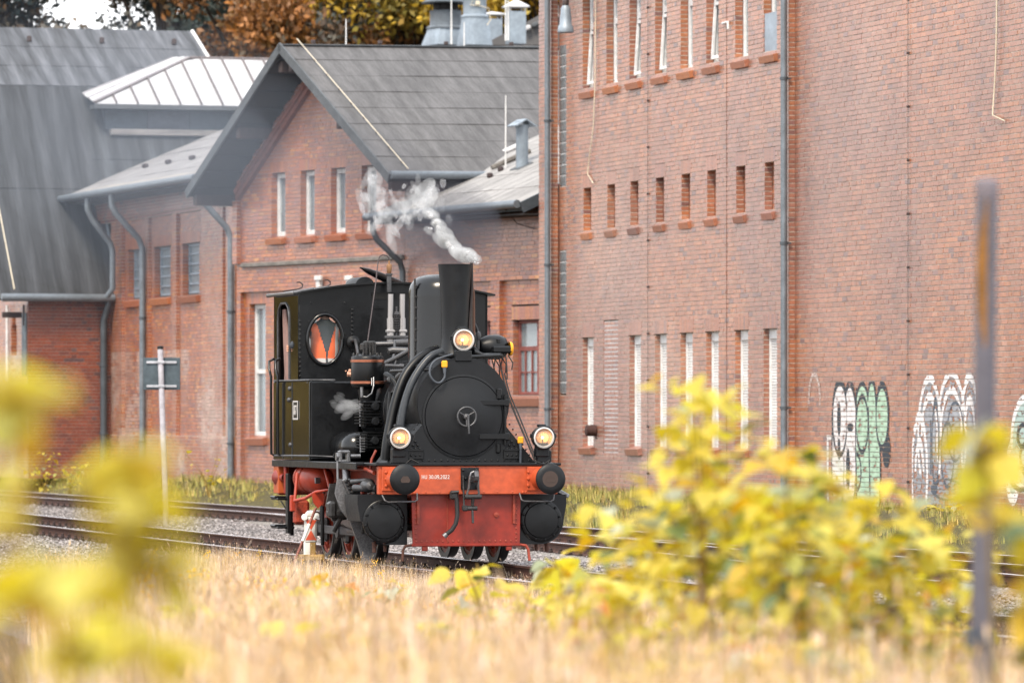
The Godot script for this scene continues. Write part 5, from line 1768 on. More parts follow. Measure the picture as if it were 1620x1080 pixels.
		part(tank, "side_plate", mb, M.side if s < 0 else M.black)
		if s < 0:
			mb = MB.new()
			var wp := PackedVector2Array([Vector2(-3.29, 1.225), Vector2(-3.29, 1.42), Vector2(-3.36, 1.43), Vector2(-3.41, 1.49), Vector2(-3.5, 1.45), Vector2(-3.58, 1.40), Vector2(-3.66, 1.41), Vector2(-3.72, 1.33), Vector2(-3.7, 1.225)])
			mb.prism(wp, 0.0, 0.003)
			put(tank, "worn_patch", mb.done(), M.side_worn, Transform3D(Basis(Vector3(0, 0, 1), Vector3(0, 1, 0), Vector3(-1, 0, 0)), Vector3(x - 0.0065, 0, 0)))
			mb = MB.new()
			for z in [-4.28, -4.86]: mb.box(Vector3(x - 0.012, 1.70, z), Vector3(0.012, 0.95, 0.07), 0.003)
			part(tank, "joint_strip", mb, M.black)
			# number plate with raised rim and figures
			mb = MB.new()
			var pc := Vector3(x - 0.014, 1.83, -4.05)
			mb.box(pc, Vector3(0.014, 0.235, 0.29), 0.003)
			var plate_o := part(tank, "number_plate", mb, M.black)
			mb = MB.new()
			for e in [[0.108, 0.0, 0.02, 0.29], [-0.108, 0.0, 0.02, 0.29], [0.0, 0.137, 0.2, 0.016], [0.0, -0.137, 0.2, 0.016]]:
				mb.box(pc + Vector3(-0.009, e[0], e[1]), Vector3(0.008, e[2], e[3]), 0.002)
			part(plate_o, "plate_rim", mb, M.lampring)
			var tm := TextMesh.new()
			var fnt := SystemFont.new(); fnt.font_names = PackedStringArray(["Droid Sans"]); fnt.font_weight = 700
			tm.font = fnt; tm.text = "87"; tm.font_size = 32; tm.pixel_size = 0.0052; tm.depth = 0.006
			put(plate_o, "figures", tm, M.lampring, Transform3D(Basis(Vector3.UP, -PI / 2), pc + Vector3(-0.011, 0, 0)))
			# small white notices on the rear panel
			mb = MB.new()
			for k in 7: mb.box(Vector3(x - 0.008, 2.0 - k * 0.062, -5.2), Vector3(0.003, 0.024, 0.16 + 0.06 * (k % 3)))
			part(tank, "lettering", mb, sub_mat(M.paint_white, Color(0.66, 0.66, 0.62)))
			mb = MB.new()
			bolts(mb, [Vector3(x - 0.012, 1.96, -4.45), Vector3(x - 0.012, 1.40, -4.36), Vector3(x - 0.012, 2.1, -4.4)], 0.03, 0.03, Vector3(-1, 0, 0))
			part(tank, "lock", mb, M.steel_dull)
		# handrails beside the door
		for z in [-4.98, -5.4]:
			mb = MB.new()
			mb.tube([Vector3(x + s * 0.005, 1.26, z), Vector3(x + s * 0.05, 1.28, z), Vector3(x + s * 0.055, 2.1, z), Vector3(x + s * 0.06, 2.25, z + 0.03), Vector3(x + s * 0.075, 2.36, z - 0.02), Vector3(x + s * 0.06, 2.45, z - 0.08), Vector3(x + s * 0.0, 2.48, z - 0.1)], 0.017, 8)
			part(L, "handrail", mb, M.black_gloss)
	# ledge rail round tank top
	mb = MB.new()
	mb.tube([Vector3(-hw - 0.01, 2.2, -5.42), Vector3(-hw - 0.01, 2.2, -3.26), Vector3(-0.9, 2.2, -3.26)], 0.013, 6)
	mb.tube([Vector3(-hw - 0.01, 1.26, -5.42), Vector3(-hw - 0.01, 1.27, -3.26), Vector3(-0.75, 1.25, -3.24)], 0.014, 6)
	part(L, "tank_beading", mb, M.steel_dull)
	# rear wall with two oval windows, floor
	mb = MB.new()
	window_plate(mb, -hw, 0.0, floor_y, rooff, z0, -0.62, 2.78, 0.24, 0.32, 0.03)
	window_plate(mb, 0.0, hw, floor_y, rooff, z0, 0.62, 2.78, 0.24, 0.32, 0.03)
	part(L, "cab_rear", mb, M.black)
	mb = MB.new()
	mb.box(Vector3(0, 1.33, (z0 + z1) * 0.5), Vector3(2.36, 0.22, z1 - z0 - 0.06))
	part(L, "cab_floor", mb, M.soot)
	mb = MB.new()
	mb.lathe([Vector2(0.0, 0.05), Vector2(0.6, 0.0), Vector2(0.62, -0.1)], fw(Vector3(0, 1.9, z1 - 0.05)), 24)
	mb.tube([Vector3(-0.3, 2.4, z1 - 0.2), Vector3(0.3, 2.6, z1 - 0.2)], 0.03, 8)
	part(L, "backhead", mb, M.soot)
	# roof: a thin arched sheet with a pale worn rim
	mb = MB.new()
	var n := 24
	for k in n:
		var xa := lerpf(-1.29, 1.29, float(k) / n); var xb := lerpf(-1.29, 1.29, float(k + 1) / n)
		var ya: float = 3.425 - 0.13 * (xa / 1.21) * (xa / 1.21); var yb: float = 3.425 - 0.13 * (xb / 1.21) * (xb / 1.21)
		mb.slab(Vector3(xa, ya, z1 + 0.1), Vector3(xb, yb, z1 + 0.1), Vector3(xb, yb, z0 - 0.12), Vector3(xa, ya, z0 - 0.12), 0.022)
	var roof := part(L, "cab_roof", mb, M.black)
	mb = MB.new()
	mb.box(Vector3(-1.285, 3.283, (z0 + z1) * 0.5), Vector3(0.03, 0.03, z1 - z0 + 0.2), 0.006)
	mb.box(Vector3(-1.16, 3.318, z1 + 0.105), Vector3(0.27, 0.022, 0.012), 0.004, Basis(Vector3(0, 0, 1), 0.2))
	part(roof, "worn_rim", mb, M.steel)
	mb = MB.new()
	# curtain drawn across the door opening
	var cz0 := -5.16; var cz1 := -4.62
	var rows := 14
	for k in rows:
		for i in 8:
			var q := []
			for d in [[0, 0], [1, 0], [1, 1], [0, 1]]:
				var t: float = float(k + d[1]) / rows
				var u: float = float(i + d[0]) / 8.0
				var taper := lerpf(1.0, 0.3, t)
				var zz: float = lerpf(-5.14, -5.14 + 0.52 * taper, u)
				q.append(Vector3(-hw + 0.06 + 0.03 * sin(u * 15.0 + t), lerpf(2.2, 3.1, t), zz))
			var nn: Vector3 = (q[1] - q[0]).cross(q[3] - q[0]).normalized()
			if nn.x > 0: nn = -nn
			mb.quad(q[0], q[1], q[2], q[3], nn)
	part(L, "door_curtain", mb, sub_mat(M.timber, Color(0.60, 0.48, 0.45)))
	# roof fittings
	mb = MB.new()
	var hc := lp(569, 452, -4.6)
	mb.lathe([Vector2(0, 0.3), Vector2(0.125, 0.3), Vector2(0.13, 0.28), Vector2(0.13, -0.3), Vector2(0, -0.3)], fw(hc + Vector3(0, -0.02, 0)), 28)
	part(L, "roof_vent", mb, M.black_matt)
	mb = MB.new()
	mb.tube([lp(631, 450, -4.9), lp(617, 444, -4.7), lp(600, 436, -4.5), lp(582, 428.5, -4.3), lp(569.5, 423, -4.15)], [0.06, 0.058, 0.05, 0.036, 0.008], 12)
	part(L, "roof_tube", mb, M.black)
	mb = MB.new()
	var wb := lp(615.5, 449, -3.85)
	mb.lathe([Vector2(0.03, -0.1), Vector2(0.03, 0.1), Vector2(0.042, 0.11), Vector2(0.042, 0.13)], Transform3D(Basis(), wb), 14)
	var wh := part(L, "whistle", mb, M.steel_dull)
	mb = MB.new()
	mb.lathe([Vector2(0.022, 0.13), Vector2(0.03, 0.15), Vector2(0.036, 0.22), Vector2(0.03, 0.245), Vector2(0.012, 0.25), Vector2(0.012, 0.29)], Transform3D(Basis(), wb), 14)
	part(wh, "whistle_bell", mb, M.brass)
	mb = MB.new()
	mb.tube([wb + Vector3(0, 0.27, 0), wb + Vector3(0, 0.32, 0), wb + Vector3(-0.03, 0.35, 0.0), wb + Vector3(-0.08, 0.36, 0.0), wb + Vector3(-0.12, 0.34, 0), wb + Vector3(-0.14, 0.28, 0), lp(594, 450, -3.5), lp(587, 500, -3.0), lp(581, 543, -2.6)], 0.008, 5)
	part(wh, "pull_wire", mb, M.wire_dark)
	for e in [[474.0, 453.0], [518.0, 449.0]]:
		mb = MB.new()
		var c := lp(e[0], e[1] + 4, -4.9)
		mb.tube([c + Vector3(-0.22, -0.03, 0), c + Vector3(-0.02, 0.0, 0), c + Vector3(0.03, 0.02, 0), c + Vector3(0.035, 0.06, 0), c + Vector3(0.0, 0.085, 0), c + Vector3(-0.04, 0.085, 0)], 0.01, 6)
		part(L, "roof_hook", mb, M.wire_dark)

func motion(L: Node3D):
	var mb := MB.new()
	# frames
	for s in [-1.0, 1.0]:
		mb.box(Vector3(s * 0.58, 0.82, -2.8), Vector3(0.03, 0.66, 5.4))
	mb.box(Vector3(0, 0.72, -0.9), Vector3(1.1, 0.4, 0.03)); mb.box(Vector3(0, 0.72, -3.0), Vector3(1.1, 0.5, 0.03))
	mb.box(Vector3(0, 0.95, -5.5), Vector3(2.3, 0.38, 0.1), 0.01)
	part(L, "frame", mb, M.red_dirty)
	mb = MB.new()
	mb.box(Vector3(0, 0.85, -3.2), Vector3(1.1, 0.6, 3.6))
	part(L, "ash_pan", mb, M.soot)
	for z in [-1.6, -2.9, -4.15]:
		for s in [-1.0, 1.0]: wheel(L, s * 0.75, z, 0.45, s)
		mb = MB.new()
		mb.tube([Vector3(-0.7, 0.45, z), Vector3(0.7, 0.45, z)], 0.07, 12)
		part(L, "axle", mb, M.oily)
	for s in [-1.0, 1.0]:
		mb = MB.new()
		mb.box(Vector3(s * 0.93, 0.36, -2.85), Vector3(0.04, 0.1, 2.7), 0.012)
		for z in [-1.6, -2.9, -4.15]: mb.lathe([Vector2(0.09, -0.04), Vector2(0.09, 0.04), Vector2(0, 0.05)], Transform3D(Basis(Vector3(0, 0, 1), -PI / 2 * s), Vector3(s * 0.93, 0.36, z + 0.04)), 16)
		part(L, "coupling_rod", mb, M.steel_dull)
		mb = MB.new()
		mb.box(Vector3(s * 1.02, 0.48, -2.0), Vector3(0.05, 0.11, 1.8), 0.012, Basis(Vector3.RIGHT, 0.08))
		mb.tube([Vector3(s * 0.955, 0.52, -1.0), Vector3(s * 0.955, 0.52, -1.5)], 0.035, 10)
		mb.box(Vector3(s * 0.955, 0.53, -1.45), Vector3(0.12, 0.26, 0.2), 0.02)
		part(L, "connecting_rod", mb, M.oily)
		mb = MB.new()
		mb.box(Vector3(s * 0.955, 0.68, -1.55), Vector3(0.12, 0.05, 1.1), 0.01); mb.box(Vector3(s * 0.955, 0.37, -1.55), Vector3(0.12, 0.05, 1.1), 0.01)
		part(L, "slide_bar", mb, M.oily)
		# brake blocks and hangers
		for z in [-2.25, -3.5]:
			mb = MB.new()
			mb.box(Vector3(s * 0.75, 0.45, z - 0.12), Vector3(0.09, 0.34, 0.08), 0.02)
			mb.box(Vector3(s * 0.75, 0.72, z - 0.14), Vector3(0.04, 0.4, 0.05), 0.01)
			part(L, "brake_block", mb, M.red_dirty)
	# the tall valve gear in front of the leading wheel on the viewer's left
	var x := -1.06
	var flat := func(poly: Array, z: float) -> PackedVector2Array:
		var out := PackedVector2Array()
		for q in poly:
			var p := lp(q[0], q[1], z)
			out.append(Vector2(p.x, p.y))
		return out
	mb = MB.new()
	mb.prism(flat.call([[534, 757], [545, 758], [556, 776], [563, 800], [578, 832], [596, 868], [590, 890], [574, 892], [566, 860], [552, 822], [538, 806], [530, 780]], -1.15), -1.19, -1.13)
	var link := part(L, "combination_lever", mb, sub_mat(M.steel_dull, Color(0.54, 0.54, 0.55)))
	mb = MB.new()
	mb.prism(flat.call([[522, 765], [540, 765], [556, 800], [548, 822], [526, 824], [516, 800]], -1.5), -1.56, -1.5)
	mb.box(lp(536, 812, -1.4), Vector3(0.3, 0.1, 0.14), 0.03)
	mb.box(lp(524, 806, -1.4), Vector3(0.1, 0.2, 0.2), 0.03)
	mb.tube([lp(553, 790, -1.3), lp(528, 840, -1.5)], 0.03, 8)
	part(L, "motion_bracket", mb, M.oily)
	mb = MB.new()
	mb.box(lp(550, 772, -1.1), Vector3(0.05, 0.24, 0.05), 0.008, Basis(Vector3(0, 0, 1), 0.45))
	part(L, "valve_bar", mb, M.steel)
	mb = MB.new()
	for k in 4: bolts(mb, [lp(547 + k * 3.1, 761 + k * 5.6, -1.06), lp(553 + k * 3.1, 759.5 + k * 5.6, -1.06)], 0.024, 0.04)
	part(link, "bolts", mb, M.oily)
	mb = MB.new()
	mb.tube([lp(556, 762, -0.9), lp(577, 759.5, -0.7), lp(581, 759, -0.65)], [0.03, 0.026, 0.02], 8)
	mb.tube([lp(560, 772, -0.8), lp(596, 772, -0.5)], 0.045, 10)
	mb.lathe([Vector2(0.0, -0.2), Vector2(0.07, -0.18), Vector2(0.085, 0.0), Vector2(0.05, 0.1), Vector2(0, 0.12)], fw(lp(583, 768, -0.6)), 16)
	part(L, "valve_spindle", mb, M.steel_dull)
	mb = MB.new()
	mb.tube([lp(534, 720, -1.6), lp(534.5, 760, -1.6), lp(537, 812, -1.55)], 0.018, 8)
	mb.tube([lp(547, 735, -1.5), lp(549, 770, -1.45)], 0.05, 8)
	part(L, "lifting_rod", mb, M.steel)
	mb = MB.new()
	var k0 := lp(544, 722, -1.6)
	for e in [[-0.05, 0.0], [0.05, 0.0]]: mb.box(k0 + Vector3(e[0], 0, 0), Vector3(0.045, 0.14, 0.1), 0.012)
	for e in [0.055, -0.055]: mb.box(k0 + Vector3(0, e, 0), Vector3(0.12, 0.04, 0.1), 0.012)
	mb.tube([k0 + Vector3(0.05, 0, 0), k0 + Vector3(0.2, 0.005, 0)], 0.026, 8)
	mb.tube([k0 + Vector3(-0.07, 0, 0), k0 + Vector3(-0.1, 0, 0)], 0.05, 10)
	part(L, "reversing_crank", mb, M.steel)
	# red pipes and linkages below the running board
	mb = MB.new()
	mb.tube([lp(592, 748, -0.3), lp(580, 742, -0.6), lp(560, 742, -1.2), lp(540, 739, -2.0), lp(505, 737, -3.0)], 0.026, 8)
	mb.tube([lp(585, 745, -0.5), lp(588, 726, -0.5), lp(595, 712, -0.5)], 0.016, 8)
	part(L, "sand_pipe", mb, M.red_dirty)
	mb = MB.new()
	mb.lathe([Vector2(0, -0.42), Vector2(0.12, -0.38), Vector2(0.165, -0.28), Vector2(0.168, 0.14), Vector2(0.14, 0.25), Vector2(0.07, 0.31), Vector2(0, 0.325)], Transform3D(FWD.rotated(Vector3.UP, 0.25), lp(498, 757, -4.0)), 28)
	var tk := part(L, "air_tank", mb, sub_mat(M.red, Color(0.71, 0.25, 0.16)))
	mb = MB.new()
	for e in [-0.25, -0.12]: mb.lathe([Vector2(0.168, -0.015), Vector2(0.176, -0.012), Vector2(0.176, 0.012), Vector2(0.168, 0.015)], Transform3D(FWD.rotated(Vector3.UP, 0.25), lp(498, 757, -4.0) + Vector3(e * 0.25, 0, e)), 28)
	part(tk, "strap", mb, M.red_dirty)
	mb = MB.new()
	mb.box(lp(502, 760, -3.66), Vector3(0.075, 0.075, 0.02), 0.006, Basis(Vector3.UP, 0.25))
	part(tk, "maker_plate", mb, M.steel)
	mb = MB.new()
	mb.tube([lp(514, 742, -3.2), lp(522, 774, -3.0), lp(500, 778, -3.3), lp(483, 788, -3.5), lp(466, 792, -3.8)], 0.022, 8)
	mb.tube([lp(466, 792, -3.8), lp(470, 748, -3.9)], 0.02, 8)
	mb.box(lp(463, 796, -3.9), Vector3(0.07, 0.2, 0.08), 0.01)
	mb.prism(flat.call([[493, 780], [512, 780], [512, 795], [503, 804], [496, 795]], -3.3), -3.34, -3.3)
	part(L, "brake_rigging", mb, sub_mat(M.red, Color(0.71, 0.25, 0.16)))
	mb = MB.new()
	mb.tube([lx(455, 760, -1.0), lx(470, 745, -1.0)], 0.018, 8)
	mb.tube([lx(480, 812, -0.95), lx(462, 792, -0.95)], 0.02, 8)
	mb.box(lp(476, 810, -3.9), Vector3(0.2, 0.3, 0.1), 0.03)
	part(L, "spring_hanger", mb, M.red_dirty)
	mb = MB.new()
	mb.tube([lp(510, 800, -3.2), lp(510, 862, -3.2)], 0.024, 8)
	part(L, "sand_tube", mb, M.black)
	# rear beam end, steps
	mb = MB.new()
	mb.box(Vector3(-1.14, 0.98, -5.36), Vector3(0.14, 0.39, 0.3), 0.006)
	part(L, "rear_beam", mb, sub_mat(M.vermilion, Color(0.76, 0.36, 0.18)))
	mb = MB.new()
	mb.lathe([Vector2(0, -0.2), Vector2(0.1, -0.18), Vector2(0.12, -0.05), Vector2(0.06, 0.1), Vector2(0.05, 0.2)], fw(lx(446, 755, -1.14)), 16)
	mb.tube([lx(452, 732, -1.18), lx(452, 780, -1.18)], 0.028, 8)
	part(L, "rear_buffer", mb, M.red)
	mb = MB.new()
	mb.box(lx(456, 790, -1.18) + Vector3(0, -0.05, 0), Vector3(0.05, 0.75, 0.14), 0.006)
	mb.box(lx(461, 790, -1.12) + Vector3(0, -0.1, 0), Vector3(0.04, 0.7, 0.1), 0.006)
	var st := part(L, "cab_steps", mb, M.black)
	for e in [789.0, 834.0]:
		mb = MB.new()
		mb.box(lx(447, e, -1.22), Vector3(0.22, 0.025, 0.42), 0.008)
		mb.box(lx(440, e - 3, -1.26), Vector3(0.16, 0.03, 0.3), 0.012)
		part(st, "tread", mb, M.black)
	mb = MB.new()
	mb.tube([lx(444, 792, -1.2), lx(455, 810, -1.16)], 0.008, 5)
	part(st, "stay", mb, M.oily)

func fittings(L: Node3D):
	var mb := MB.new()
	# headlamps
	lamp(L, lp(632.5, 692.5, 0.06), 0.125, 0.1)
	lamp(L, lp(860, 692, 0.06), 0.125, 0.1)
	lamp(L, lp(733, 537.5, -0.3), 0.128, 0.12)
	# lamp brackets
	mb = MB.new()
	mb.box(lp(632, 722, -0.05), Vector3(0.2, 0.16, 0.12), 0.01)
	mb.box(lp(860, 722, -0.05), Vector3(0.17, 0.14, 0.1), 0.01)
	mb.box(lp(732, 563, -0.28), Vector3(0.2, 0.13, 0.1), 0.01)
	part(L, "lamp_bracket", mb, M.black_matt)
	# air pump: steam cylinder with copper bands above, finned air cylinders below
	var pz := -2.3
	var c0 := lp(581, 608, pz); var c1 := lp(581, 566, pz)
	var r := 0.2
	mb = MB.new()
	mb.lathe([Vector2(0, c1.y + 0.05), Vector2(0.1, c1.y + 0.05), Vector2(0.19, c1.y + 0.02), Vector2(r, c1.y), Vector2(r, c0.y), Vector2(0.185, c0.y - 0.03), Vector2(0.12, c0.y - 0.06), Vector2(0.09, c0.y - 0.22)], Transform3D(Basis(), Vector3(c0.x, 0, pz)), 36)
	var pump := part(L, "air_pump", mb, M.black)
	for y in [lp(581, 571, pz).y, lp(581, 605, pz).y]:
		mb = MB.new()
		mb.lathe([Vector2(r, y - 0.018), Vector2(r + 0.008, y - 0.014), Vector2(r + 0.008, y + 0.014), Vector2(r, y + 0.018)], Transform3D(Basis(), Vector3(c0.x, 0, pz)), 36)
		part(pump, "copper_band", mb, M.copper)
	mb = MB.new()
	bolts(mb, _circle_y(Vector3(c0.x, c1.y + 0.02, pz), 0.17, 12), 0.014, 0.04, Vector3.UP)
	mb.box(lp(584, 552, pz), Vector3(0.14, 0.2, 0.16), 0.02); mb.box(lp(576, 549, pz), Vector3(0.1, 0.1, 0.1), 0.02)
	for k in 4: mb.tube([lp(575 + k * 5, 560, pz + 0.1), lp(575 + k * 5, 545 - (k % 2) * 4, pz + 0.1)], 0.014, 6)
	part(pump, "steam_chest", mb, M.oily)
	mb = MB.new()
	mb.tube([lp(590, 548, pz), lp(591, 610, pz + 0.24), lp(588, 622, pz + 0.25), lp(580, 628, pz + 0.22), lp(573, 627, pz + 0.2)], 0.011, 6)
	mb.tube([lp(587, 548, pz), lp(588, 610, pz + 0.24)], 0.008, 6)
	mb.tube([lp(572, 612, pz + 0.2), lp(572.5, 628, pz + 0.2)], 0.02, 8)
	part(pump, "oil_pipe", mb, M.steel)
	mb = MB.new()
	for blk in [[588, 634, 676], [590, 682, 712]]:
		var a := lp(blk[0], blk[1], pz + 0.08); var b := lp(blk[0], blk[2], pz + 0.08)
		mb.box((a + b) * 0.5, Vector3(0.24, a.y - b.y, 0.24), 0.02)
		var n := int((a.y - b.y) / 0.036)
		for k in n: mb.box(Vector3(a.x - 0.02, a.y - (k + 0.5) * 0.036, a.z + 0.02), Vector3(0.34, 0.014, 0.3), 0.003)
	part(pump, "finned_cylinder", mb, M.black)
	for e in [[594, 643], [594.5, 666.5], [593.5, 697]]:
		mb = MB.new()
		mb.lathe([Vector2(0.055, -0.06), Vector2(0.055, 0.0), Vector2(0.042, 0.018), Vector2(0, 0.02)], fw(lp(e[0], e[1], pz + 0.26)), 14)
		part(pump, "valve_cap", mb, M.black_matt)
	mb = MB.new()
	for k in 3: mb.tube([lp(569.5, 634 + k * 14, pz + 0.2), lp(570, 646 + k * 14, pz + 0.2)], 0.014, 6)
	for k in 6: mb.box(lp(573, 694 + k * 4.0, pz + 0.25), Vector3(0.06, 0.014, 0.05), 0.004)
	mb.tube([lp(570, 690, pz + 0.24), lp(570.5, 716, pz + 0.24)], 0.012, 6)
	part(pump, "lubricator", mb, M.steel)
	# domed tank behind the pump
	mb = MB.new()
	mb.lathe([Vector2(0.19, -0.6), Vector2(0.19, 0.0), Vector2(0.175, 0.07), Vector2(0.13, 0.13), Vector2(0.06, 0.165), Vector2(0, 0.172)], fw(lp(563, 707, -2.6)), 32, 0.4)
	part(L, "main_reservoir", mb, M.black_gloss)
	# the two big bent pipes from the smokebox top down to the cylinder
	mb = MB.new()
	mb.tube(_smooth([lp(692, 553, -0.9), lp(678, 558, -0.85), lp(658, 572, -0.8), lp(640, 596, -0.75), lp(627, 630, -0.7), lp(618, 668, -0.65), lp(612, 700, -0.6), lp(609, 728, -0.6)]), 0.058, 12)
	part(L, "steam_pipe", mb, M.black)
	mb = MB.new()
	mb.tube(_smooth([lp(700, 556, -0.5), lp(684, 562, -0.47), lp(668, 578, -0.45), lp(652, 604, -0.42), lp(641, 634, -0.4), lp(635, 664, -0.38), lp(632, 690, -0.36)]), 0.046, 12)
	part(L, "steam_pipe", mb, sub_mat(M.black, Color(0.25, 0.265, 0.285)))
	mb = MB.new()
	mb.tube(_smooth([lp(610, 592, -1.6), lp(618, 597, -1.5), lp(628, 610, -1.4), lp(629, 632, -1.3), lp(623, 660, -1.2), lp(617, 700, -1.1)]), 0.035, 10)
	mb.tube(_smooth([lp(640, 600, -1.0), lp(634, 640, -0.95), lp(628, 690, -0.9), lp(624, 728, -0.9)]), 0.03, 8)
	mb.tube([lp(618, 620, -1.4), lp(610, 720, -1.4)], 0.03, 8)
	part(L, "feed_pipe", mb, M.black)
	for pipe in [
			[[lp(586, 544.5, -2.7), lp(624, 543.5, -2.6)], 0.032],
			[[lp(622, 543.5, -2.6), lp(648, 542, -2.6)], 0.052],
			[[lp(614, 556, -2.2), lp(622, 554, -2.2), lp(648, 555, -2.1)], 0.045],
			[[lp(610, 574, -2.0), lp(625, 567, -1.9), lp(648, 554, -1.8)], 0.03],
			[[lp(624, 540, -2.5), lp(624, 558, -2.4), lp(618, 574, -2.2), lp(610, 580, -2.1)], 0.015],
			[[lp(610, 578, -1.9), lp(640, 579, -1.7)], 0.02],
			[[lp(556, 539, -3.9), lp(562, 538, -3.7), lp(564, 548, -3.6), lp(566, 560, -3.5)], 0.02]]:
		mb = MB.new()
		mb.tube(pipe[0], pipe[1], 10)
		part(L, "pipe", mb, M.steel_dull)
	mb = MB.new()
	mb.tube([lp(618, 587, -1.3), lp(680, 584, -0.5)], 0.018, 8)
	mb.tube([lp(640, 590, -1.0), lp(668, 574, -0.6)], 0.014, 6)
	mb.tube([lp(630, 598, -1.4), lp(646, 584, -1.2)], 0.05, 8)
	part(L, "handrail", mb, M.oily)
	mb = MB.new()
	for k in 9:
		var p := lp(628 + (k % 3) * 7, 566 + k * 12, -1.9 + 0.1 * (k % 4))
		mb.tube([p, p + Vector3(0.04 * ((k % 3) - 1), -0.12, 0.02), p + Vector3(0.03, -0.24, 0.0)], 0.018 + 0.004 * (k % 3), 6)
		mb.box(p, Vector3(0.06, 0.05, 0.06), 0.01)
	for k in 5: mb.lathe([Vector2(0.03, -0.03), Vector2(0.035, 0), Vector2(0.03, 0.03), Vector2(0, 0.035)], fw(lp(616 + k * 6, 600 + k * 22, -1.5)), 10)
	part(L, "valves", mb, M.steel_dull)
	mb = MB.new()
	mb.lathe([Vector2(0.04, -0.05), Vector2(0.08, 0), Vector2(0.08, 0.03), Vector2(0.03, 0.05)], fw(lp(558, 541, -3.94)), 18)
	part(L, "manifold_flange", mb, M.black)
	# turbo generator on the right of the smokebox, its yellow cap and wiring
	var gc := lp(787, 549, -1.1)
	mb = MB.new()
	mb.lathe([Vector2(0.0, -0.22), Vector2(0.1, -0.2), Vector2(0.145, -0.1), Vector2(0.15, 0.03), Vector2(0.12, 0.11), Vector2(0.05, 0.15), Vector2(0, 0.155)], Transform3D(Basis(Vector3(0, 0, 1), -PI / 2), gc + Vector3(-0.02, 0, 0)), 26)
	mb.box(gc + Vector3(0.02, -0.03, 0.08), Vector3(0.26, 0.09, 0.2), 0.02)
	mb.box(gc + Vector3(-0.02, 0.07, 0.12), Vector3(0.05, 0.06, 0.05), 0.01)
	var gen := part(L, "turbo_generator", mb, M.black)
	mb = MB.new()
	mb.lathe([Vector2(0.0, 0.02), Vector2(0.075, 0.015), Vector2(0.085, 0.0), Vector2(0.085, -0.02)], Transform3D(Basis(Vector3(0, 0, 1), -PI / 2), gc + Vector3(0.14, -0.02, 0.1)), 20)
	part(gen, "yellow_cap", mb, M.yellow)
	mb = MB.new()
	mb.tube([lp(694, 562, -0.35), lp(730, 565, -0.3), lp(790, 562, -0.8)], 0.026, 8)
	mb.tube([lp(748, 556, -0.5), lp(764, 563, -0.6), lp(792, 562, -0.9)], 0.035, 8)
	mb.tube([lp(745, 545, -0.6), lp(757, 557, -0.6)], 0.02, 8)
	part(gen, "pipe", mb, M.black)
	mb = MB.new()
	for k in 9:
		var a := lp(772 + k * 4, 562, -0.95); var b := lp(776 + k * 3.2 + (k % 3) * 4, 585 + (k % 4) * 5, -0.9)
		mb.tube([a, a.lerp(b, 0.5) + Vector3(0.03 * ((k % 3) - 1), 0, 0.02), b], 0.008, 5)
	mb.tube(_smooth([lp(793, 585, -0.8), lp(802, 620, -0.7), lp(815, 655, -0.6), lp(830, 690, -0.4), lp(846, 728, -0.2)]), 0.012, 5)
	mb.tube(_smooth([lp(798, 590, -0.8), lp(806, 622, -0.7), lp(818, 650, -0.6), lp(834, 690, -0.4), lp(848, 726, -0.2)]), 0.01, 5)
	part(gen, "wiring", mb, M.rubber)
	mb = MB.new()
	mb.lathe([Vector2(0.02, -0.05), Vector2(0.035, 0.0), Vector2(0.02, 0.05), Vector2(0, 0.055)], Transform3D(Basis(), lp(757, 531, -0.9)), 12)
	mb.tube([lp(757, 536, -0.9), lp(757, 552, -0.9)], 0.012, 6)
	part(L, "steam_tap", mb, M.steel_dull)
	# yellow sockets with their cables
	for e in [[703, 576, -0.2, 0], [823.5, 696, -0.2, 1]]:
		mb = MB.new()
		var c := lp(e[0], e[1], e[2])
		mb.box(c, Vector3(0.068, 0.085, 0.05), 0.012)
		var o := part(L, "yellow_socket", mb, M.yellow)
		mb = MB.new()
		mb.tube([c + Vector3(0, -0.04, 0), c + Vector3(0, -0.11, 0.01)], [0.024, 0.016], 8)
		if e[3] == 0: mb.tube(_smooth([c + Vector3(0, -0.1, 0.01), lp(703, 597, -0.18), lp(696, 605, -0.16), lp(687, 603, -0.16), lp(680, 592, -0.16), lp(682, 578, -0.18), lp(692, 568, -0.2), lp(716, 560, -0.22)]), 0.013, 6)
		else: mb.tube([c + Vector3(0, -0.1, 0.01), c + Vector3(0.0, -0.34, -0.01)], 0.015, 6)
		part(o, "cable", mb, sub_mat(M.rubber, Color(0.25, 0.27, 0.3)))
	# lamp cables and catches
	mb = MB.new()
	mb.tube(_smooth([lp(650, 686, 0.05), lp(655, 690, 0.05), lp(653, 697, 0.05)]), 0.008, 5)
	mb.tube([lp(640, 735, 0.0), lp(650, 726, 0.02), lp(662, 732, 0.02)], 0.01, 5)
	mb.tube([lp(842, 728, 0.0), lp(860, 734, 0.02), lp(870, 728, 0.02)], 0.012, 5)
	part(L, "lamp_cable", mb, M.rubber)

func _circle_y(c: Vector3, r: float, n: int) -> Array:
	var out := []
	for i in n: out.append(c + Vector3(cos(TAU * i / n) * r, 0, sin(TAU * i / n) * r))
	return out

func _smooth(p: Array) -> Array:
	var out := []
	for i in p.size() - 1:
		var a: Vector3 = p[maxi(i - 1, 0)]; var b: Vector3 = p[i]; var c: Vector3 = p[i + 1]; var d: Vector3 = p[mini(i + 2, p.size() - 1)]
		for k in 4: out.append(b.cubic_interpolate(c, a, d, k / 4.0))
	out.append(p[p.size() - 1])
	return out

# ---------------------------------------------------------------- tracks and ground
var T2 := {}   # the engine's track; t is measured across it, towards the works
var T1 := {}   # the track along the works
var ground_noise := noise(0.25, 61, 3)

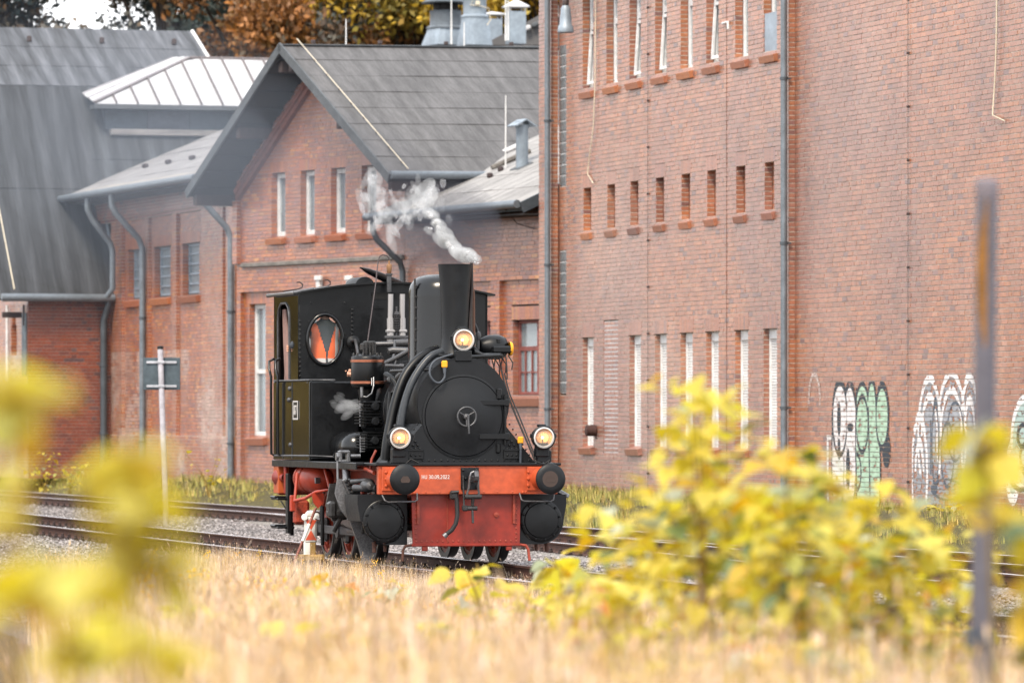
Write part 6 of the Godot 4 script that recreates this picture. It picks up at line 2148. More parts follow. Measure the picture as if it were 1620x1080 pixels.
func track_frame(c: Vector3, vp: float) -> Dictionary:
	var d := Vector3((vp - 810.0) / FP, 0, -1).normalized()
	return {"c": c, "d": d, "q": Vector3(-d.z, 0, d.x)}

func tp(t: Dictionary, s: float, q: float, y: float) -> Vector3:
	return t.c + t.d * s + t.q * q + Vector3(0, y, 0)

func across(t: Dictionary, p: Vector3) -> float:
	return (p - t.c).dot(t.q)

func ground_y(p: Vector3) -> float:
	var t2 := across(T2, p)
	var t1 := across(T1, p)
	var n := ground_noise.get_noise_2d(p.x, p.z)
	if t1 > 1.5: return lerpf(-0.17, 0.27, smoothstep(1.5, 3.6, t1)) + n * 0.05
	if t2 > -2.0: return -0.175 + n * 0.02
	return lerpf(-0.175, -0.36, smoothstep(-2.0, -4.0, t2)) + lerpf(0.0, 0.62, smoothstep(-4.5, -11.0, t2)) + n * 0.07

func sheet(called: String, t: Dictionary, s0: float, s1: float, ds: float, ts: Array, drop: float, m: Material):
	# a strip along a track, following the ground; its two edges dip so that it tucks under its neighbours
	var mb := MB.new()
	var n := int((s1 - s0) / ds)
	var grid := []
	for i in n + 1:
		var row := []
		for j in ts.size():
			var p := tp(t, s0 + i * ds, ts[j], 0)
			p.y = ground_y(p) + drop
			if j == 0 or j == ts.size() - 1: p.y -= 0.06
			row.append(p)
		grid.append(row)
	for i in n:
		for j in ts.size() - 1:
			var a: Vector3 = grid[i][j]; var b: Vector3 = grid[i + 1][j]; var c: Vector3 = grid[i + 1][j + 1]; var d: Vector3 = grid[i][j + 1]
			var nn := (c - a).cross(d - b).normalized()
			if nn.y < 0: nn = -nn
			mb.quad(a, b, c, d, nn)
	setting(called, mb.done(), m)

func railway():
	T2 = track_frame(Vector3(-0.396, 0, -66.0), -1434)
	T1 = track_frame(Vector3(at(220, 659, 117.5).x, 0, -117.5), -1800)
	var T3 := track_frame(Vector3(at(890, 659, 82.5).x, 0, -82.5), -1100)
	var mb := MB.new()
	mb.quad(Vector3(-900, -1.2, 60), Vector3(900, -1.2, 60), Vector3(900, -1.2, -880), Vector3(-900, -1.2, -880), Vector3.UP)
	setting("ground", mb.done(), M.soil)
	var ts := []
	for k in 30: ts.append(-40.0 + k * 1.3)
	ts.append(-1.9)
	sheet("ground", T2, -62.0, 60.0, 1.0, ts, -0.03, M.soil)
	ts = []
	for k in 24: ts.append(-9.0 + k * 0.75)
	sheet("ballast", T2, -60.0, 110.0, 1.0, ts, 0.0, M.ballast)
	ts = []
	for k in 8: ts.append(1.3 + k * 0.5)
	for k in 10: ts.append(6.0 + k * 6.0)
	sheet("verge", T1, -70.0, 130.0, 1.5, ts, 0.03, M.turf)
	var prof := PackedVector2Array([Vector2(-0.0625, -0.15), Vector2(0.0625, -0.15), Vector2(0.0625, -0.138), Vector2(0.012, -0.118), Vector2(0.009, -0.04), Vector2(0.034, -0.028), Vector2(0.036, -0.006), Vector2(-0.036, -0.006), Vector2(-0.034, -0.028), Vector2(-0.009, -0.04), Vector2(-0.012, -0.118), Vector2(-0.0625, -0.138)])
	var head := PackedVector2Array([Vector2(-0.034, -0.006), Vector2(0.034, -0.006), Vector2(0.03, 0.0), Vector2(-0.03, 0.0)])
	var defs := [[T2, -50.0, 75.0, "railway track under the engine, running down to the lower right past the weeds", M.sleeper], [T1, -60.0, 60.0, "railway track farther back along the grass verge of the works", M.sleeper], [T3, -22.0, 22.0, "short turnout track branching between the two lines right of the engine", M.concrete]]
	for df in defs:
		var t: Dictionary = df[0]
		var o := thing("railway_track", df[3], "railway track", t.c, "railway tracks")
		var b := Basis(t.q, Vector3.UP, -t.d)
		for s in [-0.7535, 0.7535]:
			mb = MB.new()
			mb.prism(prof, -df[2], -df[1])
			var r := put(o, "rail", mb.done(), M.rust, Transform3D(b, t.q * s))
			mb = MB.new()
			mb.prism(head, -df[2], -df[1])
			put(r, "running_surface", mb.done(), M.railhead)
		var n := int((df[2] - df[1]) / 0.62)
		var sl := MB.new(); sl.box(Vector3(), Vector3(2.5, 0.16, 0.25), 0.02)
		var slm := sl.done()
		var fx := []
		for k in n:
			var z: float = -(df[1] + (k + 0.5) * 0.62)
			var y := -0.235 + rng.randf_range(-0.006, 0.006) + (0.006 if df[4] == M.concrete else 0.0)
			put(o, "sleeper", slm, df[4], Transform3D(b * Basis(Vector3.UP, rng.randf_range(-0.015, 0.015)), b * Vector3(rng.randf_range(-0.03, 0.03), y, z)))
			for s in [-0.7535, 0.7535]:
				for e in [-0.1, 0.1]: fx.append(Transform3D(b, b * Vector3(s + e, -0.135, z)))
		mb = MB.new()
		mb.box(Vector3(0, -0.012, 0), Vector3(0.11, 0.016, 0.15), 0.004)
		mb.box(Vector3(0, 0.008, 0), Vector3(0.05, 0.03, 0.09), 0.008)
		mb.lathe([Vector2(0.022, 0.0), Vector2(0.022, 0.05), Vector2(0, 0.055)], Transform3D(), 6)
		many(o, "rail_fastenings", mb.done(), sub_mat(M.rust, Color(0.26, 0.2, 0.19)), fx, [])
	# loose stones on top of the ballast
	var rock := MB.new()
	var rr := RandomNumberGenerator.new(); rr.seed = 9
	var dirs := [Vector3(1, 0, 0), Vector3(-1, 0, 0), Vector3(0, 1, 0), Vector3(0, -1, 0), Vector3(0, 0, 1), Vector3(0, 0, -1)]
	for k in 6: dirs[k] = dirs[k] * rr.randf_range(0.7, 1.2) + Vector3(rr.randf_range(-0.3, 0.3), rr.randf_range(-0.3, 0.3), rr.randf_range(-0.3, 0.3))
	for sx in 2:
		for sy in 2:
			for sz in 2: rock.face(dirs[sx], dirs[2 + sy], dirs[4 + sz], dirs[4 + sz], Vector3())
	var xs := []; var cs := []
	for k in 130000:
		var d := rng.randf_range(50.0, 150.0)
		d = 50.0 + 85.0 * pow(rng.randf(), 1.3)
		var px := rng.randf_range(-60.0, 1680.0)
		var p := Vector3((px - 810.0) / FP * d, 0, -d)
		var t2 := across(T2, p)
		var t1 := across(T1, p)
		if t1 > 2.0 or t2 < -8.0: continue
		if absf(t2) < 0.85 and rng.randf() < 0.4: continue
		p.y = ground_y(p) + rng.randf_range(-0.01, 0.022)
		var s := rng.randf_range(0.016, 0.034)
		xs.append(Transform3D(Basis.from_euler(Vector3(rng.randf() * 6, rng.randf() * 6, rng.randf() * 6)).scaled(Vector3(s, s * 0.8, s)), p))
		var g := rng.randf_range(0.40, 0.68)
		cs.append(Color(g * 1.0, g * 0.96, g * 0.955).srgb_to_linear())
	var o := many(self, "gravel", rock.done(), M.stone, xs, cs)
	tag(o, "grey ballast stones lying between and beside the rails", "gravel")

# ---------------------------------------------------------------- plants
func blade(mb: MB, p: Vector3, dir: Vector3, h: float, w: float, bend: float, c: Color, seed_head: float):
	mb.st.set_color(c)
	var side := dir.cross(Vector3.UP).normalized() * w
	var q := []
	for i in 4:
		var t := i / 3.0
		q.append(p + Vector3(0, h * t * (1.0 - 0.12 * bend * t), 0) + dir * (bend * h * t * t * 0.45))
	var n := (dir + Vector3(0, 0.5, 0)).normalized()
	for i in 3:
		var w0 := 1.0 - 0.25 * i; var w1 := 1.0 - 0.25 * (i + 1)
		if i < 2: mb.quad(q[i] - side * w0, q[i] + side * w0, q[i + 1] + side * w1, q[i + 1] - side * w1, n)
		else: mb.tri(q[i] - side * w0, q[i] + side * w0, q[3], n, n, n)
	if seed_head > 0.0:
		var tip: Vector3 = q[3]
		var up: Vector3 = (q[3] - q[2]).normalized()
		for e in [side.normalized(), side.normalized().cross(up)]:
			mb.quad(tip - up * seed_head * 0.5, tip + e * seed_head * 0.085, tip + up * seed_head * 0.6, tip - e * seed_head * 0.085, n)

func clump(seed_: int, n: int, h: float, spread: float, pal: Array, heads: float, w := 0.0035) -> ArrayMesh:
	var r := RandomNumberGenerator.new(); r.seed = seed_
	var mb := MB.new()
	for k in n:
		var a := r.randf() * TAU
		var d := Vector3(cos(a), 0, sin(a))
		var c: Color = pal[r.randi() % pal.size()]
		var v := r.randf_range(0.85, 1.12)
		c = Color(c.r * v, c.g * v, c.b * v).srgb_to_linear()
		blade(mb, d * r.randf() * spread, Vector3(cos(a + r.randf_range(-0.8, 0.8)), 0, sin(a + r.randf_range(-0.8, 0.8))), h * r.randf_range(0.55, 1.1), w * r.randf_range(0.7, 1.4), r.randf_range(0.1, 0.8), c, 0.055 * r.randf_range(0.5, 1.3) if r.randf() < heads else 0.0)
	return mb.done()

func grasses():
	var straw := [Color(0.89, 0.80, 0.70), Color(0.88, 0.77, 0.70), Color(0.93, 0.87, 0.81), Color(0.85, 0.74, 0.58), Color(0.84, 0.71, 0.46), Color(0.80, 0.72, 0.52)]
	var green := [Color(0.64, 0.62, 0.34), Color(0.56, 0.57, 0.32), Color(0.72, 0.66, 0.40), Color(0.78, 0.70, 0.48), Color(0.50, 0.53, 0.30)]
	# tall dry grass between the camera and the track
	for v in 5:
		var m := clump(100 + v, 48, 0.8, 0.15, straw, 0.22, 0.0023)
		var xs := []; var cs := []
		for k in 4200:
			var d := lerpf(15.0, 72.0, pow(rng.randf(), 0.8))
			var px := rng.randf_range(60.0, 1690.0)
			var p := Vector3((px - 810.0) / FP * d, 0, -d)
			var t2 := across(T2, p)
			if t2 > -1.55: continue
			var nn := ground_noise.get_noise_2d(p.x * 3.0, p.z * 1.0)
			if px + nn * 160.0 < 250.0 and rng.randf() < 0.85: continue
			if nn < -0.25 and rng.randf() < 0.6: continue
			p.y = ground_y(p) - 0.02
			var s := (lerpf(0.42, 0.8, smoothstep(-1.6, -7.0, t2)) + 0.28 * smoothstep(23.0, 16.0, d)) * rng.randf_range(0.6, 1.2)
			xs.append(Transform3D(Basis(Vector3.UP, rng.randf() * TAU).scaled(Vector3(s, s, s)), p))
			var g := rng.randf_range(0.86, 1.16)
			var warm := clampf(0.4 + ground_noise.get_noise_2d(p.x * 5.0 + 90.0, p.z * 2.0) * 2.0 + rng.randf_range(-0.3, 0.3), 0.0, 1.0)
			cs.append(Color(g, g * lerpf(1.0, 0.91, warm), g * lerpf(1.06, 0.70, warm)))
		var o := many(self, numbered("dry_grass"), m, M.straw, xs, cs)
		tag(o, ["tall straw coloured dry grass with seed heads in front of the track", "tall straw coloured dry grass with seed heads in front of the track", "tall straw coloured dry grass with seed heads in front of the track", "tall straw coloured dry grass with seed heads in front of the track", "tall straw coloured dry grass with seed heads in front of the track"][v], "grass", "dry grass in front of the track")
	# a few taller pale stalks, bent over, close to the rails
	var tall := clump(150, 7, 0.85, 0.05, [Color(0.90, 0.84, 0.78), Color(0.86, 0.78, 0.68)], 0.8, 0.0045)
	var txs := []; var tcs := []
	for k in 420:
		var d := rng.randf_range(40.0, 70.0)
		var px := rng.randf_range(240.0, 1650.0)
		var p := Vector3((px - 810.0) / FP * d, 0, -d)
		var t2 := across(T2, p)
		if t2 > -1.45: continue
		p.y = ground_y(p)
		var s := lerpf(0.6, 1.0, smoothstep(-1.6, -6.0, t2)) * rng.randf_range(0.7, 1.15)
		txs.append(Transform3D(Basis(Vector3.UP, rng.randf() * TAU).scaled(Vector3(s, s, s)), p))
		tcs.append(Color(1, rng.randf_range(0.92, 1.0), rng.randf_range(0.8, 1.0)))
	var ts := many(self, "pale_stalks", tall, M.straw, txs, tcs)
	tag(ts, "taller pale bent stalks standing out of the dry grass near the rails", "grass")
	# small yellow flower heads on stalks among it
	var mb := MB.new()
	var r := RandomNumberGenerator.new(); r.seed = 77
	mb.st.set_color(Color(0.55, 0.50, 0.2).srgb_to_linear())
	for k in 3: blade(mb, Vector3(), Vector3(cos(k * 2.1), 0, sin(k * 2.1)), 0.6 - k * 0.1, 0.004, 0.2, Color(0.62, 0.55, 0.25).srgb_to_linear(), 0.0)
	for k in 16:
		mb.st.set_color(Color(0.95, 0.70 + 0.12 * r.randf(), 0.16).srgb_to_linear())
		mb.lathe([Vector2(0.0, -0.01), Vector2(0.014, 0.0), Vector2(0.011, 0.012), Vector2(0, 0.014)], Transform3D(Basis(), Vector3(r.randf_range(-0.07, 0.07), 0.44 + r.randf() * 0.18, r.randf_range(-0.07, 0.07))), 6)
	var xs := []; var cs := []
	for k in 800:
		var d := rng.randf_range(37.0, 71.0)
		var px := rng.randf_range(180.0, 1680.0)
		var p := Vector3((px - 810.0) / FP * d, 0, -d)
		var t2 := across(T2, p)
		if t2 > -1.3 or (t2 < -4.0 and ground_noise.get_noise_2d(p.x * 4.0 + 40.0, p.z * 2.0) < 0.0): continue
		p.y = ground_y(p)
		if t2 > -3.0 and rng.randf() < 0.6: continue
		var s := lerpf(0.45, 1.0, smoothstep(-1.5, -7.0, t2)) * rng.randf_range(0.6, 1.15)
		xs.append(Transform3D(Basis(Vector3.UP, rng.randf() * TAU).scaled(Vector3(s, s, s)), p))
		cs.append(Color(1, rng.randf_range(0.8, 1.05), 0.9))
	var fl := many(self, "yellow_wildflowers", mb.done(), M.straw, xs, cs)
	tag(fl, "small yellow wildflowers scattered through the dry grass", "wildflowers")
	# the mown verge beside the works and the odd tuft in the ballast
	for v in 3:
		var m := clump(200 + v, 26, 0.30, 0.16, green, 0.1, 0.006)
		xs = []; cs = []
		for k in 5200:
			var d := rng.randf_range(70.0, 150.0)
			var px := rng.randf_range(-60.0, 1690.0)
			var p := Vector3((px - 810.0) / FP * d, 0, -d)
			var t1 := across(T1, p)
			if t1 < 1.75 or t1 > 8.0: continue
			p.y = ground_y(p)
			var s := rng.randf_range(0.35, 0.9) * (0.6 + 0.8 * clampf(ground_noise.get_noise_2d(p.x * 2.0, p.z * 2.0) + 0.4, 0, 1))
			if t1 < 2.3: s *= 0.6
			if px > 1000.0: s *= 0.62
			xs.append(Transform3D(Basis(Vector3.UP, rng.randf() * TAU).scaled(Vector3(s * 1.3, s, s * 1.3)), p))
			var y := rng.randf()
			cs.append(Color(0.95 + 0.25 * y, 0.95 + 0.12 * y, 0.9))
		var o := many(self, numbered("verge_grass"), m, M.straw, xs, cs)
		tag(o, "short yellow green grass on the verge along the works", "grass", "grass on the verge")

func leaf_mesh(seed_: int, lobes: float) -> ArrayMesh:
	# a pointed, heart-shaped leaf about 1 long, folded along its midrib and drooping
	var r := RandomNumberGenerator.new(); r.seed = seed_
	var mb := MB.new()
	var out := [Vector2(0.0, 0.03), Vector2(0.16, -0.05), Vector2(0.34, 0.02), Vector2(0.46, 0.2), Vector2(0.45 + lobes, 0.42), Vector2(0.32, 0.64), Vector2(0.17, 0.84), Vector2(0.0, 1.0)]
	var fold := r.randf_range(0.12, 0.35)
	var droop := r.randf_range(0.15, 0.5)
	var P := func(v: Vector2, s: float) -> Vector3: return Vector3(v.x * s, absf(v.x) * fold - droop * v.y * v.y + 0.03 * sin(v.y * 9.0) * absf(v.x), v.y)
	for s in [-1.0, 1.0]:
		for i in out.size() - 1:
			var a: Vector3 = P.call(out[i], s); var b: Vector3 = P.call(out[i + 1], s)
			var c: Vector3 = P.call(Vector2(0, out[i].y), s); var d: Vector3 = P.call(Vector2(0, out[i + 1].y), s)
			var n := (b - c).cross(a - d)
			if n.y < 0: n = -n
			n = n.normalized()
			mb.quad(c, a, b, d, n)
	mb.box(Vector3(0, 0.0, -0.14), Vector3(0.02, 0.02, 0.34))
	return mb.done()

var leaves := []
var leaf_mats := []

func leaf_setup():
	for k in 5: leaves.append(leaf_mesh(300 + k, 0.03 * (k % 3)))
	for c in [Color(0.93, 0.85, 0.36), Color(0.95, 0.90, 0.46), Color(0.88, 0.82, 0.36), Color(0.91, 0.78, 0.30), Color(0.68, 0.68, 0.34), Color(0.44, 0.51, 0.30), Color(0.82, 0.84, 0.76), Color(0.88, 0.62, 0.28)]:
		var m := mat(c, 0.5, 0, M.soft, 3.0)
		m.backlight_enabled = true
		m.backlight = Color(minf(c.r * 1.15, 1.0), minf(c.g * 1.15, 1.0), minf(c.b * 1.15, 1.0))
		leaf_mats.append(m)

func shrub(called: String, label: String, group: String, base: Vector3, stems: Array, size: float, n: int, weights: Array, seed_: int):
	# stems: lists of points (relative to the base) with a reach; leaves sit along the upper part of each stem
	var r := RandomNumberGenerator.new(); r.seed = seed_
	var o := thing(called, label, "shrub", base, group)
	var total := 0.0
	for s in stems: total += s.len
	for s in stems:
		var mb := MB.new()
		var pts := _smooth(s.pts)
		var rad := []
		for k in pts.size(): rad.append(lerpf(0.013, 0.004, float(k) / pts.size()) * size / 0.15)
		mb.tube(pts, rad, 6)
		put(o, "stem", mb.done(), M.stem)
		var cnt := int(n * s.len / total)
		for k in cnt:
			var t := lerpf(s.from, 1.0, (k + r.randf()) / cnt)
			var i := clampi(int(t * (pts.size() - 1)), 0, pts.size() - 2)
			var p: Vector3 = pts[i].lerp(pts[i + 1], fposmod(t * (pts.size() - 1), 1.0))
			var a := r.randf() * TAU
			var reach: float = s.reach * (1.15 - 0.55 * t) * r.randf_range(0.25, 1.0)
			p += Vector3(cos(a) * reach, r.randf_range(-0.25, 0.3) * reach, sin(a) * reach)
			var yaw := -a + PI / 2 + r.randf_range(-0.7, 0.7)
			var b := Basis(Vector3.UP, yaw) * Basis(Vector3.RIGHT, r.randf_range(-0.7, 0.75)) * Basis(Vector3(0, 0, 1), r.randf_range(-0.6, 0.6))
			var sc := size * r.randf_range(0.6, 1.2)
			var pick := r.randf()
			var mi := 0
			var acc := 0.0
			for w in weights.size():
				acc += weights[w]
				if pick < acc: mi = w; break
			put(o, "leaf", leaves[r.randi() % leaves.size()], leaf_mats[mi], Transform3D(b.scaled_local(Vector3(sc, sc, sc)), p))

func stems_to(base: Vector3, tips: Array, reach: float, from: float) -> Array:
	var out := []
	for q in tips:
		var d: Vector3 = q - base
		out.append({"pts": [Vector3(), d * 0.35 + Vector3(d.x * -0.12, d.y * 0.08, d.z * -0.1), d * 0.7 + Vector3(d.x * -0.1, d.y * 0.06, 0), d], "len": d.length() * (1.0 - from), "reach": reach, "from": from})
	return out

func shrub_stems(base: Vector3, tips: Array, reach: float, leafy: float) -> Array:
	# only the last leafy metres of each stem carry leaves
	var out := stems_to(base, tips, reach, 0.5)
	for s in out:
		var l: float = s.pts[3].length()
		s.from = clampf(1.0 - leafy / l, 0.15, 0.95)
		s.len = l * (1.0 - s.from)
	return out

func shrubs():
	leaf_setup()
	var yel := [0.36, 0.30, 0.10, 0.08, 0.06, 0.03, 0.06, 0.01]
	var deep := [0.30, 0.22, 0.14, 0.08, 0.11, 0.07, 0.07, 0.01]
	var gold := [0.30, 0.10, 0.20, 0.24, 0.08, 0.04, 0.01, 0.03]
	var pale := [0.38, 0.46, 0.08, 0.04, 0.04, 0.0, 0.0, 0.0]
	# the big shrub in front of the workshop: several plants side by side
	var g := "yellow shrubs in front of the workshop"
	var defs := [
		["tallest yellow shrub, reaching up to the ground floor shutters of the workshop", 1120.0, 21.0, [[1100, 595], [1112, 625], [1092, 650], [1085, 700], [1150, 680], [1050, 770], [1190, 765], [1110, 800], [1020, 850]], 0.125, 140, yel],
		["broad yellow shrub in front of the workshop's second downpipe", 1265.0, 20.0, [[1240, 705], [1285, 735], [1215, 775], [1310, 790], [1260, 830], [1200, 860]], 0.12, 200, deep],
		["yellow shrub with pale leaves below the green graffiti", 1390.0, 21.5, [[1375, 765], [1420, 825], [1340, 830], [1440, 850], [1395, 890]], 0.115, 150, deep],
		["low yellow shrub at the left edge of the group, next to the rails", 1000.0, 22.5, [[985, 800], [1020, 830], [955, 880], [1030, 880], [925, 915]], 0.115, 130, yel],
		["yellow shrub between the white graffiti and the grey post", 1490.0, 22.0, [[1495, 835], [1465, 860], [1520, 880], [1485, 920]], 0.11, 90, yel],
		["low spreading yellow weed at the foot of the tallest shrub", 1080.0, 24.0, [[1010, 905], [1080, 900], [1150, 905], [1200, 930], [930, 930]], 0.11, 110, deep]]
	var sd := 400
	for d in defs:
		var dd: float = d[2]
		var b := at(d[1], 659, dd); b.y = ground_y(b) - 0.05
		var tips := []
		for q in d[3]: tips.append(at(q[0], q[1], dd + rng.randf_range(-0.5, 0.5)))
		shrub("yellow_shrub", d[0], g, b, shrub_stems(b, tips, 0.25, 0.74), d[4] * 0.74, int(d[5] * 2.1), d[6], sd)
		sd += 1
	# near the lens: soft golden sprays left and right
	var near := [
		["golden leafy spray winding round the grey post at the right edge", 1590.0, 13.0, [[1556, 672], [1566, 765], [1668, 915], [1672, 1010], [1655, 840]], 0.095, 62, gold, 0.06, 0.2],
		["pale yellow leafy spray at the left edge in front of the end building", 12.0, 7.0, [[26, 600], [10, 640]], 0.068, 26, pale, 0.03, 0.065],
		["bright yellow leafy spray standing in front of the sign post", 205.0, 7.2, [[190, 715], [222, 790], [236, 870]], 0.064, 52, pale, 0.034, 0.09],
		["small yellow sprig low at the left edge", 25.0, 7.5, [[42, 735], [5, 790]], 0.055, 12, pale, 0.035, 0.06],
		["yellow green weed in the lower left corner", 70.0, 7.0, [[75, 880], [110, 905], [20, 930]], 0.065, 32, pale, 0.05, 0.07],
		["dull olive weed low between the left sprays", 210.0, 8.0, [[190, 985], [245, 1010], [130, 1000]], 0.065, 28, pale, 0.045, 0.07],
		["golden weed at the bottom right corner beside the post", 1480.0, 27.0, [[1455, 960], [1510, 985], [1480, 1040]], 0.11, 50, gold, 0.15, 0.3]]
	for d in near:
		var dd: float = d[2]
		var b := at(d[1], 659, dd); b.y = ground_y(b) - 0.05
		var tips := []
		for q in d[3]: tips.append(at(q[0], q[1], dd + rng.randf_range(-0.3, 0.3)))
		var st := shrub_stems(b, tips, d[7], d[8])
		shrub("yellow_spray", d[0], "out of focus yellow plants close to the camera", b, st, d[4], d[5], d[6], sd)
		sd += 1
	# small plants in the middle of the grass
	var small := [["yellow weed in the dry grass below the cylinder of the engine", 590.0, 40.0, 905.0], ["yellow weed in the dry grass in front of the red front plate", 800.0, 33.0, 890.0], ["golden weed low in the grass left of the middle", 430.0, 38.0, 985.0], ["yellow weed low in the grass below the rails' right end", 860.0, 36.0, 960.0]]
	small.append_array([
		["lowest left of the yellow weeds standing right of the rails below the big shrub", 905.0, 30.0, 880.0],
		["yellow weed between the engine's right cylinder and the big shrub", 940.0, 34.0, 862.0],
		["green yellow weed in the grass near the bottom edge, left of the middle", 520.0, 24.0, 1000.0],
		["golden weed in the grass near the bottom edge, right of the middle", 700.0, 26.0, 985.0],
		["sparse yellow weed in the grass below the points lever", 480.0, 34.0, 940.0],
		["yellow weed at the left end of the dry grass", 330.0, 30.0, 955.0],
		["dull yellow weed in the grass near the bottom edge, left of the engine's middle", 610.0, 22.0, 1020.0],
		["yellow weed in the middle of the grass below the engine's left buffer", 640.0, 32.0, 960.0],
		["golden weed at the bottom edge below the big shrub", 1010.0, 20.0, 990.0],
		["yellow green weed at the bottom edge in front of the broad shrub", 1260.0, 19.0, 1010.0]])
	for d in small:
		var dd: float = d[2]
		var b := at(d[1], 659, dd); b.y = ground_y(b) - 0.05
		var tips := []
		for k in 5: tips.append(at(d[1] + rng.randf_range(-70, 70), d[3] + rng.randf_range(0, 70), dd + rng.randf_range(-0.4, 0.4)))
		shrub("yellow_weed", d[0], "yellow weeds in the dry grass", b, stems_to(b, tips, 0.22, 0.4), 0.13, 70, gold if d[2] > 35 else yel, sd)
		sd += 1
	# weeds against the works
	var wl := [["leafy weed at the foot of the dark end building", 72.0, 133.0, 700.0, 50], ["low leafy weeds along the dark end building", 110.0, 133.0, 725.0, 50], ["reddish weeds at the wall below the white graffiti", 1500.0, 87.0, 800.0, 60], ["bushy weed at the wall between the two graffiti", 1440.0, 88.0, 812.0, 40], ["thin dry weed by the wing's last downpipe", 330.0, 122.0, 715.0, 20]]
	for d in wl:
		var dd: float = d[2]
		var b := at(d[1], 659, dd); b.y = ground_y(b)
		var tips := []
		for k in 6: tips.append(Vector3(b.x + rng.randf_range(-0.55, 0.55), lerpf(b.y, EYE - (d[3] - 659.0) / FP * dd, rng.randf_range(0.5, 1.0)), b.z + rng.randf_range(-0.3, 0.3)))
		shrub("wall_weed", d[0], "weeds along the works", b, stems_to(b, tips, 0.16, 0.2), 0.11, d[4], deep, sd)
		sd += 1

func tree(label: String, px: float, d: float, height: float, radius: float, low: float, pal: Array, seed_: int):
	var r := RandomNumberGenerator.new(); r.seed = seed_
	var b := at(px, 659, d); b.y = 0.2
	var o := thing("tree", label, "tree", b, "trees behind the works")
	var mb := MB.new()
	mb.tube([Vector3(), Vector3(0.1, low * 0.6, 0), Vector3(-0.1, low * 1.3, 0.1), Vector3(0, height * 0.8, 0)], [0.42, 0.34, 0.26, 0.06], 10)
	var trunk := put(o, "trunk", mb.done(), M.bark)
	var xs := []; var cs := []
	var blobs := []
	for k in 34:
		var a := r.randf() * TAU
		var t := r.randf()
		var y := lerpf(low, height, t)
		var rr := radius * sqrt(maxf(0.05, 1.0 - pow(absf(t - 0.4) / 0.62, 2.0))) * r.randf_range(0.35, 1.0)
		blobs.append([Vector3(cos(a) * rr, y, sin(a) * rr), r.randf_range(1.0, 1.9)])
	mb = MB.new()
	for q in blobs:
		var c: Vector3 = q[0]
		mb.tube([Vector3(0, maxf(low * 0.7, c.y * 0.72), 0), Vector3(c.x * 0.5, c.y * 0.85, c.z * 0.5), c], [0.13, 0.08, 0.03], 6)
		var tint: Color = pal[r.randi() % pal.size()]
		for k in 120:
			var v: Vector3 = Vector3(r.randfn(), r.randfn() * 0.7, r.randfn()).normalized() * q[1] * pow(r.randf(), 0.45)
			xs.append(Transform3D(Basis.from_euler(Vector3(r.randf() * 6, r.randf() * 6, r.randf() * 6)).scaled(Vector3.ONE * r.randf_range(0.7, 1.3)), c + v))
			var cc: Color = tint.lerp(pal[r.randi() % pal.size()], r.randf() * 0.6)
			var g := r.randf_range(0.8, 1.2)
			cs.append(Color(cc.r * g, cc.g * g, cc.b * g).srgb_to_linear())
	put(trunk, "limbs", mb.done(), M.bark)
	many(o, "crown", tree_leaf, M.leafy, xs, cs)

var tree_leaf: ArrayMesh

func trees():
	var r := RandomNumberGenerator.new(); r.seed = 5
	var mb := MB.new()
	for k in 13:
		var p := Vector3(r.randf_range(-0.4, 0.4), r.randf_range(-0.3, 0.3), r.randf_range(-0.4, 0.4))
		var b := Basis.from_euler(Vector3(r.randf() * 6, r.randf() * 6, r.randf() * 6))
		var s := r.randf_range(0.07, 0.13)
		var n := b * Vector3(0, 0, 1)
		mb.quad(p + b * Vector3(-s * 0.6, 0, 0), p + b * Vector3(0, -s, 0.02), p + b * Vector3(s * 0.6, 0, 0), p + b * Vector3(0, s * 1.2, 0.02), n)
	tree_leaf = mb.done()
	var dark := [Color(0.20, 0.26, 0.27), Color(0.24, 0.29, 0.28), Color(0.28, 0.29, 0.27), Color(0.36, 0.30, 0.25), Color(0.55, 0.38, 0.22)]
	var rusty := [Color(0.26, 0.27, 0.26), Color(0.44, 0.31, 0.22), Color(0.58, 0.38, 0.18), Color(0.64, 0.46, 0.16), Color(0.28, 0.27, 0.27)]
	var yel := [Color(0.66, 0.54, 0.16), Color(0.72, 0.52, 0.14), Color(0.60, 0.56, 0.24), Color(0.46, 0.42, 0.22), Color(0.74, 0.62, 0.24)]
	# what the glossy flank of the engine mirrors, left of the picture
	for k in 4:
		tree(["first", "second", "third", "fourth"][k] + " yellow bushy tree in the row beyond the left edge, mirrored in the cab side", -760.0 - k * 290.0, 112.0 - k * 3.0, 9.0, 3.0, 0.8, [Color(0.70, 0.61, 0.33), Color(0.76, 0.68, 0.42), Color(0.62, 0.56, 0.32)], 40 + k)
	tree("dark tree with a few orange leaves at the left end of the picture", -62, 190, 20, 3.4, 7, dark, 11)
	tree("dark bluish tree right of the gap of sky", 258, 195, 21, 3.6, 8, dark, 12)
	tree("dark tree with rusty patches above the metal roofed dormer", 330, 200, 23, 4.6, 7, dark, 13)
	tree("dark tree with orange patches just left of the gable's peak", 425, 186, 21, 3.8, 6, dark + [Color(0.55, 0.36, 0.18), Color(0.62, 0.42, 0.18)], 14)
	tree("orange and yellow tree above the left end of the hall's ridge", 535, 192, 22, 4.0, 7, rusty + yel, 15)
	tree("yellow tree above the middle of the hall's ridge", 635, 188, 21, 4.0, 6, yel, 16)
	tree("yellow green tree behind the roof ventilators", 770, 196, 23, 4.4, 7, yel, 17)
	tree("yellow green tree behind the rightmost vent stack", 880, 190, 21, 4.0, 6, yel, 18)

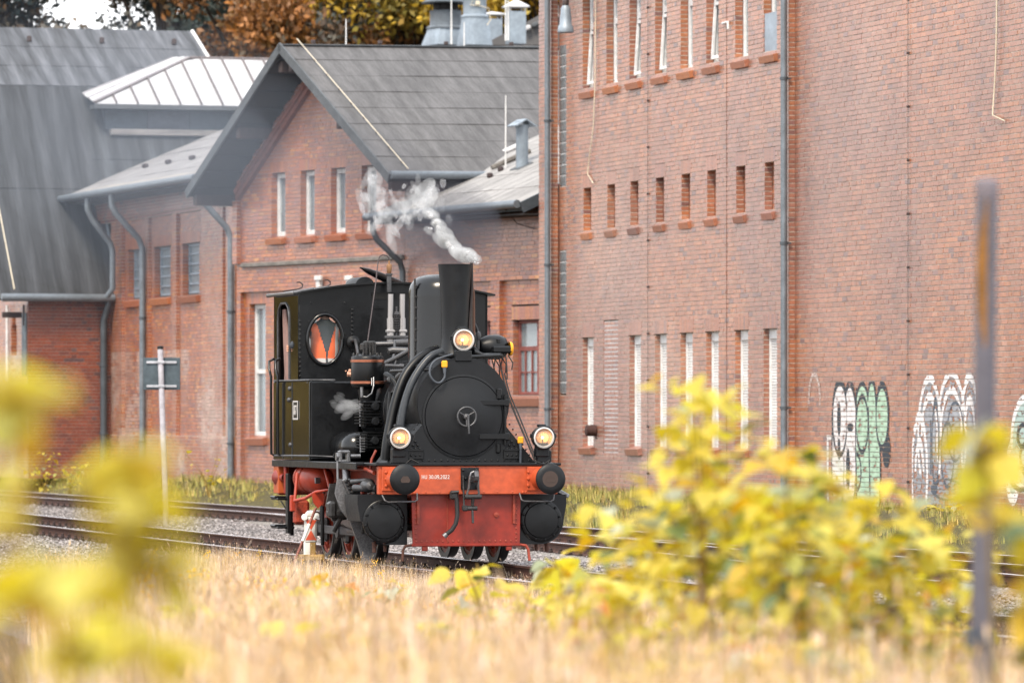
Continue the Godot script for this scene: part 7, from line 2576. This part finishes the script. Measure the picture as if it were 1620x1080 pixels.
# ---------------------------------------------------------------- small things by the line
func lineside():
	# a board on a post, seen from behind
	var d := 100.0
	var b := at(262, 659, d); b.y = ground_y(b)
	var o := thing("track_sign", "grey sign board on a white post, seen from behind, standing between the tracks", "sign", b)
	var k := d / FP
	var top := EYE - (552.0 - 659.0) * k - b.y
	var mb := MB.new()
	mb.tube([Vector3(), Vector3(-0.05, top * 0.5, 0), Vector3(-0.1, top, 0)], 0.05, 12)
	var post := put(o, "post", mb.done(), sub_mat(M.white, Color(0.78, 0.77, 0.80)))
	mb = MB.new()
	mb.lathe([Vector2(0.055, 0), Vector2(0.055, 0.05), Vector2(0, 0.06)], Transform3D(Basis(), Vector3(-0.1, top, 0)), 12)
	put(post, "cap", mb.done(), M.rubber)
	mb = MB.new()
	var cy := EYE - (591.0 - 659.0) * k - b.y
	mb.box(Vector3(-0.08, cy, -0.08), Vector3(59 * k, 51 * k, 0.025), 0.006)
	put(o, "board", mb.done(), sub_mat(M.zinc_dark, Color(0.33, 0.38, 0.41)))
	for e in [0.2, -0.22]:
		mb = MB.new()
		mb.box(Vector3(-0.08, cy + e, -0.05), Vector3(48 * k, 0.045, 0.03), 0.006)
		mb.box(Vector3(-0.08, cy + e, 0.0), Vector3(0.13, 0.05, 0.12), 0.01)
		put(o, "bracket", mb.done(), sub_mat(M.white, Color(0.72, 0.73, 0.76)))
	# hand points lever with its red and white weight and lantern
	d = 69.5
	b = at(494, 659, d); b.y = ground_y(b)
	k = d / FP
	var bx := func(px: float, py: float, z: float) -> Vector3: return at(px, py, d) - b + Vector3(0, 0, z)
	o = thing("points_lever", "small red and white points indicator with its leaning hand lever beside the rail", "points lever", b)
	mb = MB.new()
	var c: Vector3 = bx.call(491, 838, 0.0)
	mb.box(c, Vector3(20 * k, 42 * k, 0.12), 0.02)
	mb.box(c + Vector3(0, 0.19, -0.02), Vector3(0.13, 0.09, 0.12), 0.03)
	put(o, "lantern", mb.done(), sub_mat(M.white, Color(0.86, 0.85, 0.82)))
	mb = MB.new()
	var zf := 0.064
	for t in [[[-9, 16], [9, 16], [0, 0]], [[-9, -16], [9, -16], [0, 0]]]:
		var q := []
		for e in t: q.append(c + Vector3((e[0] + 1) * k, e[1] * k, zf))
		mb.prism(PackedVector2Array([Vector2(q[0].x, q[0].y), Vector2(q[1].x, q[1].y), Vector2(q[2].x, q[2].y)]), q[0].z - 0.004, q[0].z)
	put(o, "indicator", mb.done(), sub_mat(M.vermilion, Color(0.82, 0.32, 0.18)))
	mb = MB.new()
	var p0: Vector3 = bx.call(465, 893, 0.3); var p1: Vector3 = bx.call(500, 803, 0.16)
	mb.tube([p0, p1], 0.018, 8)
	var lev := put(o, "lever", mb.done(), sub_mat(M.red_dirty, Color(0.62, 0.36, 0.30)))
	mb = MB.new()
	mb.tube([p0.lerp(p1, 0.42), p0.lerp(p1, 0.72)], 0.021, 8)
	put(lev, "white_band", mb.done(), M.paint_white)
	mb = MB.new()
	mb.lathe([Vector2(0.035, -0.03), Vector2(0.042, 0), Vector2(0.035, 0.03), Vector2(0, 0.035)], fw(bx.call(482, 818, 0.06)), 16)
	mb.lathe([Vector2(0.03, -0.03), Vector2(0.036, 0), Vector2(0.03, 0.03), Vector2(0, 0.035)], fw(bx.call(501, 816, 0.05)), 16)
	put(o, "counterweight", mb.done(), M.paint_white)
	mb = MB.new()
	mb.box(bx.call(486, 868, 0), Vector3(0.09, 0.2, 0.1), 0.01)
	put(o, "base", mb.done(), M.paint_white)
	mb = MB.new()
	mb.box(bx.call(495, 868, 0.02), Vector3(0.07, 0.16, 0.1), 0.01)
	mb.box(bx.call(491, 882, 0), Vector3(0.34, 0.08, 0.3), 0.02)
	put(o, "bracket", mb.done(), sub_mat(M.brass, Color(0.72, 0.58, 0.34)))
	# out of focus steel post close to the lens
	d = 18.5
	b = at(1549, 659, d); b.y = ground_y(b) - 0.1
	k = d / FP
	o = thing("steel_post", "grey steel post with a rusty stripe at the right edge, close to the camera", "post", b)
	var tip := at(1562, 300, d) - b
	mb = MB.new()
	mb.tube([Vector3(), tip], 0.036, 16)
	var sp := put(o, "tube", mb.done(), sub_mat(M.zinc, Color(0.41, 0.40, 0.435)))
	mb = MB.new()
	mb.lathe([Vector2(0.036, -0.03), Vector2(0.038, -0.025), Vector2(0.038, 0.03), Vector2(0.028, 0.035), Vector2(0, 0.037)], Transform3D(Basis(), tip), 16)
	put(o, "cap", mb.done(), sub_mat(M.white, Color(0.50, 0.47, 0.50)))
	mb = MB.new()
	var up := tip.normalized()
	for e in 14:
		var t0 := 0.985 - e * 0.014
		var w := [0.3, 0.5, 0.8, 1.0, 1.15, 1.25, 1.3, 1.3, 1.25, 1.15, 1.0, 0.8, 0.6, 0.3]
		for s in 4:
			var a0: float = 1.15 + w[e] * 0.8 * s / 4.0; var a2: float = 1.15 + w[e] * 0.8 * (s + 1) / 4.0
			var n0 := Vector3(cos(a0 + 0.4) * 1.0, 0, sin(a0 + 0.4)); var n1 := Vector3(cos(a2 + 0.4), 0, sin(a2 + 0.4))
			mb.tri(tip * t0 + n0 * 0.0368, tip * t0 + n1 * 0.0368, tip * (t0 - 0.0145) + n1 * 0.0368, n0, n1, n1)
			mb.tri(tip * t0 + n0 * 0.0368, tip * (t0 - 0.0145) + n1 * 0.0368, tip * (t0 - 0.0145) + n0 * 0.0368, n0, n1, n0)
	put(sp, "rust_patch", mb.done(), sub_mat(M.rust, Color(0.62, 0.42, 0.16)))
	mb = MB.new()
	var cl := at(1551, 1008, d) - b
	mb.tube([cl - up * 0.03, cl + up * 0.03], 0.047, 16)
	mb.box(cl + Vector3(0.035, 0, 0), Vector3(0.04, 0.03, 0.03), 0.006)
	put(o, "clamp", mb.done(), sub_mat(M.zinc_dark, Color(0.28, 0.32, 0.38)))

# ---------------------------------------------------------------- steam and smoke
func puff(o: Node3D, p: Vector3, size: Vector3, density: float, c: Color, turn := 0.0):
	var f := FogVolume.new()
	f.name = "puff"
	f.shape = RenderingServer.FOG_VOLUME_SHAPE_ELLIPSOID
	f.size = size
	var m := FogMaterial.new()
	m.albedo = c
	m.density = density
	f.material = m
	f.position = p
	f.rotation = Vector3(0, 0, turn)
	o.add_child(f, true)

var veil_shapes := []

func veil(o: Node3D, p: Vector3, size: Vector3, strength: float, r: RandomNumberGenerator, turn: float):
	# a billow of steam: three thin ragged shells inside each other
	if veil_shapes.is_empty():
		for k in 5:
			var nz := noise(0.9, 500 + k, 3)
			var mb := MB.new()
			var U := 18; var V := 11
			var pt := func(i: int, j: int) -> Vector3:
				var a := TAU * (i % U) / U; var b := PI * j / V - PI / 2
				var d := Vector3(cos(b) * cos(a), sin(b), cos(b) * sin(a))
				return d * 0.5 * (1.0 + 0.75 * nz.get_noise_3dv(d * 1.4))
			for i in U:
				for j in V:
					var a: Vector3 = pt.call(i, j); var b: Vector3 = pt.call(i + 1, j); var c: Vector3 = pt.call(i + 1, j + 1); var d: Vector3 = pt.call(i, j + 1)
					mb.tri(a, b, c, a, b, c); mb.tri(a, c, d, a, c, d)
			veil_shapes.append(mb.done())
	for k in 3:
		var s: float = [1.0, 0.74, 0.46][k]
		var b := Basis(Vector3(0, 0, 1), turn) * Basis.from_euler(Vector3(r.randf() * 0.8, r.randf() * 6.0, r.randf() * 0.8))
		var idx := clampi(k + int(strength) - 1, 0, 2)
		if strength < 1.0 and k == 2: continue
		put(o, "billow", veil_shapes[r.randi() % 5], M.vapour[idx], Transform3D(Basis(Vector3(0, 0, 1), turn).scaled_local(size * s) * Basis(Vector3.UP, r.randf() * 6.0), p))

func steam():
	var r := RandomNumberGenerator.new(); r.seed = 8
	var root := LOCO_AT + Basis(Vector3.UP, LOCO_TURN) * Vector3(0.2, 3.6, -0.68)
	var o := thing("steam_plume", "white steam blowing from the thin pipe beside the chimney up to the eaves", "steam", root)
	o.set_meta("kind", "stuff")
	var path := [[752, 414, 0.07, 3.0], [749, 409, 0.11, 2.0], [743, 405, 0.14, 2.0], [736, 402, 0.15, 2.0], [728, 399, 0.16, 2.0], [721, 394, 0.16, 2.0], [713, 388, 0.15, 2.0], [706, 380, 0.15, 2.0], [700, 371, 0.14, 2.0], [695, 362, 0.12, 2.0], [690, 353, 0.13, 2.0], [686, 344, 0.13, 1.0], [681, 364, 0.07, 1.0], [680, 336, 0.14, 1.0]]
	for q in path:
		for k in 6:
			var d: float = 67.6 + (752.0 - q[0]) * 0.02
			var p := at(q[0] + r.randf_range(-4.5, 4.5), q[1] + r.randf_range(-4.5, 4.5), d) - root
			var s: float = q[2] * r.randf_range(0.3, 0.85)
			if k < 2: veil(o, p, Vector3(s * r.randf_range(0.9, 1.4), s, s) * 0.8, q[3], r, r.randf_range(-1.0, 0.2))
			else: puff(o, p, Vector3(s * r.randf_range(1.0, 1.8), s, s) * 1.5, 1.6 + q[3] * 1.5, Color(0.99, 0.99, 0.99), r.randf_range(-1.0, 0.2))
	for q in [[676, 330, 2.0], [672, 318, 2.0], [678, 303, 2.0], [670, 296, 2.0], [684, 310, 1.0], [660, 312, 2.0], [650, 322, 1.0], [655, 300, 1.0], [642, 332, 1.0], [664, 335, 1.0], [690, 325, 0.5], [630, 340, 1.0], [622, 355, 1.0], [624, 370, 1.0], [606, 322, 0.5], [612, 312, 0.5], [590, 356, 1.0], [597, 346, 0.5], [582, 320, 1.0], [584, 290, 1.0], [584, 305, 1.0], [595, 298, 0.5], [640, 300, 0.5], [648, 345, 0.5], [700, 340, 0.5], [660, 325, 0.5], [610, 340, 0.5], [690, 300, 0.5], [637, 318, 0.5]]:
		for k in 4:
			var p := at(q[0] + r.randf_range(-11, 11), q[1] + r.randf_range(-11, 11), 70.5 + r.randf_range(-0.6, 1.0)) - root
			var s := r.randf_range(0.05, 0.17)
			if k == 0: veil(o, p, Vector3(s * r.randf_range(0.5, 1.0), s * r.randf_range(0.8, 1.6), s * 0.8) * 1.1, 0.5, r, r.randf_range(-0.9, 0.9))
			else: puff(o, p, Vector3(s * r.randf_range(0.5, 1.0), s * r.randf_range(0.9, 2.2), s * 0.8) * 1.2, 0.7 + q[2] * 1.2, Color(0.99, 0.99, 0.99), r.randf_range(-0.9, 0.9))
	# a small leak by the air pump
	var lk := LOCO_AT + Basis(Vector3.UP, LOCO_TURN) * Vector3(-0.9, 1.85, -1.9)
	o = thing("steam_leak", "small wisp of white steam leaking beside the air pump", "steam", lk)
	o.set_meta("kind", "stuff")
	for q in [[560, 648, 0.14, 1.0], [553, 652, 0.15, 1.0], [548, 645, 0.16, 0.5], [540, 642, 0.14, 0.5], [545, 634, 0.15, 0.5], [556, 640, 0.12, 1.0], [530, 640, 0.12, 0.5], [538, 628, 0.14, 0.5], [565, 642, 0.09, 1.0]]:
		for k in 2:
			var p := at(q[0] + r.randf_range(-5, 5), q[1] + r.randf_range(-5, 5), 68.0) - lk
			var s: float = q[2] * r.randf_range(0.4, 1.0)
			puff(o, p, Vector3(s * 1.6, s * 0.8, s) * 1.2, 0.5 + q[3] * 1.3, Color(0.99, 0.99, 0.99), r.randf_range(-0.6, 0.6))
	# grey coal smoke drifting off behind the chimney and over the left roofs
	o = thing("coal_smoke", "thin grey coal smoke drifting from the chimney to the left roofs", "smoke", root)
	o.set_meta("kind", "stuff")
	for q in [[715, 402, 0.4, 0.9], [712, 380, 0.6, 0.7], [738, 358, 0.8, 0.6], [690, 378, 0.8, 0.5], [725, 340, 0.9, 0.45], [655, 372, 0.8, 0.25], [640, 330, 1.2, 0.14], [600, 300, 1.5, 0.1], [560, 290, 1.9, 0.08]]:
		var p := at(q[0], q[1], 71.0 + (720 - q[0]) * 0.03) - root
		puff(o, p, Vector3(q[2] * 1.25, q[2], q[2]), q[3], Color(0.40, 0.41, 0.45), -0.5)
	for q in [[300, 215, 3.6, 0.03], [220, 260, 3.4, 0.028], [120, 230, 4.5, 0.02], [330, 290, 2.6, 0.03], [420, 250, 2.6, 0.03], [60, 330, 4.0, 0.014]]:
		var p := at(q[0], q[1], 90.0) - root
		puff(o, p, Vector3(q[2] * 1.5, q[2], q[2]), q[3], Color(0.70, 0.74, 0.80), -0.3)

# ---------------------------------------------------------------- the driver
func body_surface(caps: Array, cell: float, k: float, lo: Vector3, hi: Vector3, keep = null) -> ArrayMesh:
	# smooth union of tapered capsules [a, b, ra, rb, flatten z], meshed as surface nets
	var n := Vector3i(((hi - lo) / cell).ceil()) + Vector3i.ONE
	var f := PackedFloat32Array()
	f.resize(n.x * n.y * n.z)
	var dist := func(p: Vector3) -> float:
		var s := 0.0
		var best := 1e9
		for c in caps:
			var a: Vector3 = c[0]; var b: Vector3 = c[1]
			var fl: float = c[4] if c.size() > 4 else 1.0
			var q := Vector3(p.x, p.y, a.z + (p.z - a.z) / fl) if fl != 1.0 else p
			var ab := b - a
			var t := clampf((q - a).dot(ab) / maxf(ab.length_squared(), 1e-9), 0.0, 1.0)
			var dd := (q - a - ab * t).length() - lerpf(c[2], c[3], t)
			if best > 1e8: best = dd
			else:
				var h := clampf(0.5 + 0.5 * (best - dd) / k, 0.0, 1.0)
				best = lerpf(best, dd, h) - k * h * (1.0 - h)
		return best
	for z in n.z:
		for y in n.y:
			for x in n.x: f[(z * n.y + y) * n.x + x] = dist.call(lo + Vector3(x, y, z) * cell)
	var vid := {}
	var vs := []
	for z in n.z - 1:
		for y in n.y - 1:
			for x in n.x - 1:
				var sum := Vector3(); var cnt := 0
				for e in [[0, 0, 0, 1, 0, 0], [0, 1, 0, 1, 1, 0], [0, 0, 1, 1, 0, 1], [0, 1, 1, 1, 1, 1], [0, 0, 0, 0, 1, 0], [1, 0, 0, 1, 1, 0], [0, 0, 1, 0, 1, 1], [1, 0, 1, 1, 1, 1], [0, 0, 0, 0, 0, 1], [1, 0, 0, 1, 0, 1], [0, 1, 0, 0, 1, 1], [1, 1, 0, 1, 1, 1]]:
					var fa := f[((z + e[2]) * n.y + y + e[1]) * n.x + x + e[0]]
					var fb := f[((z + e[5]) * n.y + y + e[4]) * n.x + x + e[3]]
					if (fa < 0.0) != (fb < 0.0):
						var t := fa / (fa - fb)
						sum += Vector3(x + lerpf(e[0], e[3], t), y + lerpf(e[1], e[4], t), z + lerpf(e[2], e[5], t)); cnt += 1
				if cnt > 0:
					vid[(z * n.y + y) * n.x + x] = vs.size()
					vs.append(lo + sum / cnt * cell)
	var nrm := []
	for p in vs:
		var h := cell * 0.5
		nrm.append(Vector3(dist.call(p + Vector3(h, 0, 0)) - dist.call(p - Vector3(h, 0, 0)), dist.call(p + Vector3(0, h, 0)) - dist.call(p - Vector3(0, h, 0)), dist.call(p + Vector3(0, 0, h)) - dist.call(p - Vector3(0, 0, h))).normalized())
	var mb := MB.new()
	var quadf := func(a: int, b: int, c: int, d: int):
		var i0 = vid.get(a); var i1 = vid.get(b); var i2 = vid.get(c); var i3 = vid.get(d)
		if i0 == null or i1 == null or i2 == null or i3 == null: return
		if keep != null and not keep.call((vs[i0] + vs[i2]) * 0.5): return
		mb.tri(vs[i0], vs[i1], vs[i2], nrm[i0], nrm[i1], nrm[i2])
		mb.tri(vs[i0], vs[i2], vs[i3], nrm[i0], nrm[i2], nrm[i3])
	var sx := 1; var sy := n.x; var sz := n.x * n.y
	for z in range(1, n.z - 1):
		for y in range(1, n.y - 1):
			for x in range(1, n.x - 1):
				var i := (z * n.y + y) * n.x + x
				var ins := f[i] < 0.0
				if ins != (f[i + sx] < 0.0): quadf.call(i, i - sy, i - sy - sz, i - sz)
				if ins != (f[i + sy] < 0.0): quadf.call(i, i - sx, i - sx - sz, i - sz)
				if ins != (f[i + sz] < 0.0): quadf.call(i, i - sx, i - sx - sy, i - sy)
	return mb.done()

func driver():
	# stands at the left window of the cab, the right hand on the edge of the door opening; local axes of the engine
	var base := Vector3(-0.82, 1.44, -4.24)
	var o := thing("person", "driver in a dark jacket and orange reflective vest standing behind the cab window", "person", LOCO_AT + Basis(Vector3.UP, LOCO_TURN) * base, "", LOCO_TURN)
	var hand := Vector3(-1.215, 2.6, -4.54) - base
	var sh_r := Vector3(-0.2, 1.42, 0.0); var sh_l := Vector3(0.2, 1.42, 0)
	var elbow := Vector3(-0.36, 1.2, -0.12)
	var torso := [[Vector3(0, 0.95, 0), Vector3(0, 1.15, 0), 0.155, 0.15, 0.72], [Vector3(0, 1.15, 0), Vector3(0, 1.36, 0), 0.15, 0.165, 0.72], [Vector3(-0.13, 1.39, 0), Vector3(0.13, 1.39, 0), 0.085, 0.085], [Vector3(0, 1.4, -0.01), Vector3(0, 1.52, 0.01), 0.06, 0.055]]
	var wr := hand + Vector3(0.075, -0.03, -0.03)
	var arms := [[sh_r, elbow, 0.062, 0.05], [elbow, wr, 0.048, 0.034], [sh_l, Vector3(0.30, 1.14, 0.02), 0.062, 0.05], [Vector3(0.30, 1.14, 0.02), Vector3(0.27, 0.93, 0.17), 0.048, 0.036]]
	var legs := [[Vector3(-0.1, 0.92, 0), Vector3(-0.11, 0.5, 0.02), 0.095, 0.062], [Vector3(-0.11, 0.5, 0.02), Vector3(-0.12, 0.08, -0.02), 0.06, 0.045], [Vector3(0.1, 0.92, 0), Vector3(0.12, 0.5, 0.03), 0.095, 0.062], [Vector3(0.12, 0.5, 0.03), Vector3(0.13, 0.08, -0.01), 0.06, 0.045], [Vector3(-0.12, 0.045, -0.03), Vector3(-0.14, 0.035, 0.16), 0.048, 0.04], [Vector3(0.13, 0.045, -0.02), Vector3(0.16, 0.035, 0.17), 0.048, 0.04]]
	put(o, "body", body_surface(torso + arms + legs, 0.022, 0.04, Vector3(-0.62, -0.03, -0.34), Vector3(0.45, 1.6, 0.34)), sub_mat(M.rubber, Color(0.20, 0.22, 0.25)))
	# head with brow, nose, chin and ears
	var hd := [[Vector3(0, 1.62, 0.0), Vector3(0, 1.68, -0.01), 0.082, 0.088, 1.12], [Vector3(0, 1.55, 0.03), Vector3(0, 1.6, 0.03), 0.05, 0.066], [Vector3(0, 1.635, 0.095), Vector3(0, 1.605, 0.112), 0.010, 0.017], [Vector3(-0.03, 1.655, 0.082), Vector3(0.03, 1.655, 0.082), 0.014, 0.014], [Vector3(-0.02, 1.57, 0.088), Vector3(0.02, 1.57, 0.088), 0.010, 0.010], [Vector3(-0.088, 1.6, 0), Vector3(-0.092, 1.64, -0.005), 0.014, 0.018], [Vector3(0.088, 1.6, 0), Vector3(0.092, 1.64, -0.005), 0.014, 0.018], [Vector3(0, 1.48, 0.0), Vector3(0, 1.56, 0.0), 0.054, 0.056]]
	var skin := mat(Color(0.80, 0.60, 0.50), 0.55)
	var head := put(o, "head", body_surface(hd, 0.009, 0.018, Vector3(-0.13, 1.43, -0.13), Vector3(0.13, 1.8, 0.15)), skin)
	var mb := MB.new()
	for s in [-1.0, 1.0]: mb.lathe([Vector2(0, 0.011), Vector2(0.008, 0.008), Vector2(0.011, 0.0)], fw(Vector3(s * 0.033, 1.638, 0.083)), 10)
	put(head, "eyes", mb.done(), sub_mat(M.rubber, Color(0.2, 0.16, 0.14)))
	var hair := [[Vector3(0, 1.66, -0.015), Vector3(0, 1.70, -0.02), 0.093, 0.093, 1.1]]
	put(head, "cap", body_surface(hair, 0.012, 0.01, Vector3(-0.12, 1.55, -0.15), Vector3(0.12, 1.82, 0.12), func(p: Vector3) -> bool: return p.y > 1.675), sub_mat(M.rubber, Color(0.15, 0.16, 0.18)))
	# vest over the torso, open in a V at the neck, with pale bands
	var grown := []
	for c in torso.slice(0, 3): grown.append([c[0], c[1], c[2] + 0.02, c[3] + 0.02, c[4] if c.size() > 4 else 1.0])
	var vest_mat := mat(Color(1.0, 0.42, 0.14), 0.6)
	vest_mat.rim_enabled = true; vest_mat.rim = 0.4
	var band_mat := mat(Color(0.80, 0.80, 0.80), 0.4)
	var is_band := func(p: Vector3) -> bool:
		return p.y > 0.97 and p.y < 1.03 or absf(p.x - 0.135) < 0.024 and p.y >= 1.0
	var is_vest := func(p: Vector3) -> bool:
		if p.y < 0.86 or absf(p.x) > 0.185 + (0.04 if p.y < 1.25 else 0.0): return false
		if p.z > 0.0 and absf(p.x) < 0.012 + maxf(0.0, p.y - 1.1) * 0.30: return false
		return p.y < 1.47
	put(o, "vest", body_surface(grown, 0.014, 0.035, Vector3(-0.27, 0.72, -0.24), Vector3(0.27, 1.56, 0.24), func(p: Vector3) -> bool: return is_vest.call(p) and not is_band.call(p)), vest_mat)
	put(o, "reflective_band", body_surface(grown, 0.014, 0.035, Vector3(-0.27, 0.72, -0.24), Vector3(0.27, 1.56, 0.24), func(p: Vector3) -> bool: return is_vest.call(p) and is_band.call(p)), band_mat)
	# the right hand closes round the edge of the opening: palm, four fingers, thumb
	var hs := []
	var palm := hand + Vector3(0.03, 0.0, -0.035)
	hs.append([wr, palm, 0.026, 0.03])
	hs.append([palm + Vector3(0, 0.03, 0), palm + Vector3(0, -0.03, 0), 0.02, 0.019])
	for k in 4:
		var y := 0.033 - k * 0.021
		var ln: float = [0.9, 1.0, 0.95, 0.78][k]
		var p0 := palm + Vector3(-0.015, y, 0.0)
		var p1 := hand + Vector3(-0.016, y, -0.015)
		var p2 := hand + Vector3(-0.022, y - 0.002, 0.02 * ln)
		var p3 := hand + Vector3(-0.014, y - 0.003, 0.042 * ln)
		hs.append([p0, p1, 0.0095, 0.009]); hs.append([p1, p2, 0.009, 0.0085]); hs.append([p2, p3, 0.0085, 0.0075])
	hs.append([palm + Vector3(0.0, 0.03, 0.0), palm + Vector3(-0.005, 0.055, 0.025), 0.012, 0.0105]); hs.append([palm + Vector3(-0.005, 0.055, 0.025), palm + Vector3(-0.01, 0.06, 0.055), 0.0105, 0.009])
	put(o, "hand", body_surface(hs, 0.0042, 0.006, hand + Vector3(-0.06, -0.1, -0.1), hand + Vector3(0.13, 0.09, 0.07)), skin)
	var hs2 := []
	var lw := Vector3(0.27, 0.93, 0.17)
	hs2.append([lw, lw + Vector3(0, -0.05, 0.05), 0.028, 0.03])
	for k in 4:
		var q := lw + Vector3(-0.03 + k * 0.02, -0.06, 0.06)
		hs2.append([q, q + Vector3(0, -0.035, 0.02), 0.0095, 0.009]); hs2.append([q + Vector3(0, -0.035, 0.02), q + Vector3(0, -0.06, 0.005), 0.009, 0.008])
	hs2.append([lw + Vector3(-0.03, -0.03, 0.04), lw + Vector3(-0.055, -0.055, 0.07), 0.012, 0.009])
	put(o, "hand", body_surface(hs2, 0.0055, 0.006, lw + Vector3(-0.09, -0.15, -0.05), lw + Vector3(0.08, 0.05, 0.13)), skin)

func camera_and_light():
	var cam := Camera3D.new()
	cam.name = "camera"
	cam.projection = Camera3D.PROJECTION_FRUSTUM
	cam.near = 1.0
	cam.far = 900.0
	cam.size = 1080.0 / FP
	cam.frustum_offset = Vector2(0, 119.0 / FP)
	cam.position = Vector3(0, EYE, 0)
	var lens := CameraAttributesPhysical.new()
	lens.frustum_focal_length = 200.0
	lens.frustum_focus_distance = 67.0
	lens.exposure_aperture = 4.0
	cam.attributes = lens
	add_child(cam)
	cam.current = true
	cam.projection = Camera3D.PROJECTION_FRUSTUM
	cam.size = 1080.0 / FP
	cam.near = 1.0
	cam.far = 900.0
	cam.frustum_offset = Vector2(0, 119.0 / FP)
	var env := Environment.new()
	env.background_mode = Environment.BG_SKY
	var sky := Sky.new()
	var sm := ProceduralSkyMaterial.new()
	sm.sky_top_color = Color(0.83, 0.85, 0.88)
	sm.sky_horizon_color = Color(0.94, 0.94, 0.94)
	sm.sky_curve = 0.2
	sm.ground_bottom_color = Color(0.42, 0.38, 0.33)
	sm.ground_horizon_color = Color(0.60, 0.58, 0.55)
	sm.sun_angle_max = 60.0
	sky.sky_material = sm
	env.sky = sky
	env.tonemap_mode = Environment.TONE_MAPPER_LINEAR
	env.tonemap_exposure = 2.8
	env.sdfgi_enabled = true
	env.ssao_enabled = true
	env.ssil_enabled = true
	env.volumetric_fog_enabled = true
	env.volumetric_fog_density = 0.0
	var we := WorldEnvironment.new()
	we.name = "world_environment"
	we.environment = env
	add_child(we)
	var sun := DirectionalLight3D.new()
	sun.name = "sun"
	sun.light_energy = 0.5
	sun.light_angular_distance = 14.0
	sun.light_color = Color(1.0, 0.95, 0.88)
	sun.shadow_enabled = true
	add_child(sun)
	sun.look_at_from_position(Vector3(-12, 44, 26), Vector3(0, 0, -8))

func _ready():
	rng.seed = 20
	camera_and_light()
	materials()
	right_building()
	gabled_hall()
	wing()
	ventilator_roof()
	railway()
	trees()
	locomotive()
	driver()
	lineside()
	grasses()
	shrubs()
	steam()
